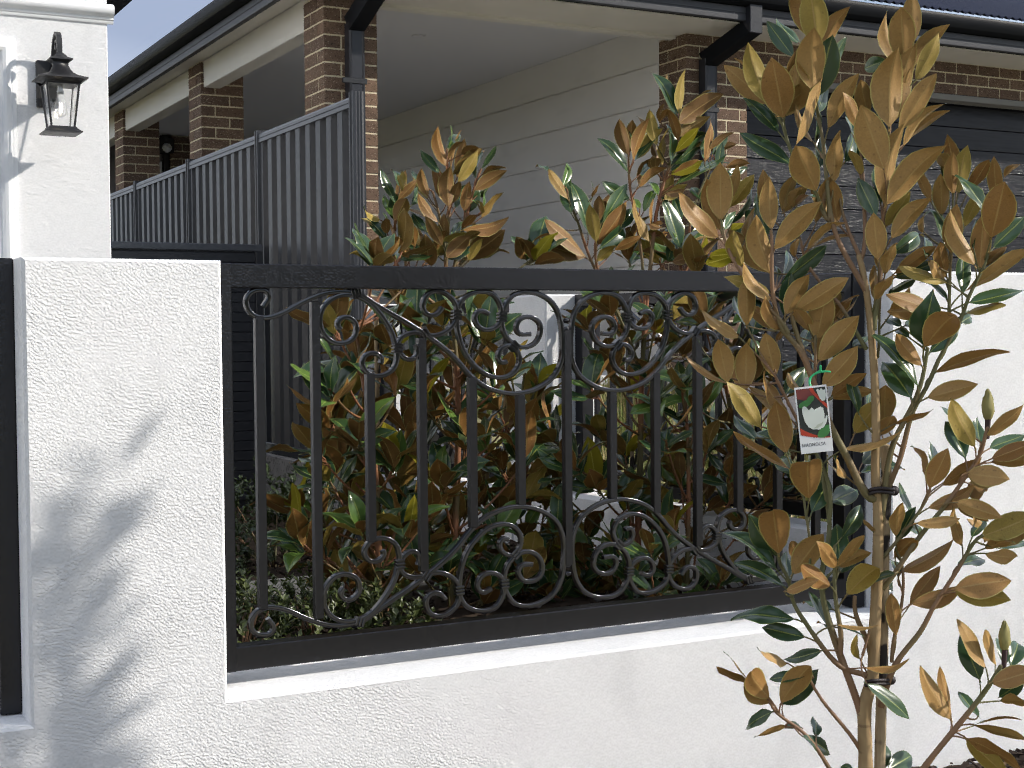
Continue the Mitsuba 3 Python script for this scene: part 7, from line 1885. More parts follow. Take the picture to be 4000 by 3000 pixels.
LEAVES_F='''3117,4631,1198,3143,4713,1289,57,-81,-31,50,3
3100,4624,1228,2957,4589,1203,57,-3,-49,87,3
3093,4621,1240,3186,4511,1353,66,-77,0,63,3
3121,4632,1191,3028,4726,1274,59,13,-58,80,3
3110,4628,1211,3018,4484,1218,70,-28,23,93,3
3102,4625,1224,3144,4643,1397,71,-91,-32,25,3
3116,4630,1200,2982,4633,1270,66,40,-46,79,3
3170,4546,1270,3160,4407,1375,75,-72,45,53,3
3170,4546,1270,3170,4641,1366,52,-66,-54,52,3
3171,4547,1268,3043,4458,1363,76,65,-13,75,3
3162,4540,1289,3224,4473,1417,65,-91,-6,41,3
3152,4532,1310,3058,4611,1351,48,-39,-75,54,3
3162,4540,1288,3131,4400,1291,65,-17,6,98,3
3341,4705,1171,3359,4605,1317,74,-11,81,57,3
3340,4702,1184,3347,4793,1299,58,-3,-78,62,3
3340,4703,1181,3265,4621,1264,53,65,15,74,3
3340,4703,1180,3440,4651,1324,71,-81,-43,40,3
3346,4717,1130,3224,4810,1208,67,19,-47,86,3
3340,4701,1186,3336,4580,1226,54,-47,29,83,3
3341,4705,1173,3382,4723,1351,72,-83,-51,24,3
3062,4517,1062,3188,4488,1133,59,-51,-10,85,3
3058,4505,1092,2958,4552,1169,51,47,-33,82,3
3065,4528,1034,3071,4386,1062,55,-1,19,98,3
3065,4527,1036,3132,4597,1135,61,-37,-62,69,3
3063,4522,1049,2896,4459,1091,83,39,-52,76,3
3059,4506,1089,3122,4395,1221,66,-54,50,68,3
3388,4703,1003,3340,4686,1150,56,94,9,32,3
3390,4704,1014,3512,4661,1119,60,-67,-8,74,3
3389,4704,1009,3363,4806,1090,57,34,-53,78,3
3392,4704,1025,3381,4617,1164,69,1,85,53,3
3384,4702,975,3476,4744,1093,67,-79,2,61,3
3384,4702,973,3282,4736,1055,50,62,-5,79,3
3447,4956,833,3495,5034,932,57,-22,-71,67,3
3448,4961,852,3375,4987,976,56,86,8,50,3
3447,4959,845,3528,4946,971,58,-82,19,54,3
3448,4961,851,3436,5097,956,70,-22,-61,76,3
3450,4967,877,3419,4935,1012,58,28,92,28,3
3448,4959,846,3561,5018,920,65,-56,2,83,3
3448,4961,854,3402,5020,961,54,83,-24,49,3
3253,4846,842,3136,4818,883,55,33,1,95,3
3248,4849,861,3264,4857,1016,66,-81,58,6,3
3259,4842,821,3171,4998,839,79,-14,-19,97,3
3259,4842,820,3200,4736,902,60,32,46,83,3
3246,4851,868,3288,4926,1002,65,-71,-50,50,3
3245,4852,875,3112,4890,938,64,47,19,86,3
3605,5006,760,3527,5029,876,57,80,38,47,3
3601,5002,750,3718,4955,782,58,10,72,69,3
3596,4999,740,3599,5171,784,76,54,-22,81,3
3611,5012,775,3635,4996,942,66,53,85,1,3
3595,4997,735,3757,5067,761,67,-33,45,83,2
3591,4994,727,3519,5081,819,65,66,-21,72,3
3593,4996,732,3688,4903,825,71,25,80,55,3
3595,4817,976,3698,4851,1122,74,-80,-10,59,3
3596,4817,981,3479,4891,1059,58,61,14,78,3
3593,4816,968,3670,4673,1031,75,31,52,80,3
3601,4820,1005,3673,4969,1050,69,10,-33,94,3
3599,4819,994,3534,4784,1101,48,86,-4,51,3
3602,4820,1007,3708,4803,1080,50,-47,42,78,3
3603,4820,1014,3607,4872,1130,56,66,-70,29,3
3595,4817,975,3620,4762,1138,74,-10,94,33,3
3600,4755,639,3586,4605,707,70,58,29,76,3
3604,4756,662,3698,4818,745,56,-42,-44,80,3
3607,4757,677,3482,4774,803,65,70,29,65,3
3606,4756,671,3692,4689,783,59,-15,79,59,3
3604,4756,659,3629,4881,789,73,42,-69,59,3
3608,4757,683,3560,4687,795,52,81,27,52,3
3209,4678,706,3120,4623,799,52,14,79,60,3
3203,4680,725,3215,4705,894,75,-98,-15,9,3
3219,4675,670,3132,4721,771,62,35,-70,62,3
3213,4677,691,3181,4611,846,73,-11,92,37,3
3220,4675,670,3267,4809,743,66,-38,-33,86,3
3213,4677,692,3096,4654,745,54,39,8,92,3
3208,4678,710,3292,4632,856,64,-53,67,52,2
3207,4678,712,3143,4756,811,60,30,-65,70,3
3467,4896,566,3537,4881,669,55,-36,86,37,3
3470,4898,575,3514,4994,714,71,49,-78,39,3
3476,4901,596,3444,4844,720,62,50,73,47,3
3475,4901,592,3629,4927,604,70,-10,9,99,3
3471,4898,579,3466,4958,715,66,94,-31,17,3
3468,4897,569,3531,4764,662,77,3,58,81,3
2971,4480,670,2896,4411,790,60,75,25,61,3
2973,4484,654,3039,4445,761,56,-81,17,56,3
2975,4487,644,2864,4587,723,76,-13,-70,71,3
2969,4477,684,2945,4340,759,61,-3,49,87,3
2977,4489,631,3030,4530,746,57,-55,-67,49,3
2970,4479,678,2833,4456,739,63,42,-52,74,3
2976,4488,635,3039,4380,763,67,-81,18,55,3
3344,4556,482,3262,4587,596,56,66,-45,60,3
3352,4552,536,3402,4478,660,67,-29,76,57,3
3346,4555,494,3403,4700,558,74,-4,-39,92,3
3349,4553,517,3313,4511,637,56,94,9,32,3
3347,4555,498,3486,4521,565,68,-46,-12,88,3
3348,4554,511,3301,4633,616,62,16,-75,64,3
3349,4553,518,3361,4494,628,51,11,88,47,3
3349,4553,518,3452,4622,600,62,-58,-11,81,3
3441,4943,411,3395,5098,498,72,36,-37,86,3
3443,4952,430,3450,4958,562,54,12,99,-5,3
3445,4959,445,3556,5058,455,57,-1,-8,100,3
3443,4950,425,3310,5013,521,75,56,-7,83,3
3446,4960,449,3504,4967,566,49,-35,93,12,3
3444,4952,430,3451,5136,419,67,16,5,99,3
3443,4952,430,3360,4900,555,69,28,81,52,3
2990,4476,519,2876,4528,612,64,43,-46,78,3
2992,4477,511,3005,4356,552,55,-15,31,94,3
3002,4484,461,3052,4592,568,64,-52,-47,72,3
2997,4481,485,2857,4430,570,76,48,12,87,3
3000,4482,471,3065,4415,626,69,-73,45,51,3
2992,4477,512,2923,4570,624,70,35,-61,71,3
2993,4660,509,3060,4614,643,61,-89,4,46,3
2988,4650,543,2889,4702,633,64,26,-68,68,3
2986,4647,553,2970,4526,659,72,-45,62,64,3
2988,4650,541,3023,4679,677,56,-46,-84,29,2
2993,4661,507,2887,4607,621,67,76,-40,52,3
2994,4662,502,3085,4557,589,72,-51,24,82,3
2990,4653,531,2949,4666,689,65,34,-93,16,3
2989,4653,534,2913,4516,595,64,5,38,92,3
3301,4613,404,3294,4481,461,64,-62,34,71,2
3308,4619,384,3356,4716,495,59,-11,-72,68,3
3311,4622,374,3163,4570,381,70,0,12,99,3
3296,4608,420,3305,4523,577,70,-69,62,37,3
3311,4622,373,3236,4645,517,64,10,-97,21,3
3311,4622,373,3243,4507,451,63,38,35,85,3
3309,4620,380,3388,4642,490,61,-73,-35,59,3
3645,4756,474,3592,4878,589,77,43,-51,75,3
3636,4757,447,3663,4641,536,55,65,56,52,3
3628,4758,427,3719,4796,525,59,-34,-73,59,3
3633,4757,439,3532,4755,534,62,69,-10,72,3
3628,4758,426,3744,4692,533,74,-51,36,78,3
3626,4758,420,3656,4877,518,60,20,-65,73,3
3631,4758,434,3602,4645,577,74,47,65,60,3
3143,4986,420,3017,4968,520,68,51,47,73,3
3134,4995,438,3207,5067,562,66,-89,23,39,3
3123,5006,459,3010,5102,497,56,18,-17,97,3
3123,5006,460,3065,4976,629,75,-38,93,4,3
3140,4989,425,3172,5110,457,50,-86,9,51,3
3144,4985,418,2971,4995,470,70,28,44,85,3
3142,4987,421,3121,5039,580,68,-65,69,-31,3
3602,4838,784,3688,4759,876,62,39,85,36,3
3619,4841,812,3712,4942,835,55,32,-48,82,3
3611,4840,798,3616,4827,944,61,96,28,-1,3
3595,4837,773,3733,4808,832,56,-26,46,85,3
3599,4838,779,3636,4968,906,77,20,-71,67,3
3599,4838,778,3634,4771,880,57,70,68,20,3
3602,4838,783,3762,4913,750,71,22,-5,97,3
3618,4841,810,3633,4872,953,55,94,-33,-2,3
3706,4733,802,3706,4681,962,75,82,55,18,3
3695,4739,770,3819,4676,872,67,-66,-11,74,3
3695,4739,770,3694,4820,879,59,61,-64,47,3
3701,4735,788,3738,4647,928,64,15,85,50,3
3694,4739,769,3834,4764,856,60,-31,-66,68,3
3689,4742,754,3610,4755,868,59,72,-43,54,3
3699,4736,782,3775,4629,787,51,21,20,96,3
3022,4773,668,3037,4850,767,46,-22,-76,62,3
3024,4770,651,2928,4760,744,53,68,13,72,3
3028,4766,623,3063,4772,799,69,-97,15,18,3
3024,4771,654,2960,4901,692,54,29,-13,95,3
3030,4764,611,2965,4625,705,65,8,53,84,3
3028,4766,625,3086,4835,756,62,-50,-66,56,3
3026,4769,640,2933,4813,782,71,72,-36,59,3
3901,4940,324,3925,4934,461,60,86,49,-13,3
3901,4940,325,4056,4942,424,72,-54,5,84,3
3885,4935,298,3879,5038,372,51,33,-54,78,3
3894,4938,314,3933,4850,410,56,22,76,61,3
3900,4940,323,4039,5015,372,61,3,-58,81,3
3913,4943,345,3955,4978,512,65,97,1,-24,3'''
STEMS_FRONT=[([(2.463,2.743,-0.260),(2.467,2.743,0.059),(2.467,2.743,0.320),(2.467,2.746,0.399),(2.467,2.750,0.489),(2.471,2.751,0.565),(2.487,2.744,0.622),(2.493,2.744,0.708),(2.500,2.745,0.802),(2.508,2.746,0.959),(2.510,2.749,1.054),(2.507,2.754,1.133),(2.511,2.757,1.276),(2.508,2.765,1.442),(2.503,2.772,1.537),(2.496,2.779,1.616),(2.483,2.789,1.693)],0.0213,0.0071),
([(2.485,2.788,1.691),(2.479,2.799,1.717),(2.463,2.818,1.782),(2.457,2.831,1.848)],0.0058,0.0032),
([(2.488,2.785,1.684),(2.502,2.787,1.736),(2.506,2.795,1.821),(2.509,2.803,1.893),(2.510,2.811,1.952),(2.510,2.822,2.038)],0.0058,0.0032),
([(2.511,2.766,1.503),(2.520,2.764,1.574),(2.530,2.762,1.651),(2.537,2.762,1.755),(2.544,2.761,1.819),(2.552,2.761,1.916),(2.558,2.761,2.000),(2.570,2.758,2.103),(2.594,2.748,2.187)],0.0084,0.0032),
([(2.498,2.777,1.600),(2.473,2.792,1.652),(2.452,2.805,1.696),(2.433,2.817,1.746),(2.420,2.827,1.820),(2.413,2.836,1.937),(2.407,2.841,2.002),(2.398,2.849,2.073),(2.394,2.854,2.144)],0.0078,0.0032),
([(2.494,2.773,1.455),(2.469,2.797,1.516),(2.446,2.818,1.568),(2.431,2.835,1.595),(2.405,2.858,1.638),(2.387,2.877,1.680),(2.381,2.890,1.733)],0.0058,0.0032),
([(2.420,2.827,1.820),(2.414,2.829,1.782),(2.392,2.843,1.847),(2.365,2.859,1.899),(2.340,2.875,1.951),(2.324,2.886,2.011),(2.313,2.893,2.044)],0.0058,0.0039),
([(2.508,2.751,1.076),(2.477,2.763,1.098),(2.442,2.780,1.175),(2.410,2.794,1.240),(2.382,2.807,1.311),(2.357,2.818,1.383),(2.323,2.834,1.463),(2.290,2.848,1.505),(2.269,2.856,1.568),(2.262,2.858,1.636),(2.261,2.856,1.703),(2.257,2.855,1.754)],0.0110,0.0039),
([(2.352,2.825,1.405),(2.332,2.834,1.468),(2.316,2.841,1.524),(2.310,2.841,1.549)],0.0078,0.0052),
([(2.296,2.835,1.498),(2.276,2.851,1.537),(2.257,2.866,1.563),(2.236,2.882,1.596),(2.199,2.908,1.656),(2.176,2.927,1.718),(2.167,2.938,1.781)],0.0052,0.0032),
([(2.382,2.816,1.304),(2.376,2.824,1.343),(2.377,2.830,1.396),(2.381,2.835,1.491)],0.0039,0.0032),
([(2.401,2.806,1.019),(2.393,2.810,1.142),(2.361,2.826,1.214),(2.328,2.841,1.278),(2.302,2.853,1.335),(2.278,2.863,1.388)],0.0058,0.0032),
([(2.466,2.751,0.511),(2.445,2.769,0.598),(2.420,2.788,0.684),(2.402,2.803,0.755),(2.387,2.818,0.849),(2.395,2.819,0.920),(2.411,2.817,0.996),(2.408,2.824,1.077),(2.403,2.832,1.140)],0.0103,0.0052),
([(2.410,2.777,0.687),(2.410,2.776,0.758),(2.401,2.781,0.821),(2.398,2.783,0.911),(2.399,2.782,0.964)],0.0071,0.0039),
([(2.475,2.751,0.631),(2.447,2.767,0.641),(2.416,2.783,0.656),(2.375,2.807,0.709),(2.339,2.829,0.771),(2.315,2.844,0.823),(2.308,2.850,0.871),(2.292,2.860,0.909),(2.285,2.864,0.943)],0.0071,0.0039),
([(2.497,2.761,0.613),(2.493,2.771,0.716),(2.476,2.786,0.768),(2.474,2.793,0.826)],0.0084,0.0052),
([(2.337,2.812,0.887),(2.344,2.811,0.951),(2.340,2.815,1.011),(2.333,2.822,1.082)],0.0039,0.0032),
([(2.465,2.745,0.333),(2.386,2.785,0.396),(2.368,2.791,0.426),(2.321,2.814,0.494),(2.273,2.837,0.533),(2.244,2.849,0.580)],0.0065,0.0032),
([(2.461,2.751,0.435),(2.412,2.772,0.511),(2.368,2.791,0.570),(2.323,2.810,0.662)],0.0052,0.0032),
([(2.516,2.745,1.021),(2.526,2.739,1.115),(2.545,2.730,1.219),(2.578,2.711,1.295),(2.602,2.697,1.361),(2.611,2.690,1.412),(2.616,2.685,1.457)],0.0091,0.0045),
([(2.534,2.758,1.035),(2.551,2.750,1.112),(2.576,2.737,1.184),(2.603,2.725,1.293),(2.633,2.709,1.355),(2.658,2.696,1.417),(2.672,2.687,1.450),(2.712,2.667,1.533),(2.729,2.658,1.586),(2.754,2.644,1.643),(2.775,2.634,1.718)],0.0078,0.0039),
([(2.672,2.700,1.430),(2.686,2.689,1.475),(2.688,2.685,1.553),(2.690,2.683,1.681),(2.688,2.682,1.753)],0.0058,0.0032),
([(2.516,2.738,0.850),(2.550,2.715,0.907),(2.594,2.688,0.984),(2.647,2.657,1.060),(2.689,2.631,1.131),(2.720,2.610,1.191),(2.725,2.602,1.225),(2.730,2.595,1.258)],0.0071,0.0045),
([(2.518,2.747,0.547),(2.532,2.736,0.609),(2.555,2.720,0.672),(2.599,2.693,0.739),(2.625,2.674,0.802),(2.678,2.644,0.898),(2.709,2.623,0.964),(2.728,2.608,0.986)],0.0091,0.0045),
([(2.546,2.737,0.660),(2.558,2.737,0.736),(2.574,2.733,0.802),(2.582,2.735,0.883),(2.569,2.747,0.942)],0.0052,0.0032),
([(2.499,2.726,0.327),(2.564,2.686,0.360),(2.589,2.668,0.401),(2.637,2.639,0.474),(2.675,2.615,0.531),(2.705,2.594,0.580),(2.731,2.576,0.628),(2.744,2.563,0.663)],0.0097,0.0058),
([(2.524,2.748,0.926),(2.539,2.737,0.948),(2.598,2.705,1.034),(2.626,2.689,1.091)],0.0052,0.0032),
([(2.528,2.791,1.496),(2.539,2.782,1.431),(2.546,2.783,1.529),(2.550,2.783,1.594)],0.0039,0.0032),
([(2.447,2.735,0.689),(2.457,2.730,0.727),(2.463,2.728,0.753)],0.0039,0.0032)]
STEMS_A=[([(2.046,4.900,0.389),(2.047,4.900,0.656),(2.041,4.900,0.942),(2.014,4.900,1.228),(1.976,4.900,1.464),(1.967,4.900,1.529)],0.0130,0.0050),
([(1.995,4.900,1.346),(1.944,4.919,1.422),(1.893,4.939,1.558)],0.0050,0.0032),
([(2.016,4.900,1.205),(1.956,4.876,1.259),(1.896,4.851,1.372)],0.0050,0.0032),
([(2.017,4.900,1.192),(1.908,4.814,1.223),(1.799,4.728,1.314)],0.0050,0.0032),
([(2.012,4.900,1.238),(2.043,5.022,1.300),(2.074,5.143,1.422)],0.0050,0.0032),
([(2.036,4.900,0.986),(1.984,4.936,1.058),(1.931,4.972,1.189)],0.0050,0.0032),
([(2.039,4.900,0.955),(1.971,4.815,1.021),(1.903,4.729,1.147)],0.0050,0.0032),
([(2.022,4.900,1.136),(2.075,4.888,1.198),(2.127,4.876,1.320)],0.0050,0.0032),
([(2.046,4.900,0.697),(2.094,5.047,0.798),(2.142,5.194,0.960)],0.0050,0.0032),
([(2.041,4.900,0.929),(2.041,4.815,0.960),(2.041,4.731,1.050)],0.0050,0.0032),
([(2.047,4.900,0.672),(2.039,5.004,0.743),(2.032,5.109,0.875)],0.0050,0.0032),
([(2.047,4.900,0.549),(1.967,4.978,0.655),(1.887,5.056,0.822)],0.0050,0.0032),
([(2.046,4.900,0.720),(1.925,5.031,0.767),(1.804,5.163,0.874)],0.0050,0.0032),
([(2.047,4.900,0.563),(1.894,4.901,0.634),(1.741,4.903,0.765)],0.0050,0.0032),
([(2.047,4.900,0.538),(2.002,4.991,0.597),(1.957,5.082,0.717)],0.0050,0.0032),
([(2.047,4.900,0.606),(2.074,4.864,0.698),(2.101,4.829,0.851)],0.0050,0.0032),
([(2.046,4.900,0.389),(2.108,5.048,0.467),(2.170,5.195,0.605)],0.0050,0.0032),
([(2.042,4.900,0.867),(1.917,4.873,0.949),(1.792,4.845,1.090)],0.0050,0.0032),
([(2.046,4.900,0.438),(2.005,4.975,0.481),(1.963,5.050,0.584)],0.0050,0.0032),
([(2.046,4.900,0.725),(1.976,4.961,0.812),(1.906,5.022,0.958)],0.0050,0.0032),
([(2.039,4.900,0.959),(2.056,4.973,1.049),(2.073,5.046,1.200)],0.0050,0.0032),
([(2.017,4.900,1.196),(2.108,5.043,1.283),(2.199,5.186,1.430)],0.0050,0.0032),
([(2.036,4.900,0.992),(2.043,5.047,1.103),(2.049,5.193,1.274)],0.0050,0.0032),
([(2.047,4.900,0.582),(1.945,4.935,0.617),(1.843,4.970,0.711)],0.0050,0.0032),
([(2.047,4.900,0.592),(1.973,4.791,0.670),(1.899,4.681,0.807)],0.0050,0.0032),
([(2.047,4.900,0.511),(2.137,4.974,0.561),(2.227,5.049,0.671)],0.0050,0.0032),
([(2.042,4.900,0.893),(2.023,5.020,0.927),(2.004,5.140,1.021)],0.0050,0.0032),
([(2.030,4.900,1.059),(1.935,4.897,1.107),(1.841,4.894,1.215)],0.0050,0.0032),
([(2.046,4.900,0.389),(2.085,4.994,0.412),(2.124,5.088,0.495)],0.0050,0.0032),
([(2.041,4.900,0.903),(2.126,4.936,1.006),(2.210,4.972,1.170)],0.0050,0.0032),
([(2.047,4.900,0.628),(2.137,5.008,0.745),(2.227,5.116,0.922)],0.0050,0.0032),
([(2.047,4.900,0.563),(2.156,4.955,0.623),(2.265,5.010,0.742)],0.0050,0.0032),
([(2.047,4.900,0.624),(2.163,4.898,0.717),(2.278,4.896,0.871)],0.0050,0.0032),
([(2.046,4.900,0.711),(2.079,4.975,0.759),(2.113,5.050,0.866)],0.0050,0.0032),
([(2.047,4.900,0.534),(2.043,4.761,0.648),(2.040,4.622,0.822)],0.0050,0.0032),
([(2.046,4.900,0.498),(2.191,4.986,0.529),(2.335,5.072,0.619)],0.0050,0.0032),
([(2.046,4.900,0.389),(2.089,4.929,0.456),(2.133,4.957,0.583)],0.0050,0.0032),
([(1.972,4.900,1.493),(1.960,4.777,1.601),(1.948,4.653,1.769)],0.0050,0.0032),
([(1.967,4.900,1.529),(2.075,4.921,1.652),(2.183,4.943,1.835)],0.0050,0.0032),
([(1.967,4.900,1.529),(2.146,4.950,1.643),(2.326,4.999,1.817)],0.0050,0.0032),
([(1.967,4.900,1.529),(2.255,5.014,1.646),(2.543,5.129,1.824)],0.0050,0.0032)]
STEMS_B=[([(2.372,4.970,0.341),(2.392,4.970,0.717),(2.414,4.970,1.172),(2.398,4.970,1.508),(2.367,4.970,1.807),(2.382,4.970,1.955),(2.377,4.970,2.160),(2.375,4.970,2.212)],0.0140,0.0040),
([(2.371,4.970,1.792),(2.346,4.970,1.938),(2.315,4.970,2.044)],0.0070,0.0040),
([(2.387,4.970,1.704),(2.441,4.970,1.898),(2.496,4.970,2.078),(2.523,4.970,2.141)],0.0070,0.0040),
([(2.396,4.970,1.557),(2.268,4.970,1.655),(2.149,4.970,1.798),(2.167,4.970,1.948),(2.177,4.970,2.038)],0.0070,0.0040),
([(2.408,4.970,1.290),(2.233,4.911,1.370),(2.058,4.852,1.510)],0.0050,0.0032),
([(2.401,4.970,1.436),(2.302,4.934,1.467),(2.202,4.898,1.557)],0.0050,0.0032),
([(2.412,4.970,1.215),(2.312,4.925,1.274),(2.213,4.880,1.394)],0.0050,0.0032),
([(2.408,4.970,1.054),(2.407,5.067,1.099),(2.407,5.164,1.204)],0.0050,0.0032),
([(2.412,4.970,1.202),(2.473,5.126,1.310),(2.533,5.281,1.477)],0.0050,0.0032),
([(2.395,4.970,0.774),(2.325,4.975,0.892),(2.255,4.980,1.070)],0.0050,0.0032),
([(2.393,4.970,0.720),(2.331,4.899,0.822),(2.269,4.829,0.983)],0.0050,0.0032),
([(2.384,4.970,0.568),(2.405,5.092,0.623),(2.425,5.214,0.737)],0.0050,0.0032),
([(2.400,4.970,0.885),(2.401,4.924,0.972),(2.401,4.878,1.119)],0.0050,0.0032),
([(2.392,4.970,0.704),(2.510,5.110,0.771),(2.629,5.251,0.898)],0.0050,0.0032),
([(2.406,4.970,1.329),(2.421,4.869,1.388),(2.436,4.769,1.507)],0.0050,0.0032),
([(2.411,4.970,1.222),(2.493,5.075,1.257),(2.575,5.180,1.353)],0.0050,0.0032),
([(2.413,4.970,1.191),(2.466,4.889,1.232),(2.520,4.808,1.332)],0.0050,0.0032),
([(2.405,4.970,0.996),(2.567,5.068,1.033),(2.729,5.165,1.131)],0.0050,0.0032),
([(2.394,4.970,0.743),(2.553,4.976,0.840),(2.712,4.983,0.998)],0.0050,0.0032),
([(2.380,4.970,0.488),(2.520,5.038,0.606),(2.660,5.107,0.785)],0.0050,0.0032),
([(2.376,4.970,0.418),(2.497,5.091,0.499),(2.619,5.212,0.640)],0.0050,0.0032),
([(2.379,4.970,0.476),(2.288,4.941,0.529),(2.197,4.911,0.642)],0.0050,0.0032),
([(2.375,4.970,0.395),(2.346,4.922,0.457),(2.318,4.874,0.579)],0.0050,0.0032),
([(2.373,4.970,0.359),(2.429,4.927,0.411),(2.485,4.884,0.523)],0.0050,0.0032),
([(2.393,4.970,0.729),(2.574,5.007,0.763),(2.755,5.043,0.857)],0.0050,0.0032),
([(2.377,4.970,0.441),(2.523,4.931,0.483),(2.669,4.892,0.586)],0.0050,0.0032),
([(2.390,4.970,0.680),(2.454,5.070,0.714),(2.518,5.169,0.808)],0.0050,0.0032),
([(2.389,4.970,0.662),(2.350,5.040,0.715),(2.311,5.110,0.827)],0.0050,0.0032),
([(2.410,4.970,1.089),(2.472,5.116,1.154),(2.534,5.262,1.279)],0.0050,0.0032),
([(2.402,4.970,1.413),(2.381,4.990,1.470),(2.361,5.010,1.587)],0.0050,0.0032),
([(2.403,4.970,1.387),(2.319,5.040,1.493),(2.234,5.111,1.658)],0.0050,0.0032),
([(2.403,4.970,0.943),(2.650,5.111,1.055),(2.897,5.252,1.227)],0.0050,0.0032),
([(2.408,4.970,1.288),(2.428,4.923,1.402),(2.448,4.876,1.575)],0.0050,0.0032),
([(2.410,4.970,1.087),(2.314,4.922,1.144),(2.219,4.873,1.260)],0.0050,0.0032),
([(2.384,4.970,1.638),(2.571,4.970,1.694),(2.758,4.970,1.809)],0.0050,0.0032)]
STEMS_C=[([(3.275,5.020,0.236),(3.265,5.020,0.593),(3.280,5.020,0.968),(3.295,5.020,1.395),(3.342,5.020,1.822),(3.380,5.020,2.054),(3.427,5.020,2.185),(3.486,5.020,2.382),(3.494,5.020,2.428)],0.0140,0.0040),
([(3.302,5.020,1.449),(3.293,5.020,1.822),(3.263,5.020,1.986),(3.241,5.020,2.082),(3.231,5.020,2.221)],0.0070,0.0040),
([(3.294,5.020,1.288),(3.158,5.020,1.608),(3.038,5.020,1.817),(2.988,5.020,1.947),(2.945,5.020,2.038),(2.936,5.020,2.083)],0.0070,0.0040),
([(3.183,5.020,1.577),(3.091,5.020,1.734),(3.067,5.020,1.817),(3.071,5.020,1.891)],0.0070,0.0040),
([(3.284,5.020,1.073),(3.129,4.972,1.156),(2.975,4.924,1.299)],0.0050,0.0032),
([(3.291,5.020,1.283),(3.224,5.131,1.391),(3.156,5.242,1.559)],0.0050,0.0032),
([(3.277,5.020,0.904),(3.215,5.069,0.959),(3.153,5.119,1.074)],0.0050,0.0032),
([(3.269,5.020,0.693),(3.123,4.947,0.762),(2.977,4.873,0.891)],0.0050,0.0032),
([(3.268,5.020,0.492),(3.210,5.144,0.539),(3.151,5.267,0.647)],0.0050,0.0032),
([(3.293,5.020,1.337),(3.273,5.045,1.390),(3.252,5.070,1.503)],0.0050,0.0032),
([(3.285,5.020,1.121),(3.320,5.096,1.172),(3.356,5.173,1.283)],0.0050,0.0032),
([(3.288,5.020,1.196),(3.283,4.969,1.240),(3.278,4.918,1.344)],0.0050,0.0032),
([(3.277,5.020,0.894),(3.328,5.036,0.951),(3.378,5.052,1.069)],0.0050,0.0032),
([(3.267,5.020,0.532),(3.202,4.959,0.649),(3.138,4.898,0.827)],0.0050,0.0032),
([(3.269,5.020,0.452),(3.301,5.004,0.562),(3.333,4.987,0.731)],0.0050,0.0032),
([(3.273,5.020,0.309),(3.149,4.920,0.418),(3.025,4.820,0.586)],0.0050,0.0032),
([(3.272,5.020,0.341),(3.130,4.989,0.374),(2.989,4.958,0.466)],0.0050,0.0032),
([(3.275,5.020,0.236),(3.178,4.889,0.291),(3.080,4.757,0.407)],0.0050,0.0032),
([(3.276,5.020,0.875),(3.100,5.074,0.938),(2.923,5.127,1.062)],0.0050,0.0032),
([(3.265,5.020,0.585),(3.128,5.125,0.697),(2.992,5.229,0.869)],0.0050,0.0032),
([(3.270,5.020,0.400),(3.117,5.091,0.474),(2.963,5.161,0.609)],0.0050,0.0032),
([(3.287,5.020,1.162),(3.205,5.014,1.240),(3.124,5.008,1.377)],0.0050,0.0032),
([(3.269,5.020,0.706),(3.417,5.116,0.765),(3.566,5.212,0.883)],0.0050,0.0032),
([(3.275,5.020,0.236),(3.402,5.151,0.300),(3.529,5.282,0.424)],0.0050,0.0032),
([(3.275,5.020,0.861),(3.053,4.913,0.893),(2.831,4.806,0.986)],0.0050,0.0032),
([(3.274,5.020,0.282),(3.027,4.952,0.349),(2.779,4.884,0.476)],0.0050,0.0032),
([(3.272,5.020,0.341),(3.135,5.016,0.421),(2.998,5.011,0.562)],0.0050,0.0032),
([(3.275,5.020,0.236),(3.293,5.148,0.265),(3.310,5.276,0.354)],0.0050,0.0032),
([(3.274,5.020,0.834),(3.271,5.069,0.878),(3.267,5.118,0.983)],0.0050,0.0032),
([(3.291,5.020,1.293),(3.265,4.929,1.393),(3.238,4.838,1.553)],0.0050,0.0032),
([(3.294,5.020,1.368),(3.152,4.920,1.466),(3.009,4.821,1.624)],0.0050,0.0032),
([(3.299,5.020,1.433),(3.413,5.065,1.475),(3.526,5.111,1.578)],0.0050,0.0032),
([(3.316,5.020,1.586),(3.315,5.092,1.686),(3.314,5.163,1.846)],0.0050,0.0032)]
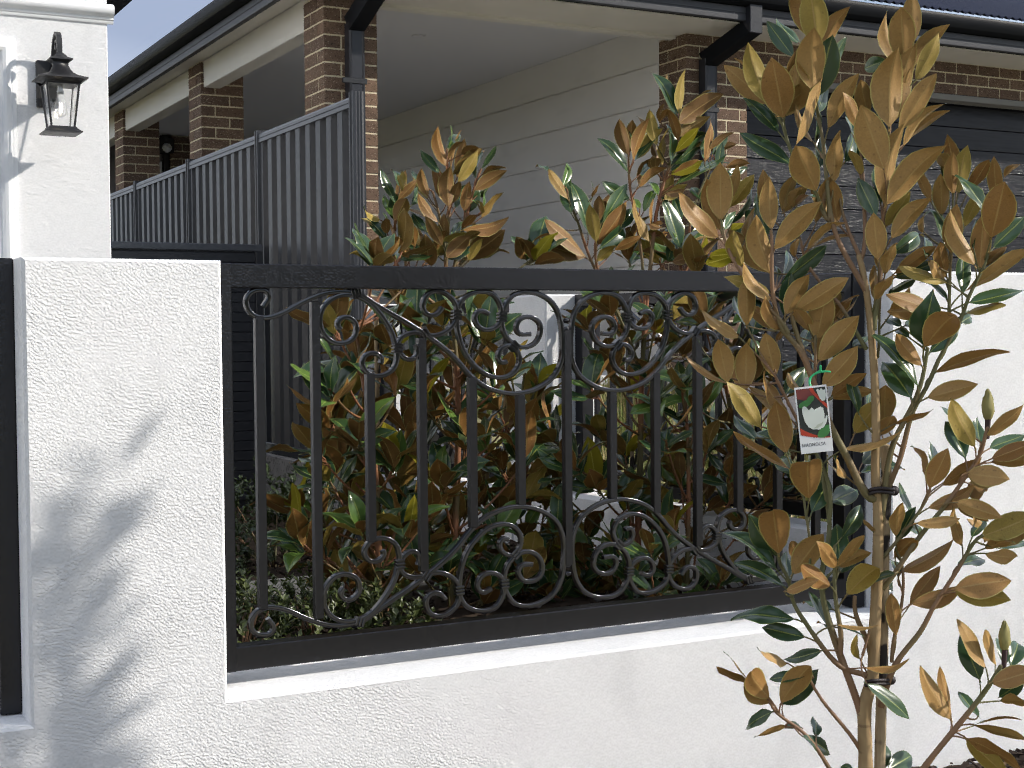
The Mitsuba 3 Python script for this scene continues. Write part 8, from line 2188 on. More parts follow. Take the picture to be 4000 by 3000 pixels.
STEMS_D=[([(3.820,5.000,0.226),(3.801,5.000,0.609),(3.754,5.000,1.057),(3.661,5.000,1.445),(3.581,5.000,1.630),(3.477,5.000,1.727)],0.0130,0.0060),
([(3.309,5.020,1.502),(3.477,5.020,1.717),(3.544,5.020,1.826),(3.535,5.020,1.930),(3.571,5.020,2.065),(3.679,5.020,2.266)],0.0070,0.0040),
([(3.477,5.020,1.717),(3.650,5.020,1.872),(3.691,5.020,2.026)],0.0070,0.0040),
([(3.704,5.000,1.264),(3.584,5.000,1.325),(3.463,5.001,1.447)],0.0050,0.0032),
([(3.741,5.000,1.112),(3.549,4.898,1.146),(3.357,4.795,1.241)],0.0050,0.0032),
([(3.792,5.000,0.690),(3.763,5.147,0.749),(3.733,5.295,0.867)],0.0050,0.0032),
([(3.814,5.000,0.356),(3.721,5.113,0.474),(3.629,5.227,0.651)],0.0050,0.0032),
([(3.703,5.000,1.269),(3.579,4.902,1.380),(3.454,4.805,1.552)],0.0050,0.0032),
([(3.731,5.000,1.152),(3.679,4.977,1.214),(3.627,4.954,1.337)],0.0050,0.0032),
([(3.783,5.000,0.781),(3.763,5.038,0.876),(3.742,5.076,1.030)],0.0050,0.0032),
([(3.813,5.000,0.364),(3.827,5.135,0.468),(3.841,5.270,0.631)],0.0050,0.0032),
([(3.800,5.000,0.614),(3.889,5.121,0.648),(3.978,5.242,0.742)],0.0050,0.0032),
([(3.820,5.000,0.228),(3.879,5.114,0.311),(3.938,5.229,0.454)],0.0050,0.0032),
([(3.818,5.000,0.272),(3.775,5.149,0.337),(3.733,5.297,0.462)],0.0050,0.0032),
([(3.820,5.000,0.226),(3.611,4.951,0.286),(3.401,4.901,0.405)],0.0050,0.0032),
([(3.820,5.000,0.226),(3.747,5.012,0.263),(3.674,5.024,0.360)],0.0050,0.0032),
([(3.710,5.000,1.239),(3.770,5.022,1.311),(3.830,5.044,1.443)],0.0050,0.0032),
([(3.775,5.000,0.859),(3.917,5.126,0.973),(4.060,5.252,1.147)],0.0050,0.0032),
([(3.796,5.000,0.653),(3.896,5.040,0.761),(3.997,5.080,0.928)],0.0050,0.0032),
([(3.816,5.000,0.312),(4.008,5.122,0.431),(4.200,5.245,0.609)],0.0050,0.0032),
([(3.820,5.000,0.226),(3.973,5.122,0.290),(4.125,5.245,0.413)],0.0050,0.0032),
([(3.685,5.000,1.346),(3.687,4.894,1.429),(3.688,4.788,1.573)],0.0050,0.0032),
([(3.759,5.000,1.008),(3.860,4.946,1.112),(3.960,4.892,1.276)],0.0050,0.0032),
([(3.785,5.000,0.762),(3.868,4.906,0.854),(3.951,4.813,1.005)],0.0050,0.0032),
([(3.766,5.000,0.943),(3.862,5.145,1.039),(3.958,5.290,1.195)],0.0050,0.0032),
([(3.811,5.000,0.400),(3.925,5.104,0.477),(4.038,5.207,0.613)],0.0050,0.0032),
([(3.783,5.000,0.783),(3.659,4.872,0.823),(3.535,4.744,0.923)],0.0050,0.0032),
([(3.779,5.000,0.819),(3.777,5.137,0.911),(3.775,5.273,1.063)],0.0050,0.0032),
([(3.716,5.000,1.217),(3.694,4.866,1.248),(3.671,4.732,1.340)],0.0050,0.0032),
([(3.812,5.000,0.392),(3.764,5.004,0.462),(3.717,5.007,0.592)],0.0050,0.0032),
([(3.806,5.000,0.495),(3.856,4.904,0.612),(3.905,4.808,0.789)],0.0050,0.0032),
([(3.820,5.000,0.226),(3.837,5.022,0.253),(3.855,5.045,0.340)],0.0050,0.0032),
([(3.615,5.000,1.553),(3.541,5.012,1.667),(3.468,5.024,1.841)],0.0050,0.0032),
([(3.629,5.000,1.519),(3.566,4.954,1.629),(3.503,4.907,1.798)],0.0050,0.0032),
([(3.603,5.000,1.581),(3.559,5.114,1.673),(3.515,5.229,1.825)],0.0050,0.0032)]
STEMS_E=[([(2.860,5.200,0.280),(2.857,5.200,0.601),(2.841,5.200,0.923),(2.820,5.200,1.189),(2.833,5.200,1.347)],0.0110,0.0040),
([(2.836,5.200,0.994),(2.731,5.139,1.088),(2.625,5.077,1.241)],0.0050,0.0032),
([(2.845,5.200,0.847),(2.815,5.168,0.959),(2.784,5.136,1.130)],0.0050,0.0032),
([(2.848,5.200,0.790),(2.714,5.140,0.905),(2.580,5.081,1.079)],0.0050,0.0032),
([(2.839,5.200,0.946),(2.962,5.349,1.004),(3.084,5.499,1.123)],0.0050,0.0032),
([(2.847,5.200,0.804),(2.767,5.167,0.856),(2.688,5.134,0.967)],0.0050,0.0032),
([(2.851,5.200,0.729),(2.938,5.344,0.830),(3.025,5.488,0.990)],0.0050,0.0032),
([(2.846,5.200,0.820),(2.975,5.300,0.854),(3.104,5.401,0.948)],0.0050,0.0032),
([(2.855,5.200,0.640),(2.791,5.299,0.692),(2.726,5.398,0.804)],0.0050,0.0032),
([(2.857,5.200,0.598),(2.860,5.278,0.685),(2.864,5.355,0.832)],0.0050,0.0032),
([(2.858,5.200,0.515),(2.904,5.222,0.625),(2.951,5.245,0.794)],0.0050,0.0032),
([(2.857,5.200,0.541),(2.707,5.066,0.605),(2.557,4.933,0.730)],0.0050,0.0032),
([(2.858,5.200,0.475),(2.799,5.120,0.570),(2.740,5.039,0.725)],0.0050,0.0032),
([(2.858,5.200,0.459),(2.846,5.067,0.575),(2.834,4.934,0.751)],0.0050,0.0032),
([(2.859,5.200,0.354),(2.678,5.119,0.472),(2.497,5.038,0.651)],0.0050,0.0032),
([(2.858,5.200,0.451),(2.769,5.141,0.490),(2.680,5.082,0.589)],0.0050,0.0032),
([(2.859,5.200,0.362),(2.866,5.176,0.454),(2.873,5.153,0.606)],0.0050,0.0032),
([(2.860,5.200,0.280),(2.983,5.261,0.376),(3.106,5.322,0.533)],0.0050,0.0032),
([(2.860,5.200,0.280),(2.821,5.334,0.330),(2.783,5.468,0.440)],0.0050,0.0032),
([(2.860,5.200,0.280),(2.822,5.174,0.338),(2.784,5.147,0.456)],0.0050,0.0032),
([(2.860,5.200,0.280),(2.890,5.175,0.347),(2.919,5.150,0.475)],0.0050,0.0032),
([(2.860,5.200,0.290),(2.683,5.224,0.332),(2.507,5.249,0.434)],0.0050,0.0032),
([(2.859,5.200,0.350),(2.919,5.111,0.384),(2.979,5.022,0.478)],0.0050,0.0032),
([(2.827,5.200,1.102),(2.789,5.191,1.211),(2.752,5.182,1.381)],0.0050,0.0032),
([(2.820,5.200,1.182),(2.851,5.189,1.219),(2.881,5.178,1.315)],0.0050,0.0032)]
STEMS_F=[([(3.333,4.750,0.310),(3.329,4.750,0.623),(3.336,4.750,0.933),(3.325,4.750,1.192),(3.313,4.750,1.326)],0.0110,0.0040),
([(3.330,4.750,1.090),(3.210,4.685,1.137),(3.090,4.620,1.245)],0.0050,0.0032),
([(3.327,4.750,1.139),(3.237,4.639,1.202),(3.146,4.527,1.325)],0.0050,0.0032),
([(3.333,4.750,1.007),(3.336,4.725,1.070),(3.339,4.699,1.194)],0.0050,0.0032),
([(3.334,4.750,0.822),(3.196,4.627,0.928),(3.058,4.504,1.094)],0.0050,0.0032),
([(3.335,4.750,0.891),(3.364,4.727,0.929),(3.392,4.704,1.027)],0.0050,0.0032),
([(3.330,4.750,0.685),(3.390,4.859,0.751),(3.450,4.967,0.877)],0.0050,0.0032),
([(3.332,4.750,0.743),(3.288,4.801,0.780),(3.244,4.852,0.878)],0.0050,0.0032),
([(3.329,4.750,0.600),(3.472,4.883,0.663),(3.616,5.016,0.786)],0.0050,0.0032),
([(3.333,4.750,0.791),(3.470,4.786,0.881),(3.607,4.822,1.030)],0.0050,0.0032),
([(3.330,4.750,0.496),(3.470,4.754,0.566),(3.610,4.757,0.695)],0.0050,0.0032),
([(3.331,4.750,0.456),(3.266,4.715,0.565),(3.201,4.680,0.733)],0.0050,0.0032),
([(3.333,4.750,0.349),(3.408,4.828,0.456),(3.484,4.906,0.623)],0.0050,0.0032),
([(3.330,4.750,0.555),(3.148,4.612,0.596),(2.967,4.474,0.696)],0.0050,0.0032),
([(3.333,4.750,0.310),(3.343,4.651,0.398),(3.353,4.551,0.546)],0.0050,0.0032),
([(3.333,4.750,0.310),(3.391,4.859,0.358),(3.448,4.968,0.466)],0.0050,0.0032),
([(3.333,4.750,0.310),(3.162,4.613,0.385),(2.990,4.476,0.520)],0.0050,0.0032),
([(3.333,4.750,0.310),(3.160,4.698,0.402),(2.986,4.647,0.554)],0.0050,0.0032),
([(3.333,4.750,0.310),(3.313,4.677,0.341),(3.293,4.604,0.432)],0.0050,0.0032),
([(3.333,4.750,0.340),(3.490,4.753,0.380),(3.648,4.756,0.480)],0.0050,0.0032),
([(3.333,4.750,0.310),(3.226,4.880,0.359),(3.119,5.010,0.467)],0.0050,0.0032),
([(3.329,4.750,0.619),(3.475,4.795,0.686),(3.621,4.841,0.814)],0.0050,0.0032),
([(3.329,4.750,0.648),(3.519,4.741,0.698),(3.709,4.731,0.809)],0.0050,0.0032),
([(3.332,4.750,0.411),(3.176,4.762,0.513),(3.021,4.774,0.674)],0.0050,0.0032),
([(3.333,4.750,0.310),(3.625,4.847,0.300),(3.916,4.944,0.350)],0.0050,0.0032)]
S1=[(1.376,1.590),(1.387,1.606),(1.393,1.622),(1.383,1.637),(1.361,1.640),(1.343,1.635),(1.326,1.620),(1.323,1.597),(1.332,1.575),(1.353,1.560),(1.381,1.556),(1.412,1.562),(1.450,1.577),(1.489,1.598),(1.528,1.616),(1.567,1.630),(1.607,1.636),(1.642,1.636),(1.674,1.633),(1.696,1.624),(1.737,1.600),(1.777,1.577),(1.823,1.553),(1.870,1.527),(1.906,1.505),(1.943,1.481),(1.985,1.451),(2.028,1.412),(2.060,1.377),(2.092,1.350),(2.125,1.330),(2.169,1.314),(2.220,1.305),(2.259,1.306),(2.305,1.315),(2.351,1.336),(2.386,1.363),(2.409,1.403),(2.418,1.449),(2.415,1.509),(2.405,1.560),(2.382,1.600),(2.348,1.625),(2.302,1.638),(2.262,1.638),(2.228,1.627),(2.206,1.604),(2.191,1.575),(2.187,1.545),(2.192,1.515),(2.207,1.488),(2.230,1.468),(2.255,1.458),(2.283,1.458),(2.312,1.472),(2.329,1.497),(2.332,1.527),(2.318,1.547),(2.293,1.557),(2.264,1.554),(2.247,1.540),(2.241,1.520),(2.250,1.504),(2.272,1.499),(2.294,1.501)]
S2=[(1.623,1.519),(1.613,1.535),(1.618,1.549),(1.636,1.558),(1.655,1.554),(1.673,1.537),(1.675,1.514),(1.665,1.493),(1.644,1.480),(1.617,1.476),(1.590,1.484),(1.566,1.508),(1.556,1.538),(1.559,1.570),(1.577,1.600),(1.607,1.620),(1.636,1.627),(1.671,1.624),(1.706,1.612),(1.741,1.584),(1.772,1.546),(1.797,1.504),(1.807,1.470),(1.813,1.446),(1.811,1.423),(1.803,1.401),(1.785,1.384),(1.754,1.373),(1.724,1.376),(1.704,1.389),(1.694,1.410),(1.699,1.432),(1.717,1.444),(1.740,1.443),(1.757,1.431),(1.755,1.412)]
S3=[(1.877,1.470),(1.882,1.446),(1.874,1.430),(1.858,1.423),(1.840,1.427),(1.822,1.444),(1.815,1.465),(1.821,1.487),(1.841,1.501),(1.875,1.508),(1.906,1.502),(1.948,1.499),(1.986,1.512),(2.016,1.541),(2.025,1.575),(2.014,1.609),(1.982,1.634),(1.945,1.640),(1.915,1.625),(1.904,1.599),(1.908,1.577),(1.923,1.565),(1.944,1.564),(1.961,1.575),(1.971,1.589)]
S4=[(2.139,1.567),(2.122,1.576),(2.103,1.576),(2.089,1.560),(2.094,1.536),(2.116,1.518),(2.149,1.518),(2.177,1.535),(2.187,1.565),(2.183,1.594),(2.167,1.621),(2.145,1.636),(2.106,1.639),(2.073,1.632),(2.043,1.613),(2.027,1.587),(2.023,1.560),(2.024,1.531),(2.034,1.482),(2.055,1.436),(2.087,1.399),(2.126,1.371),(2.170,1.359),(2.209,1.363),(2.237,1.381),(2.252,1.411),(2.246,1.441),(2.227,1.461),(2.201,1.462),(2.179,1.447),(2.173,1.424),(2.184,1.409),(2.204,1.412)]
COLLARS=[(1.674,1.631),(1.906,1.505),(1.814,1.460),(2.023,1.564),(2.188,1.557),(2.231,1.461)]

strap = []
hw, hy = .0071, .0102
for sgn in (1, -1):
    pts = [(.6, -1), (1, -.82), (1, -.42), (.72, -.34), (1, -.26), (1, .26), (.72, .34), (1, .42), (1, .82), (.6, 1)]
    strap += [(sgn * a * hw, sgn * b * hy + YB) for a, b in pts]
def collar_mesh(x, z, ang, s=1.0):
    m = []
    for o in (-.011, 0, .011):
        c = bx(-.0150 * s, .0150 * s, -.0135, .0135, -.0046, .0046, .002); c.apply_translation((0, 0, o)); m.append(c)
    c = cat(m); c.apply_transform(trimesh.transformations.rotation_matrix(ang, (0, 1, 0))); c.apply_translation((x, YB, z)); return c
def weld(x, z, seed):
    m = trimesh.creation.icosphere(2, .011); m.vertices *= np.array([1.3, .8, .75]) * (1 + .35 * (meshkit.noise(m.vertices * 190 + seed)[:, None] - .5)); m.apply_translation((x, YB, z)); return m
shapes = {}
def shp(name, mesh, smooth=False): shapes[name] = mikit.ply(mesh, None, smooth); return shapes[name]
panel_parts = []      # (part name, shape, material)
def pp(name, mesh, mat, smooth=False): panel_parts.append((name, mikit.ply(mesh, None, smooth), mat))
X0, X1, RZ0, RZ1 = 1.198, 3.706, .500, 1.717
pp('top_rail', bx(X0 + .055, X1 - .06, 4.140, 4.205, RZ1 - .071, RZ1, .003), 'iron')
pp('bottom_rail', bx(X0 + .055, X1 - .06, 4.140, 4.205, RZ0, RZ0 + .072, .003), 'iron')
pp('stile', bx(X0 + .037, X0 + .0715, 4.1385, 4.2065, RZ0 - .001, RZ1 + .001, .003), 'iron')
pp('stile', bx(X1 - .0915, X1 - .055, 4.1385, 4.2065, RZ0 - .001, RZ1 + .001, .003), 'iron')
pp('post', bx(X0 - .015, X0 + .0365, 4.132, 4.2, .459, RZ1 + .004, .003), 'iron')
pp('post', bx(X1 - .0545, X1 + .003, 4.132, 4.2, .459, RZ1 + .004, .003), 'iron')
tops = [1.561, 1.607, 1.382, 1.491, 1.362, 1.300, 1.515]
for k in range(13):
    x = XC + (k - 6) * .1787; zt = tops[k] if k < 7 else tops[12 - k]
    pp('baluster', bx(x - .0135, x + .0135, YB - .0135, YB + .0135, 2 * ZM - zt, zt, .0018), 'iron')
for sx in (0, 1):
    for sz in (0, 1):
        for S in (S1, S2, S3, S4):
            P = np.array(S)
            if sx: P[:, 0] = 2 * XC - P[:, 0]
            if sz: P[:, 1] = 2 * ZM - P[:, 1]
            L = np.linalg.norm(np.diff(P, axis=0), axis=1).sum()
            pp('scroll', sweep(spline(P, int(L / .0065)), strap), 'scroll_iron', 35)
        for (cx, cz), ang in zip(COLLARS, (1.25, .9, .05, .05, .05, .75)):
            x = 2 * XC - cx if sx else cx; z = 2 * ZM - cz if sz else cz
            a = ang * (1 if sx == sz else -1)
            pp('collar', collar_mesh(x, z, a, 1.0), 'scroll_iron', 40)
        wl = [(1.35, 1.640), (1.66, 1.641), (1.955, 1.643), (2.115, 1.643), (2.315, 1.643)]
        for i, (x, z) in enumerate(wl): pp('weld', weld(2 * XC - x if sx else x, 2 * ZM - z if sz else z, i + 10 * sx + 20 * sz), 'scroll_iron', True)
for i, z in enumerate((1.545, 1.517, 1.495, .69, .717, .74)): pp('weld', weld(XC, z, i), 'scroll_iron', True)
def place_panel(key, M=None, only=None):
    for name, s, m in panel_parts:
        if only and name not in only: continue
        addp(name, s, m, M, key)
main = thing('fence_panel', 'black wrought iron fence panel with scrolls between the two white front piers', 'fence panel')
place_panel(main)
lp = thing('fence_panel', 'black iron fence panel at the left edge of the photo, left of the white pier', 'fence panel')
M = np.eye(4); M[0, 3] = .652 - X1 - .004
place_panel(lp, M, ('post', 'stile', 'top_rail', 'bottom_rail'))

# ---------------------------------------------------------------- white return fence behind the magnolias
def panel_between(key, a, b, z0, z1):
    a, b = np.array(a), np.array(b); L = np.linalg.norm(b - a); d = (b - a) / L
    M = np.eye(4); M[:3, 0] = [d[0] * L / (X1 - X0), d[1] * L / (X1 - X0), 0]; M[:3, 1] = [-d[1], d[0], 0]; M[2, 2] = (z1 - z0) / (1.721 - .455)
    o = np.array([X0, YB, .455]); M[:3, 3] = np.array([a[0], a[1], z0]) - M[:3, :3] @ o
    place_panel(key, M)
def low_wall(a, b, t, z0, z1):
    a, b = np.array(a, float), np.array(b, float); d = (b - a) / np.linalg.norm(b - a); n = np.array([-d[1], d[0]]) * t / 2
    return prism_z([a + n, a - n, b - n, b + n], z0, z1)
rw = thing('return_wall', 'white rendered side boundary wall with two piers, seen between the magnolias behind the fence', 'wall')
add('pier', bx(3.395, 3.70, 6.02, 6.40, .1, 1.692, .008), 'stucco', parent=rw)
add('pier', bx(3.0, 3.31, 7.50, 7.85, .1, 1.678, .008), 'stucco', parent=rw)
add('low_wall', low_wall((3.56, 6.02), (3.80, 4.352), .24, .0, .72), 'stucco', parent=rw)
add('low_wall', low_wall((3.16, 7.50), (3.50, 6.40), .24, .0, .72), 'stucco', parent=rw)
p1 = thing('fence_panel', 'black iron fence panel on the side wall, running back from the right front pier', 'fence panel')
panel_between(p1, (3.80, 4.355), (3.585, 6.018), .722, 1.69)
p2 = thing('fence_panel', 'black iron fence panel between the two rear white piers', 'fence panel')
panel_between(p2, (3.50, 6.402), (3.17, 7.498), .722, 1.67)

# ---------------------------------------------------------------- grey sheet metal side fence
sf = thing('side_fence', 'dark grey corrugated metal side fence on concrete sleepers', 'fence')
FX, FZ0, FZ1 = 2.85, .80, 2.757
ys = [7.06, 8.65, 10.24, 11.83, 13.42, 15.01, 16.6, 18.19]
for a, b in zip(ys[:-1], ys[1:]):
    pitch = (b - a) / 9.5; prof = []
    y = a
    while y < b - 1e-6:
        for dy, dx in ((0, 0), (.42, 0), (.58, .034), (.84, .034)):
            yy = y + dy * pitch
            if yy < b: prof.append((FX - .014 + dx, yy))
        y += pitch
    prof.append((FX - .014, b))
    prof = np.array(prof); n = len(prof)
    V = np.vstack([np.c_[prof, np.full(n, FZ0 + .03)], np.c_[prof, np.full(n, FZ1 - .03)]])
    F = [[i, i + 1, n + i + 1] for i in range(n - 1)] + [[i, n + i + 1, n + i] for i in range(n - 1)]
    add('sheet', trimesh.Trimesh(V, F, process=False), 'fence_steel', parent=sf)
    rp = [(FX - .022, FZ1 - .055), (FX - .022, FZ1 - .034), (FX - .018, FZ1 - .031), (FX - .022, FZ1 - .028), (FX - .022, FZ1 - .012), (FX - .016, FZ1), (FX + .026, FZ1), (FX + .03, FZ1 - .012), (FX + .03, FZ1 - .055)]
    add('top_rail', prism_y(rp, a + .028, b - .028), 'rail_steel', parent=sf)
    add('bottom_rail', bx(FX - .022, FX + .03, a + .028, b - .028, FZ0 - .02, FZ0 + .045, .004), 'post_steel', parent=sf)
    for k in range(3):
        add('sleeper', bx(FX - .05, FX + .03, a + .012, b - .012, FZ0 - .205 - .183 * k, FZ0 - .022 - .183 * k, .009), 'concrete', parent=sf)
for i, a in enumerate(ys):
    pr_ = [(FX - .03, a - .027), (FX - .03, a - .015), (FX - .024, a - .012), (FX - .024, a - .004), (FX - .03, a), (FX - .024, a + .004), (FX - .024, a + .012), (FX - .03, a + .015), (FX - .03, a + .027), (FX + .032, a + .027), (FX + .032, a - .027), (FX + .02, a - .031), (FX + .012, a - .026), (FX + .004, a - .031), (FX - .006, a - .026), (FX - .014, a - .031)]
    add('post', prism_z(pr_, .2, FZ1 + .022), 'post_steel' if i else 'fence_steel', parent=sf)

# ---------------------------------------------------------------- horizontal slat side gate
sg = thing('slat_gate', 'black horizontal slat side gate beside the grey metal fence', 'gate')
for k in range(25): add('slat', bx(1.345, 2.755, 8.49, 8.506, .50 + k * .0605, .5575 + k * .0605, .003), 'post_steel', parent=sg)
add('backing', bx(1.345, 2.755, 8.512, 8.520, .45, 2.02), 'post_steel', parent=sg)
add('frame', bx(1.30, 1.344, 8.48, 8.52, .45, 2.02, .002), 'post_steel', parent=sg)
add('frame', bx(2.756, 2.80, 8.48, 8.52, .45, 2.02, .002), 'post_steel', parent=sg)
add('frame', bx(1.30, 2.80, 8.478, 8.522, 2.021, 2.062, .003), 'rail_steel', parent=sg)

# ---------------------------------------------------------------- brown brick house
random.seed(3)
hs = thing('brick_house', 'brown brick single storey house with black gutters, blue roof and cream weatherboard porch', 'house')
CH, BL, BD, BHt, JT = .0862, .230, .110, .0742, .0115
bsh = {}
def brick_shape(l, d):
    k = (round(l, 3), round(d, 3))
    if k not in bsh: bsh[k] = mikit.ply(bx(-l / 2, l / 2, -d / 2, d / 2, -BHt / 2, BHt / 2), None)
    return bsh[k]
loose = {0: [], 1: [], 2: []}
def brick(parent, x0, x1, y0, y1, z, own=True):
    j = random.choice((0, 0, 1, 1, 2)); g = lambda s: random.uniform(-s, s)
    if own:
        M = trimesh.transformations.rotation_matrix(g(.006), (0, 0, 1)); M[:3, 3] = ((x0 + x1) / 2 + g(.001), (y0 + y1) / 2 + g(.0015), z + BHt / 2)
        addp('brick', brick_shape(x1 - x0, y1 - y0), 'brick%d' % j, M, parent)
    else: loose[j].append(bx(x0, x1, y0, y1, z, z + BHt))
def pillar(x, y, s, ztop, zown, zbase):
    k = add('pillar', bx(x + .0035, x + s - .0035, y + .0035, y + s - .0035, zbase, ztop), 'mortar', parent=hs)
    z, r = ztop - CH * math.ceil((ztop - zbase) / CH), 0
    L = s - BD - JT
    while z < ztop - .03:
        own = z > zown; q = r % 2
        if q == 0: parts = [(x, x + L, y, y + BD), (x + s - BD, x + s, y, y + L), (x, x + BD, y + BD + JT, y + s)]
        else: parts = [(x, x + BD, y, y + L), (x + BD + JT, x + s, y, y + BD), (x + s - BD, x + s, y + BD + JT, y + s), (x, x + L, y + s - BD, y + s)]
        for p in parts: brick(k, *p, z, own)
        z += CH; r += 1
    return k
pillar(3.24, 8.55, .36, 3.66, 1.85, 1.2)
pillar(3.24, 11.31, .35, 3.70, 2.75, 1.2)
pillar(3.24, 13.99, .35, 3.70, 2.75, 1.2)
pillar(3.24, 16.70, .35, 3.70, 3.75, 1.2)
gp = add('pillar', bx(6.0035, 6.534, 8.5535, 8.90, 1.2, 3.66), 'mortar', parent=hs)
z, r = 3.66 - CH * 29, 0
while z < 3.62:
    own = z > 1.95
    fr = [(0, .2285), (.24, .4685), (.48, .54)] if r % 2 == 0 else [(0, .11), (.1215, .3485), (.36, .54)]
    if z > 3.39: fr = fr[:2] + [(fr[2][0], fr[2][0] + .23)]
    for i, (a, b) in enumerate(fr):
        if i == 0 and r % 2: brick(gp, 6.0, 6.11, 8.55, 8.78, z, own); brick(gp, 6.0, 6.11, 8.7915, 8.90, z, own)
        else: brick(gp, 6.0 + a, 6.0 + b, 8.55, 8.66, z, own)
    if r % 2 == 0: brick(gp, 6.0, 6.11, 8.6715, 8.90, z, own)
    z += CH; r += 1
lt = add('lintel_wall', bx(6.5345, 11, 8.5535, 8.70, 3.402, 3.66), 'mortar', parent=hs)
for r in range(3):
    x = 6.0 + (.72 if r % 2 == (29 - 3) % 2 else .60); z = 3.66 - CH * (3 - r)
    while x < 10.4:
        brick(lt, x, x + .2285, 8.55, 8.66, z, True); x += .24
add('lintel', bx(6.50, 11, 8.556, 8.70, 3.352, 3.400, .003), 'lintel_paint', parent=hs)
for j, ms in loose.items():
    if ms: tag(add('brickwork', cat(ms), 'brick%d' % j, parent=hs), kind='stuff')
# roof, gutters, soffits
gprof = [(8.10, 3.66), (8.062, 3.66), (8.060, 3.664), (8.060, 3.700), (8.064, 3.703), (8.064, 3.708), (8.060, 3.711), (8.060, 3.752), (8.02, 3.757), (7.985, 3.775), (7.968, 3.805), (7.965, 3.845), (7.972, 3.866), (7.985, 3.872), (7.990, 3.866), (7.984, 3.858), (7.984, 3.80), (8.02, 3.775), (8.095, 3.77), (8.10, 3.78)]
glow, gtop = gprof[:8] + [(8.095, 3.7545), (8.10, 3.66)][:1] + [(8.10, 3.7545)], [(8.10, 3.7565), (8.062, 3.7565)] + gprof[8:]
add('fascia', prism_x(glow, 2.96, 13), 'fascia_steel', 30, parent=hs); add('gutter', prism_x(gtop, 2.96, 13), 'gutter', 30, parent=hs)
add('fascia', prism_y([(a - 5.02, b) for a, b in glow], 8.0, 22), 'fascia_steel', 30, parent=hs); add('gutter', prism_y([(a - 5.02, b) for a, b in gtop], 8.0, 22), 'gutter', 30, parent=hs)
add('fascia', bx(3.082, 13, 8.102, 8.125, 3.66, 3.90), 'gutter', parent=hs)
add('fascia', bx(3.082, 3.105, 8.13, 22, 3.70, 3.90), 'gutter', parent=hs)
add('soffit', bx(3.1, 13, 8.126, 8.66, 3.653, 3.665), 'cream', parent=hs)
add('soffit', bx(3.106, 3.262, 8.662, 22, 3.701, 3.713), 'cream', parent=hs)
add('porch_beam', bx(3.61, 5.99, 8.661, 8.74, 3.63, 3.80, .004), 'cream', parent=hs)
add('porch_beam', bx(3.60, 6.0, 8.744, 8.79, 3.655, 3.79, .02), 'cream', parent=hs)
for a, b in ((8.912, 11.308), (11.662, 13.988), (14.342, 16.698)): add('side_beam', bx(3.263, 3.40, a, b, 3.49, 3.70, .004), 'cream', parent=hs)
add('ceiling', bx(3.402, 6.1, 8.795, 16.6, 3.792, 3.82), 'ceiling', parent=hs)
for k in range(9):
    z1 = 3.791 - k * .297
    add('weatherboard', bx(6.0, 6.03, 8.905, 16.39, z1 - .290, z1, .004), 'board', parent=hs)
add('wall_lining', bx(6.02, 6.06, 8.905, 16.39, 1.2, 3.79), 'board', parent=hs)
add('back_wall', bx(3.45, 6.0, 16.4, 16.6, 1.2, 3.791), 'shade_paint', parent=hs)
add('door', bx(3.80, 4.22, 16.34, 16.39, 1.2, 3.50, .005), 'white_trim', parent=hs)
add('pillar', bx(4.305, 4.645, 16.20, 16.39, 1.2, 3.785), 'mortar', parent=hs)
bp = [bx(a, b, 16.195, 16.39, 1.2 + i * CH, 1.2 + i * CH + BHt) for i in range(30) for a, b in (((4.30, 4.528), (4.54, 4.65)) if i % 2 else ((4.30, 4.41), (4.422, 4.65)))]
tag(add('brickwork', cat(bp), 'brick1', parent=hs), kind='stuff')
def roof_z(x, y): return 3.885 + .40 * np.minimum(y - 8.0, np.maximum(x - 2.98, 0))
def roof_c(x, y): return 3.898 + .40 * (y - 8.0) + .012 * np.sin(x * 2 * np.pi / .076)
add('roof_sheet', grid(6.6, 11.6, 8.015, 11.5, 660, 3, roof_c), 'roof', True, parent=hs)
add('roof_sheet', grid(2.985, 6.595, 8.02, 11.5, 60, 60, roof_z), 'roof', parent=hs)
add('roof_sheet', grid(2.985, 11.6, 11.52, 22, 60, 60, roof_z), 'roof', parent=hs)
add('roof_edge', bx(6.6, 11.6, 8.005, 8.013, 3.862, 3.877), 'rail_steel', parent=hs)
# downpipes
def downpipe(x0, x1, ztop, zout, xo0, xo1, top):
    d = add('downpipe', prism_z([(x0, 8.44), (x0 + .012, 8.432), (x0 + .02, 8.438), (x1 - .02, 8.438), (x1 - .012, 8.432), (x1, 8.44), (x1, 8.515), (x0, 8.515)], 1.2, ztop), 'downpipe', parent=hs)
    el = [np.array(p) for p in ((x0 - .001, 8.435, ztop - .06), (x1 + .001, 8.435, ztop - .06), (x1 + .001, 8.517, ztop + .02), (x0 - .001, 8.517, ztop + .02))]
    V = [(x0, 8.436, ztop - .05), (x1, 8.436, ztop - .05), (x1, 8.518, ztop + .045), (x0, 8.518, ztop + .045), (xo0, 8.012, zout - .025), (xo1, 8.012, zout - .025), (xo1, 8.095, zout + .07), (xo0, 8.095, zout + .07)]
    add('downpipe_elbow', trimesh.Trimesh(V, process=False).convex_hull, 'gutter', parent=hs)
    add('downpipe_outlet', bx(xo0 - .002, xo1 + .002, 8.01, 8.098, zout - .03, top, .004), 'downpipe', parent=hs)
    for zz in (ztop - .38, ztop - 1.6): add('pipe_bracket', bx(x0 - .045, x1 + .012, 8.431, 8.45, zz, zz + .035, .002), 'black_plastic', parent=hs)
downpipe(3.365, 3.470, 3.46, 3.60, 3.365, 3.470, 3.77)
downpipe(6.085, 6.190, 3.46, 3.60, 6.16, 6.262, 3.77)
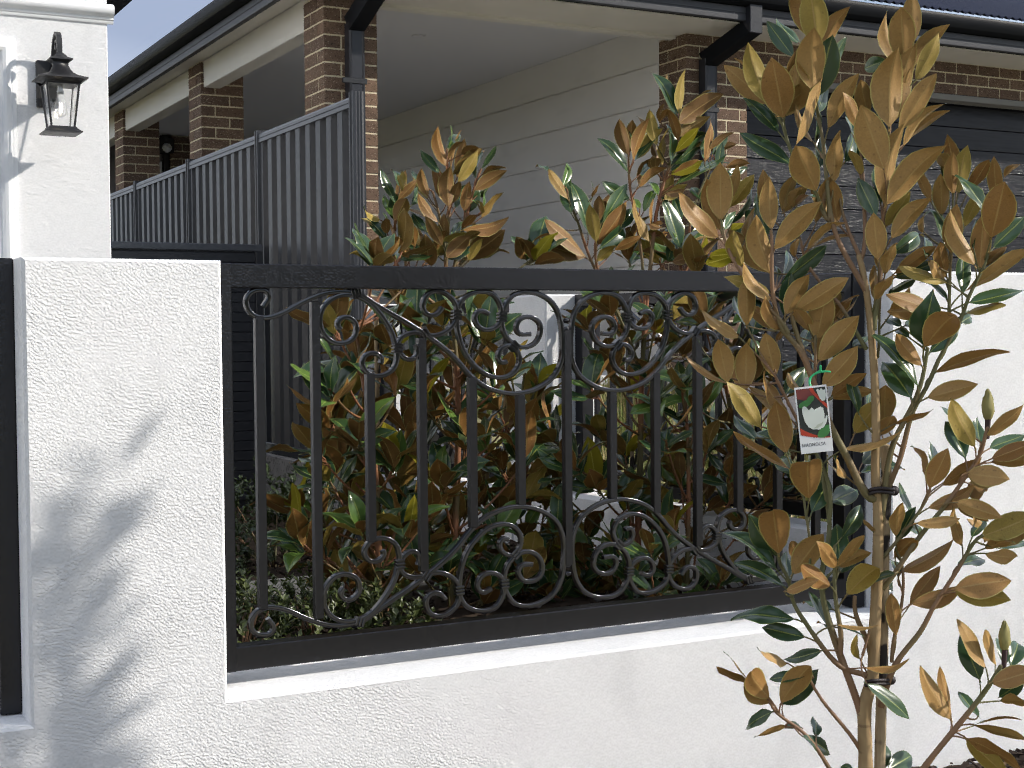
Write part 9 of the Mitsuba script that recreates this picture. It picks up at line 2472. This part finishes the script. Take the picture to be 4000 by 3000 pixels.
# garage door
gd = thing('garage_door', 'black garage door of horizontal wood grain planks under a brick lintel', 'garage door')
for k in range(12):
    z0 = 1.215 + k * .1785
    add('plank', bx(6.56, 10.6, 8.76, 8.79, z0, z0 + .1745, .003), 'garage_panel', parent=gd)
add('bottom_seal', bx(6.56, 10.6, 8.765, 8.785, 1.201, 1.214), 'rail_steel', parent=gd)
add('head_frame', bx(6.536, 10.9, 8.701, 8.80, 3.3545, 3.52), 'gutter', parent=gd)
add('inner_lining', bx(6.54, 10.9, 8.86, 8.9, 1.2, 3.6), 'gutter', parent=gd)
add('frame', bx(6.536, 6.558, 8.70, 8.80, 1.2, 3.35), 'cream', parent=gd)
tag(add('ceiling_downlight', trimesh.creation.cylinder(.055, .012, sections=28, transform=trimesh.transformations.translation_matrix((4.594, 10.08, 3.785))), 'ceiling'), 'small round downlight in the porch ceiling', 'downlight')
fx = thing('porch_light', 'small black light fitting and pipe beside the brick pillars deep in the porch', 'light fitting')
bsh_ = trimesh.creation.cylinder(.10, .16, sections=20, transform=trimesh.transformations.translation_matrix((4.22, 16.2, 3.66)))
add('shade', bsh_, 'black_plastic', 40, parent=fx)
add('bracket', bx(4.19, 4.25, 16.2, 16.39, 3.70, 3.785), 'black_plastic', parent=fx)
add('pipe', bx(4.235, 4.297, 16.30, 16.38, 1.2, 3.60, .004), 'black_plastic', parent=fx)
sp = trimesh.creation.icosphere(2, .055); sp.apply_translation((4.22, 16.12, 3.63)); add('globe', sp, 'white_trim', True, parent=fx)

# ---------------------------------------------------------------- white rendered house on the left with its lantern
wh = thing('white_house', 'white rendered house wall with moulding at the left edge of the photo', 'house')
add('wall', bx(-4, 1.300, 5.85, 9.0, -.2, 5.2, .004), 'stucco_house', parent=wh)
mp = [(5.85, 2.752), (5.843, 2.752), (5.840, 2.757), (5.840, 2.764), (5.834, 2.768), (5.834, 2.776), (5.828, 2.779), (5.819, 2.784), (5.813, 2.794), (5.812, 2.806), (5.816, 2.817), (5.826, 2.824), (5.85, 2.832)]
add('moulding', prism_x([(a, b) for a, b in mp], -4, 1.322), 'white_trim', 50, parent=wh)
ap = [(0, 0), (0, .012), (.012, .016), (.02, .016), (.024, .030), (.04, .038), (.052, .034), (.062, .020), (.085, .020), (.092, .032), (.108, .036), (.120, .028), (.124, .010), (.150, .008), (.150, 0)]
def trim_v(x_out, z_top):
    P = np.array(ap); n = len(P); V = []; zb = .3
    for zc, mit in ((zb, 0), (z_top, 1)):
        for a, d in P: V.append((x_out - a, 5.85 - d, zc - (a if mit else 0)))
    m2 = [(x, y, z) for x, y, z in V[n:]] + [(x_out - 2.0, 5.85 - d, z_top - a) for a, d in P]
    out = []
    for W in (V, m2):
        F = []
        for i in range(n - 1): F += [[i, i + 1, n + i + 1], [i, n + i + 1, n + i]]
        out.append(trimesh.Trimesh(W, F, process=False))
    return out
for m in trim_v(.945, 2.662): add('window_trim', m, 'white_trim', parent=wh)
add('window_panel', bx(-1, .80, 5.82, 5.848, .3, 2.52), 'white_trim', parent=wh)
wg = [(a - 8.1 + 1.60, b - 3.66 + 3.03) for a, b in gprof]
add('eave', bx(1.302, 1.50, 6.3, 10, 3.055, 3.28), 'gutter', parent=wh)
add('gutter', prism_y([(1.502, 3.05), (1.60, 3.05), (1.63, 3.09), (1.63, 3.17), (1.60, 3.18), (1.502, 3.18)], 6.3, 10), 'gutter', parent=wh)
ln = thing('wall_lantern', 'black carriage lantern with clear glass mounted on the white house wall', 'wall lantern')
LX, LY = 1.081, 5.685
def at(m, dz=0): m.apply_translation((LX, LY, dz)); return m
rp = [(.0085, 2.592), (.016, 2.584), (.026, 2.573), (.039, 2.567), (.0395, 2.562), (.030, 2.556), (.0255, 2.552), (.026, 2.540), (.031, 2.527), (.040, 2.513), (.055, 2.502), (.073, 2.495), (.084, 2.491), (.085, 2.487), (.074, 2.484), (.064, 2.475), (.062, 2.470)]
add('roof', at(lathe([(a * 1.06, b) for a, b in rp], 4, True)), 'lantern_black', 28, parent=ln)
add('soffit', bx(LX - .06, LX + .06, LY - .06, LY + .06, 2.466, 2.472), 'lantern_black', parent=ln)
bpf = [(a * 1.05, b) for a, b in [(.040, 2.308), (.047, 2.306), (.050, 2.300), (.060, 2.291), (.0655, 2.288), (.0655, 2.284), (.058, 2.281), (0.0, 2.281)]]
add('base', at(lathe([(0, 2.308)] + bpf, 4, True)), 'lantern_black', 28, parent=ln)
ZT, ZB, HT, HB = 2.470, 2.306, .060, .0425
for sx in (-1, 1):
    for sy in (-1, 1):
        add('corner_bar', tube([(LX + sx * HT, LY + sy * HT, ZT), (LX + sx * HB, LY + sy * HB, ZB)], .0042, sides=6), 'lantern_black', parent=ln)
for ax, s in (('x', -1), ('x', 1), ('y', -1), ('y', 1)):
    q = []
    for (h, z) in ((HT - .002, ZT), (HB - .002, ZB)):
        for e in (-1, 1): q.append((LX + (s * h if ax == 'x' else e * h), LY + (s * h if ax == 'y' else e * h), z))
    add('glass', trimesh.Trimesh(q, [[0, 1, 3], [0, 3, 2]], process=False), 'lantern_glass', parent=ln)
add('back_plate', bx(LX - .062, LX + .02, 5.826, 5.849, 2.402, 2.584, .004), 'lantern_black', parent=ln)
arm = [(5.832, 2.535), (5.815, 2.572), (5.797, 2.615), (5.778, 2.648), (5.750, 2.668), (5.717, 2.670), (5.694, 2.654), (5.686, 2.630), (5.685, 2.592)]
flat = [(-.0065, LX - .0095), (.0065, LX - .0095), (.0065, LX + .0095), (-.0065, LX + .0095)]
add('arm', sweep(spline(arm, 40), flat, axis='YZ'), 'lantern_black', 40, parent=ln)
curl = [(5.715, 2.612), (5.727, 2.616), (5.733, 2.628), (5.727, 2.640), (5.714, 2.642), (5.702, 2.634), (5.692, 2.616)]
add('curl', sweep(spline(curl, 24), [(a * .7, b) for a, b in flat], axis='YZ'), 'lantern_black', 40, parent=ln)
bulb = [(.0001, 2.345), (.010, 2.347), (.019, 2.354), (.0245, 2.365), (.025, 2.376), (.0225, 2.388), (.0175, 2.405), (.0135, 2.425), (.0125, 2.435)]
add('bulb', at(lathe(bulb, 24)), 'lantern_glass', True, parent=ln)
add('bulb_cap', at(lathe([(.0125, 2.435), (.0135, 2.437), (.0125, 2.440), (.0135, 2.443), (.0135, 2.446), (.010, 2.448), (.010, 2.468)], 20)), 'bulb_cap', parent=ln)
for dx, dy in ((-.005, -.003), (.004, .004), (.006, -.003), (-.003, .005)):
    k = add('filament', tube([(LX + dx, LY + dy, 2.366), (LX + dx * .8, LY + dy * .8, 2.400)], .0011, sides=6), None, parent=ln)
    scene[k]['emitter'] = {'type': 'area', 'radiance': rgb(16, 13, 8.5)}
    scene[k]['bsdf'] = {'type': 'diffuse', 'reflectance': rgb(.5)}
add('bulb_stem', at(lathe([(.003, 2.364), (.0035, 2.40), (.006, 2.43)], 10)), 'lantern_glass', True, parent=ln)

# ---------------------------------------------------------------- magnolias
def near(p): return tuple(np.array([0, 0, 1.5]) + (np.array(p) - np.array([0, 0, 1.5])) * .9577)
def leaf_mesh(arch, fold, wave, curl, twist, seed, asym=0.0):
    st = np.array([0, .06, .10, .18, .29, .42, .55, .69, .81, .905, .96, 1.0])
    hwid = np.array([.026, .028, .11, .27, .405, .488, .50, .445, .325, .175, .075, .004])
    vs = np.array([-1, -.6, -.25, 0, .25, .6, 1]); r = np.random.default_rng(seed); ph = r.random(3) * 6
    V, U = [], []
    for t, h in zip(st, hwid):
        for v in vs:
            hh = h * (1 + asym * v)
            y = v * hh; k = smoothn(t)
            z = 2.3 * arch * (4 * t * (1 - t)) - 2.3 * curl * max(0, t - .55) ** 2 * 4
            z += fold * abs(v) * h * k + wave * k * abs(v) * math.sin(t * 11 + ph[0] + (1.7 if v > 0 else 0)) * .5
            z -= .10 * k * (abs(v) ** 3) * h * 2
            z += twist * (t - .4) * y * 2
            V.append((t, y, z)); U.append((t, .5 + v / 2))
    n, m = len(st), len(vs); F = []
    for i in range(n - 1):
        for j in range(m - 1):
            a, b, c, d = i * m + j, (i + 1) * m + j, (i + 1) * m + j + 1, i * m + j + 1; F += [[a, b, c], [a, c, d]]
    return trimesh.Trimesh(V, F, process=False), np.array(U)
def smoothn(t): return min(1, max(0, (t - .08) / .2))
LV = []
for i, a in enumerate([(.03, .34, .06, .08, .15), (.05, .46, .05, .14, -.25), (-.03, .38, .12, -.08, .2), (.03, .60, .08, .26, .1), (.06, .28, .18, .04, .4), (-.05, .42, .07, .08, -.35), (.0, .40, .24, .36, .3), (.05, .24, .08, -.14, -.2)]):
    m, U = leaf_mesh(*a, seed=i, asym=(-.06, .05, .08, -.04)[i % 4]); LV.append(mikit.ply(m, None, True, uv=U))
random.seed(11)
def leaves(tree, txt, front):
    for ln_ in txt.strip().split('\n'):
        q = list(map(float, ln_.split(',')))
        P0, P1, W, n, sd = np.array(q[:3]) / 1000, np.array(q[3:6]) / 1000, q[6] / 1000, np.array(q[7:10]) / 100, int(q[10])
        a = P1 - P0; ah = a / np.linalg.norm(a); n = n - ah * (n @ ah); n /= np.linalg.norm(n); s = np.cross(n, ah)
        if sd == 2: mat = 'leaf_fresh'
        elif front: mat = random.choice(('leaf_tan', 'leaf_tan', 'leaf_tan', 'leaf_tan', 'leaf_olive', 'leaf_bronze', 'leaf_bronze') if random.random() < .94 else ('leaf_rust',))
        else: mat = random.choice(('leaf_rust', 'leaf_rust', 'leaf_umber', 'leaf_umber', 'leaf_olive', 'leaf_spring'))
        if sd == 0 and front and W > .05: v = random.choice((0, 0, 1, 1, 2, 3, 4, 5, 7))
        else: v = random.randrange(8)
        addp('leaf', LV[v], mat, frame_m(P0, a, s * W * 1.04, n * W * .95), tree)
def petioles(tree, ss, txt, mat):
    from scipy.spatial import cKDTree
    S = np.vstack([np.array([np.array(a) + (np.array(b) - np.array(a)) * t for a, b in zip(P[:-1], P[1:]) for t in np.linspace(0, 1, 12)]) for P, r0, r1 in ss])
    kd = cKDTree(S); ms = []
    for ln_ in txt.strip().split('\n'):
        q = np.array(ln_.split(','), float); P0, P1 = q[:3] / 1000, q[3:6] / 1000; a = (P1 - P0) / np.linalg.norm(P1 - P0)
        d, i = kd.query(P0 - a * .03 - np.array([0, 0, .02]))
        if .002 < d < .13: ms.append(tube([S[i], .5 * (S[i] + P0) - a * .006, P0 + a * .012], .0028, .0018, 4, 2))
    tag(add('petioles', cat(ms), mat, True, parent=tree), kind='stuff')
def stems(tree, ss, first, twig, knobs=.25):
    for i, (P, r0, r1) in enumerate(ss):
        add('trunk' if i == 0 else 'branch', tube(P, r0, r1, 9 if i == 0 else 6, 3 if len(P) > 3 else 4, knobs if len(P) > 3 else .1, i), first if i == 0 else twig, True, parent=tree)
ft = thing('magnolia_tree', 'young staked magnolia with a plant tag standing in front of the white wall', 'tree')
stems(ft, STEMS_FRONT, 'bark', 'twig', .10)
leaves(ft, LEAVES_FRONT, True); petioles(ft, STEMS_FRONT, LEAVES_FRONT, 'twig')
podm = lathe([(.0005, .0), (.008, .004), (.0125, .018), (.013, .030), (.010, .046), (.005, .058), (.001, .064)], 14)
podm.vertices *= 1 + .09 * np.sin(podm.vertices[:, 2:3] * 700 + np.arctan2(podm.vertices[:, 1:2], podm.vertices[:, 0:1]) * 5)
for (x, y, z), s in (((2.744, 2.823, 1.505), 1.15), ((2.883, 2.740, 1.262), 1.2), ((2.907, 2.703, .655), 1.15)):
    x, y, z = near((x, y, z)); m = podm.copy(); m.vertices *= s; m.apply_translation((x, y, z)); pk = add('seed_pod', m, 'pod', True, parent=ft)
    add('stalk', tube([(x - .003, y, z - .045), (x, y, z + .004)], .0062, .0075, 8), 'pod_stalk', True, parent=pk)
stk = thing('tree_stake', 'weathered timber stake tied to the trunk of the front magnolia', 'stake')
add('pole', tube([(2.510, 2.750, -.27)] + [near(p) for p in ((2.634, 2.879, .269), (2.645, 2.883, .513), (2.654, 2.886, .714), (2.665, 2.891, .989), (2.672, 2.893, 1.08), (2.669, 2.897, 1.196))], .0135, .0125, 10, knobs=.12), 'stake_wood', 35, parent=stk)
for i, (x, y, z) in enumerate(((2.618, 2.866, .573), (2.638, 2.875, 1.076))):
    x, y, z = near((x, y, z)); g = np.linspace(0, 2 * np.pi, 26); loop = [(x + .046 * math.cos(a), y + .022 * math.sin(a) + .012 * math.cos(a), z + .004 * math.sin(2 * a)) for a in g]
    kn = trimesh.creation.icosphere(2, .013); kn.apply_translation((x + .044, y + .002, z))
    tag(add('tree_tie', cat([tube(loop, .0045, sides=6, sub=1), tube([(p[0], p[1], p[2] + .009) for p in loop], .0045, sides=6, sub=1), kn]), 'tie_rubber', True), ('lower' if i == 0 else 'upper') + ' black rubber tie holding the front magnolia to its stake', 'tree tie')
# plant tag
TL, TR, BR_, BL_ = (np.array(near(p)) for p in ((2.356, 2.888, 1.357), (2.428, 2.851, 1.366), (2.445, 2.839, 1.196), (2.370, 2.877, 1.188)))
ux = (TR - TL + BR_ - BL_) / 2; uz = (TL - BL_ + TR - BR_) / 2; TW = np.linalg.norm(ux); ux /= TW; uz -= ux * (uz @ ux); TH = np.linalg.norm(uz); uz /= TH; un = np.cross(ux, uz)
org = (TL + TR + BR_ + BL_) / 4 - ux * TW / 2 - uz * TH / 2
TM = frame_m(org, ux, uz, un)
pt = thing('plant_tag', 'white MAGNOLIA plant tag with a photo of a white flower, hanging by a green tie', 'plant tag')
def layer(name, poly, mat, lv, par=pt):
    poly = poly.intersection(sbox(0, 0, 1, 2.2)); poly = affinity.scale(poly, TW, TW, origin=(0, 0))
    ms = [extrude(g, .0004) for g in (poly.geoms if hasattr(poly, 'geoms') else [poly]) if g.area > 1e-8]
    m = cat(ms); m.apply_translation((0, 0, lv * .0005)); m.apply_transform(TM); return add(name, m, mat, parent=par)
hh = TH / TW
layer('card', sbox(0, 0, 1, hh), 'card_white', 0)
pic = sbox(.045, .42, .955, hh - .06)
arc = pic.difference(Polygon([(-.2, .3), (1.2, .3)] + [(1.2 - 1.4 * t, .42 + .55 * (1 - (t)) * 0 + .34 * max(0, t - .1) ** 2.2) for t in np.linspace(0, 1, 20)]))
layer('picture', arc, 'print_dark', 1)
layer('red_band', arc.intersection(Polygon([(-.1, .3), (1.1, .30)] + [(1.1 - 1.2 * t, .45 + .60 * max(0, t - .12) ** 1.9) for t in np.linspace(0, 1, 20)])), 'print_red', 2)
layer('maroon_patch', arc.intersection(Polygon([(0, 2.2), (0, 1.72), (.3, 1.62), (.55, 1.75), (.55, 2.2)])), 'print_maroon', 2)
layer('red_stripe', arc.intersection(Polygon([(.40, 2.1), (.52, 2.1), (.62, 1.86), (.8, 1.62), (1, 1.40), (1, 1.26), (.86, 1.42), (.66, 1.66), (.5, 1.86)])), 'print_red', 3)
lf = lambda x, y, l, w_, a: affinity.translate(affinity.rotate(affinity.scale(shapely.Point(0, 0).buffer(1), l, w_), a), x, y)
layer('leaf_print', arc.intersection(lf(.28, 1.53, .22, .10, 20).union(lf(.46, 1.66, .13, .09, 35))), 'print_green', 4); layer('leaf_print', arc.intersection(lf(.78, .62, .26, .14, 40)), 'print_green', 4)
tul = Polygon([(.18, 1.36), (.22, 1.44), (.27, 1.43), (.36, 1.30), (.42, 1.33), (.47, 1.38), (.53, 1.30), (.58, 1.32), (.74, 1.38), (.80, 1.34), (.82, 1.15), (.80, .95), (.72, .82), (.58, .74), (.45, .74), (.32, .82), (.23, 1.0), (.19, 1.2)]).buffer(.02)
layer('flower_print', tul.union(Polygon([(.5, .74), (.62, .78), (.80, .95), (.9, 1.12), (.93, 1.08), (.88, .9), (.78, .76), (.62, .69)])), 'print_petal', 5)
layer('flower_shade', Polygon([(.46, .75), (.58, .85), (.73, .90), (.80, .96), (.72, .82), (.58, .745)]), 'print_petal_shade', 6)
layer('bud_print', arc.intersection(Polygon([(.66, 1.92), (.72, 1.96), (.76, 1.90), (.82, 1.97), (.86, 1.90), (.93, 1.92), (.95, 1.72), (.9, 1.58), (.82, 1.56), (.74, 1.66)])), 'print_petal', 5)
tx = meshkit.text_mesh('MAGNOLIA', .098 * TW, .0005); tx.apply_translation((.05 * TW, .21 * TW, .0006)); tx.apply_transform(TM); add('lettering', tx, 'print_ink', parent=pt)
tp = [(2.404, 2.886, 1.335), (2.404, 2.878, 1.352), (2.406, 2.888, 1.376), (2.421, 2.884, 1.392), (2.432, 2.876, 1.397)]; tp = [near(p) for p in tp]
add('tie', cat([tube(tp, .0026, .003, 6), tube([tp[-1], near((2.431, 2.874, 1.414))], .003, .0026, 6), tube([tp[-1], near((2.443, 2.866, 1.398)), near((2.453, 2.861, 1.397))], .003, .0022, 6), tube([(p[0] + .004, p[1], p[2] + .003) for p in tp[1:]], .0022, .0022, 6)]), 'tie_green', True, parent=pt)
NAMES = {'A': 'magnolia behind the fence nearest the grey metal fence, mostly below the top rail', 'B': 'bushy magnolia with rusty leaves rising above the fence left of centre',
    'C': 'tall magnolia behind the fence in front of the brick garage pillar', 'D': 'magnolia behind the right end of the fence, half hidden by the front tree',
    'E': 'short magnolia in front of the white pier behind the middle baluster', 'F': 'short leafy magnolia close behind the right half of the fence'}
for k, st_, lv in (('A', STEMS_A, LEAVES_A), ('B', STEMS_B, LEAVES_B), ('C', STEMS_C, LEAVES_C), ('D', STEMS_D, LEAVES_D), ('E', STEMS_E, LEAVES_E), ('F', STEMS_F, LEAVES_F)):
    t = thing('magnolia_tree', NAMES[k], 'tree', 'magnolias planted behind the fence'); stems(t, st_, 'twig_red', 'twig_red'); leaves(t, lv, False); petioles(t, st_, lv, 'twig_red')
for (x, y, h, lab) in ((2.095, 5.02, 1.62, 'thin cane stake behind the fence left of centre'), (3.275, 5.08, 1.0, 'thin cane stake beside the magnolia in front of the garage')):
    tag(add('cane_stake', tube([(x, y, .35), (x + .004, y, h)], .010, .009, 8), 'stake_wood', True), lab, 'stake')

# ---------------------------------------------------------------- low shrubs, mulch, grass
def shrub(lab, cx, cy, z0, rx, rz, n, mat, seed, leaf=.029):
    r = np.random.default_rng(seed); s = thing('box_shrub', lab, 'shrub', 'small leaved shrubs behind the fence')
    V, F = [], []
    tips = r.normal(size=(n // 14, 3)); tips[:, 2] = np.abs(tips[:, 2]) * 1.1 + .1; tips /= np.linalg.norm(tips, axis=1, keepdims=True)
    for tdir in tips:
        R = r.uniform(.55, 1.02); c = np.array([cx, cy, z0]) + tdir * np.array([rx, rx, rz]) * R
        up = tdir * .6 + np.array([0, 0, .7]); up /= np.linalg.norm(up)
        for q in range(14):
            d = r.normal(size=3); d -= up * (d @ up); d /= np.linalg.norm(d); d = d * r.uniform(.5, 1) + up * r.uniform(.2, .9); d /= np.linalg.norm(d)
            b = c - up * r.uniform(0, .07) ; sd = np.cross(d, up); sd /= np.linalg.norm(sd) + 1e-9; nn = np.cross(sd, d); L = leaf * r.uniform(.7, 1.25); i = len(V)
            V += [b, b + d * L * .5 + sd * L * .27 + nn * L * .08, b + d * L, b + d * L * .5 - sd * L * .27 + nn * L * .08]; F += [[i, i + 1, i + 2], [i, i + 2, i + 3]]
    tag(add('foliage', trimesh.Trimesh(V, F, process=False), mat, parent=s), kind='stuff')
    add('stem', cat([tube([(cx, cy, z0 - .05), (cx + t[0] * rx * .6, cy + t[1] * rx * .6, z0 + t[2] * rz * .7)], .006, .003, 5) for t in tips[:12]]), 'twig', True, parent=s)
SH = [(1.47, 4.72, .24, .27, 1500, 1, 'young box shrub with yellow green tips at the left foot of the fence'), (1.74, 4.80, .23, .27, 1500, 1, 'young box shrub behind the second baluster at the foot of the fence'), (2.0, 4.72, .20, .20, 1200, 1, 'lowest young box shrub left of the magnolia stems'),
    (1.62, 6.2, .42, .62, 4000, 0, 'dark rounded shrub in front of the concrete sleepers'), (2.15, 6.4, .42, .52, 3800, 0, 'dark shrub below the corrugated fence, behind the leftmost magnolia'), (1.62, 7.5, .45, 1.0, 4500, 0, 'tall dark shrub beside the slat gate'), (1.38, 5.35, .28, .48, 2200, 0, 'dark shrub at the left end of the fence panel')]
for i, (x, y, rx, rz, n, yg, lab) in enumerate(SH): shrub(lab, x, y, .44, rx, rz, n, 'box_leaf_young' if yg else 'box_leaf', 40 + i)
def chips(n, x0, x1, y0, y1, fz, seed, size=.03):
    r = np.random.default_rng(seed); out = []
    for i in range(n):
        l = size * r.uniform(.5, 1.6); m = trimesh.creation.box(extents=(l, l * r.uniform(.25, .5), .005 + .007 * r.random()))
        m.vertices[:, :2] += r.uniform(-.1, .1, (8, 2)) * l
        m.apply_transform(trimesh.transformations.euler_matrix(r.uniform(-.5, .5), r.uniform(-.5, .5), r.uniform(0, 6.3)))
        x, y = r.uniform(x0, x1), r.uniform(y0, y1); m.apply_translation((x, y, fz(x, y, r))); out.append(m)
    return cat(out)
tag(add('mulch_bed', grid(-2, 5.4, 2.2, 3.996, 150, 40, lambda x, y: -.215 + .05 * np.clip((y - 3.3) / .7, 0, 1) + .02 * (meshkit.noise(np.stack([x * 9, y * 9, x * 0], -1), 4) - .5)), 'soil', True), kind='structure')
mf = lambda x, y, r: -.198 + .05 * np.clip((y - 3.3) / .7, 0, 1) + r.uniform(0, .02)
tag(add('bark_mulch', chips(1500, 2.8, 4.9, 3.0, 3.97, mf, 5), 'chip_dark'), 'dark bark mulch at the foot of the white wall', 'mulch', kind='stuff')
tag(add('bark_mulch', chips(160, 2.8, 4.9, 3.0, 3.97, mf, 6), 'chip_tan'), 'paler bark pieces in the mulch at the foot of the white wall', 'mulch', kind='stuff')
tag(add('garden_mulch', chips(1500, 1.1, 3.6, 4.4, 6.6, lambda x, y, r: .445 + r.uniform(0, .02), 8), 'chip_dark'), 'dark bark mulch under the magnolias behind the fence', 'mulch', kind='stuff')
def blades(n, seed, x0, x1, y0, y1, h0, h1):
    r = np.random.default_rng(seed); x = r.uniform(x0, x1, n); y = r.uniform(y0, y1, n); z = lawn_z(x, y) - .01
    a = r.uniform(0, 6.28, n); h = r.uniform(h0, h1, n); lean = r.uniform(.1, .7, n) * h; w_ = .004
    B = np.stack([x, y, z], 1); sd = np.stack([np.cos(a), np.sin(a), a * 0], 1) * w_; dr_ = np.stack([-np.sin(a), np.cos(a), a * 0], 1)
    Mi = B + dr_ * lean[:, None] * .35 + np.array([0, 0, 1]) * h[:, None] * .6; Tp = B + dr_ * lean[:, None] + np.array([0, 0, 1]) * h[:, None]
    V = np.stack([B - sd, B + sd, Mi + sd * .7, Mi - sd * .7, Tp], 1).reshape(-1, 3); i = np.arange(n)[:, None] * 5
    return trimesh.Trimesh(V, np.vstack([i + [0, 1, 2], i + [0, 2, 3], i + [3, 2, 4]]), process=False)
tag(add('grass', blades(9000, 1, 3.95, 5.6, 4.6, 8.2, .05, .16), 'grass_green'), 'green lawn grass beyond the side fence', 'grass', kind='stuff')
tag(add('dry_grass', blades(2600, 2, 3.95, 5.6, 4.6, 8.2, .07, .30), 'grass_dry'), 'tall dry grass stalks beyond the side fence', 'grass', kind='stuff')
rk = trimesh.creation.icosphere(3, .2); rk.vertices *= np.array([1.0, .8, .7]) * (1 + .5 * (meshkit.noise(rk.vertices * 6 + 4)[:, None] - .5)); rk.apply_translation((4.48, 5.8, .55))
tag(add('garden_rock', rk, 'sandstone', 40), 'pale sandstone rock on the grass beyond the side fence', 'rock')

# ---------------------------------------------------------------- across the street, outside the photo (seen only in reflections)
hb = grid(-60, 80, -30, -22, 90, 14, lambda x, y: 5.2 * np.sin(np.clip((y + 30) / 8, 0, 1) * np.pi) ** .5 * (.7 + .6 * meshkit.noise(np.stack([x * .25, y * .4, x * 0], -1), 9)) - .3)
tag(add('hedge_row', hb, 'box_leaf'), 'dark hedge row across the street', 'hedge', kind='stuff')
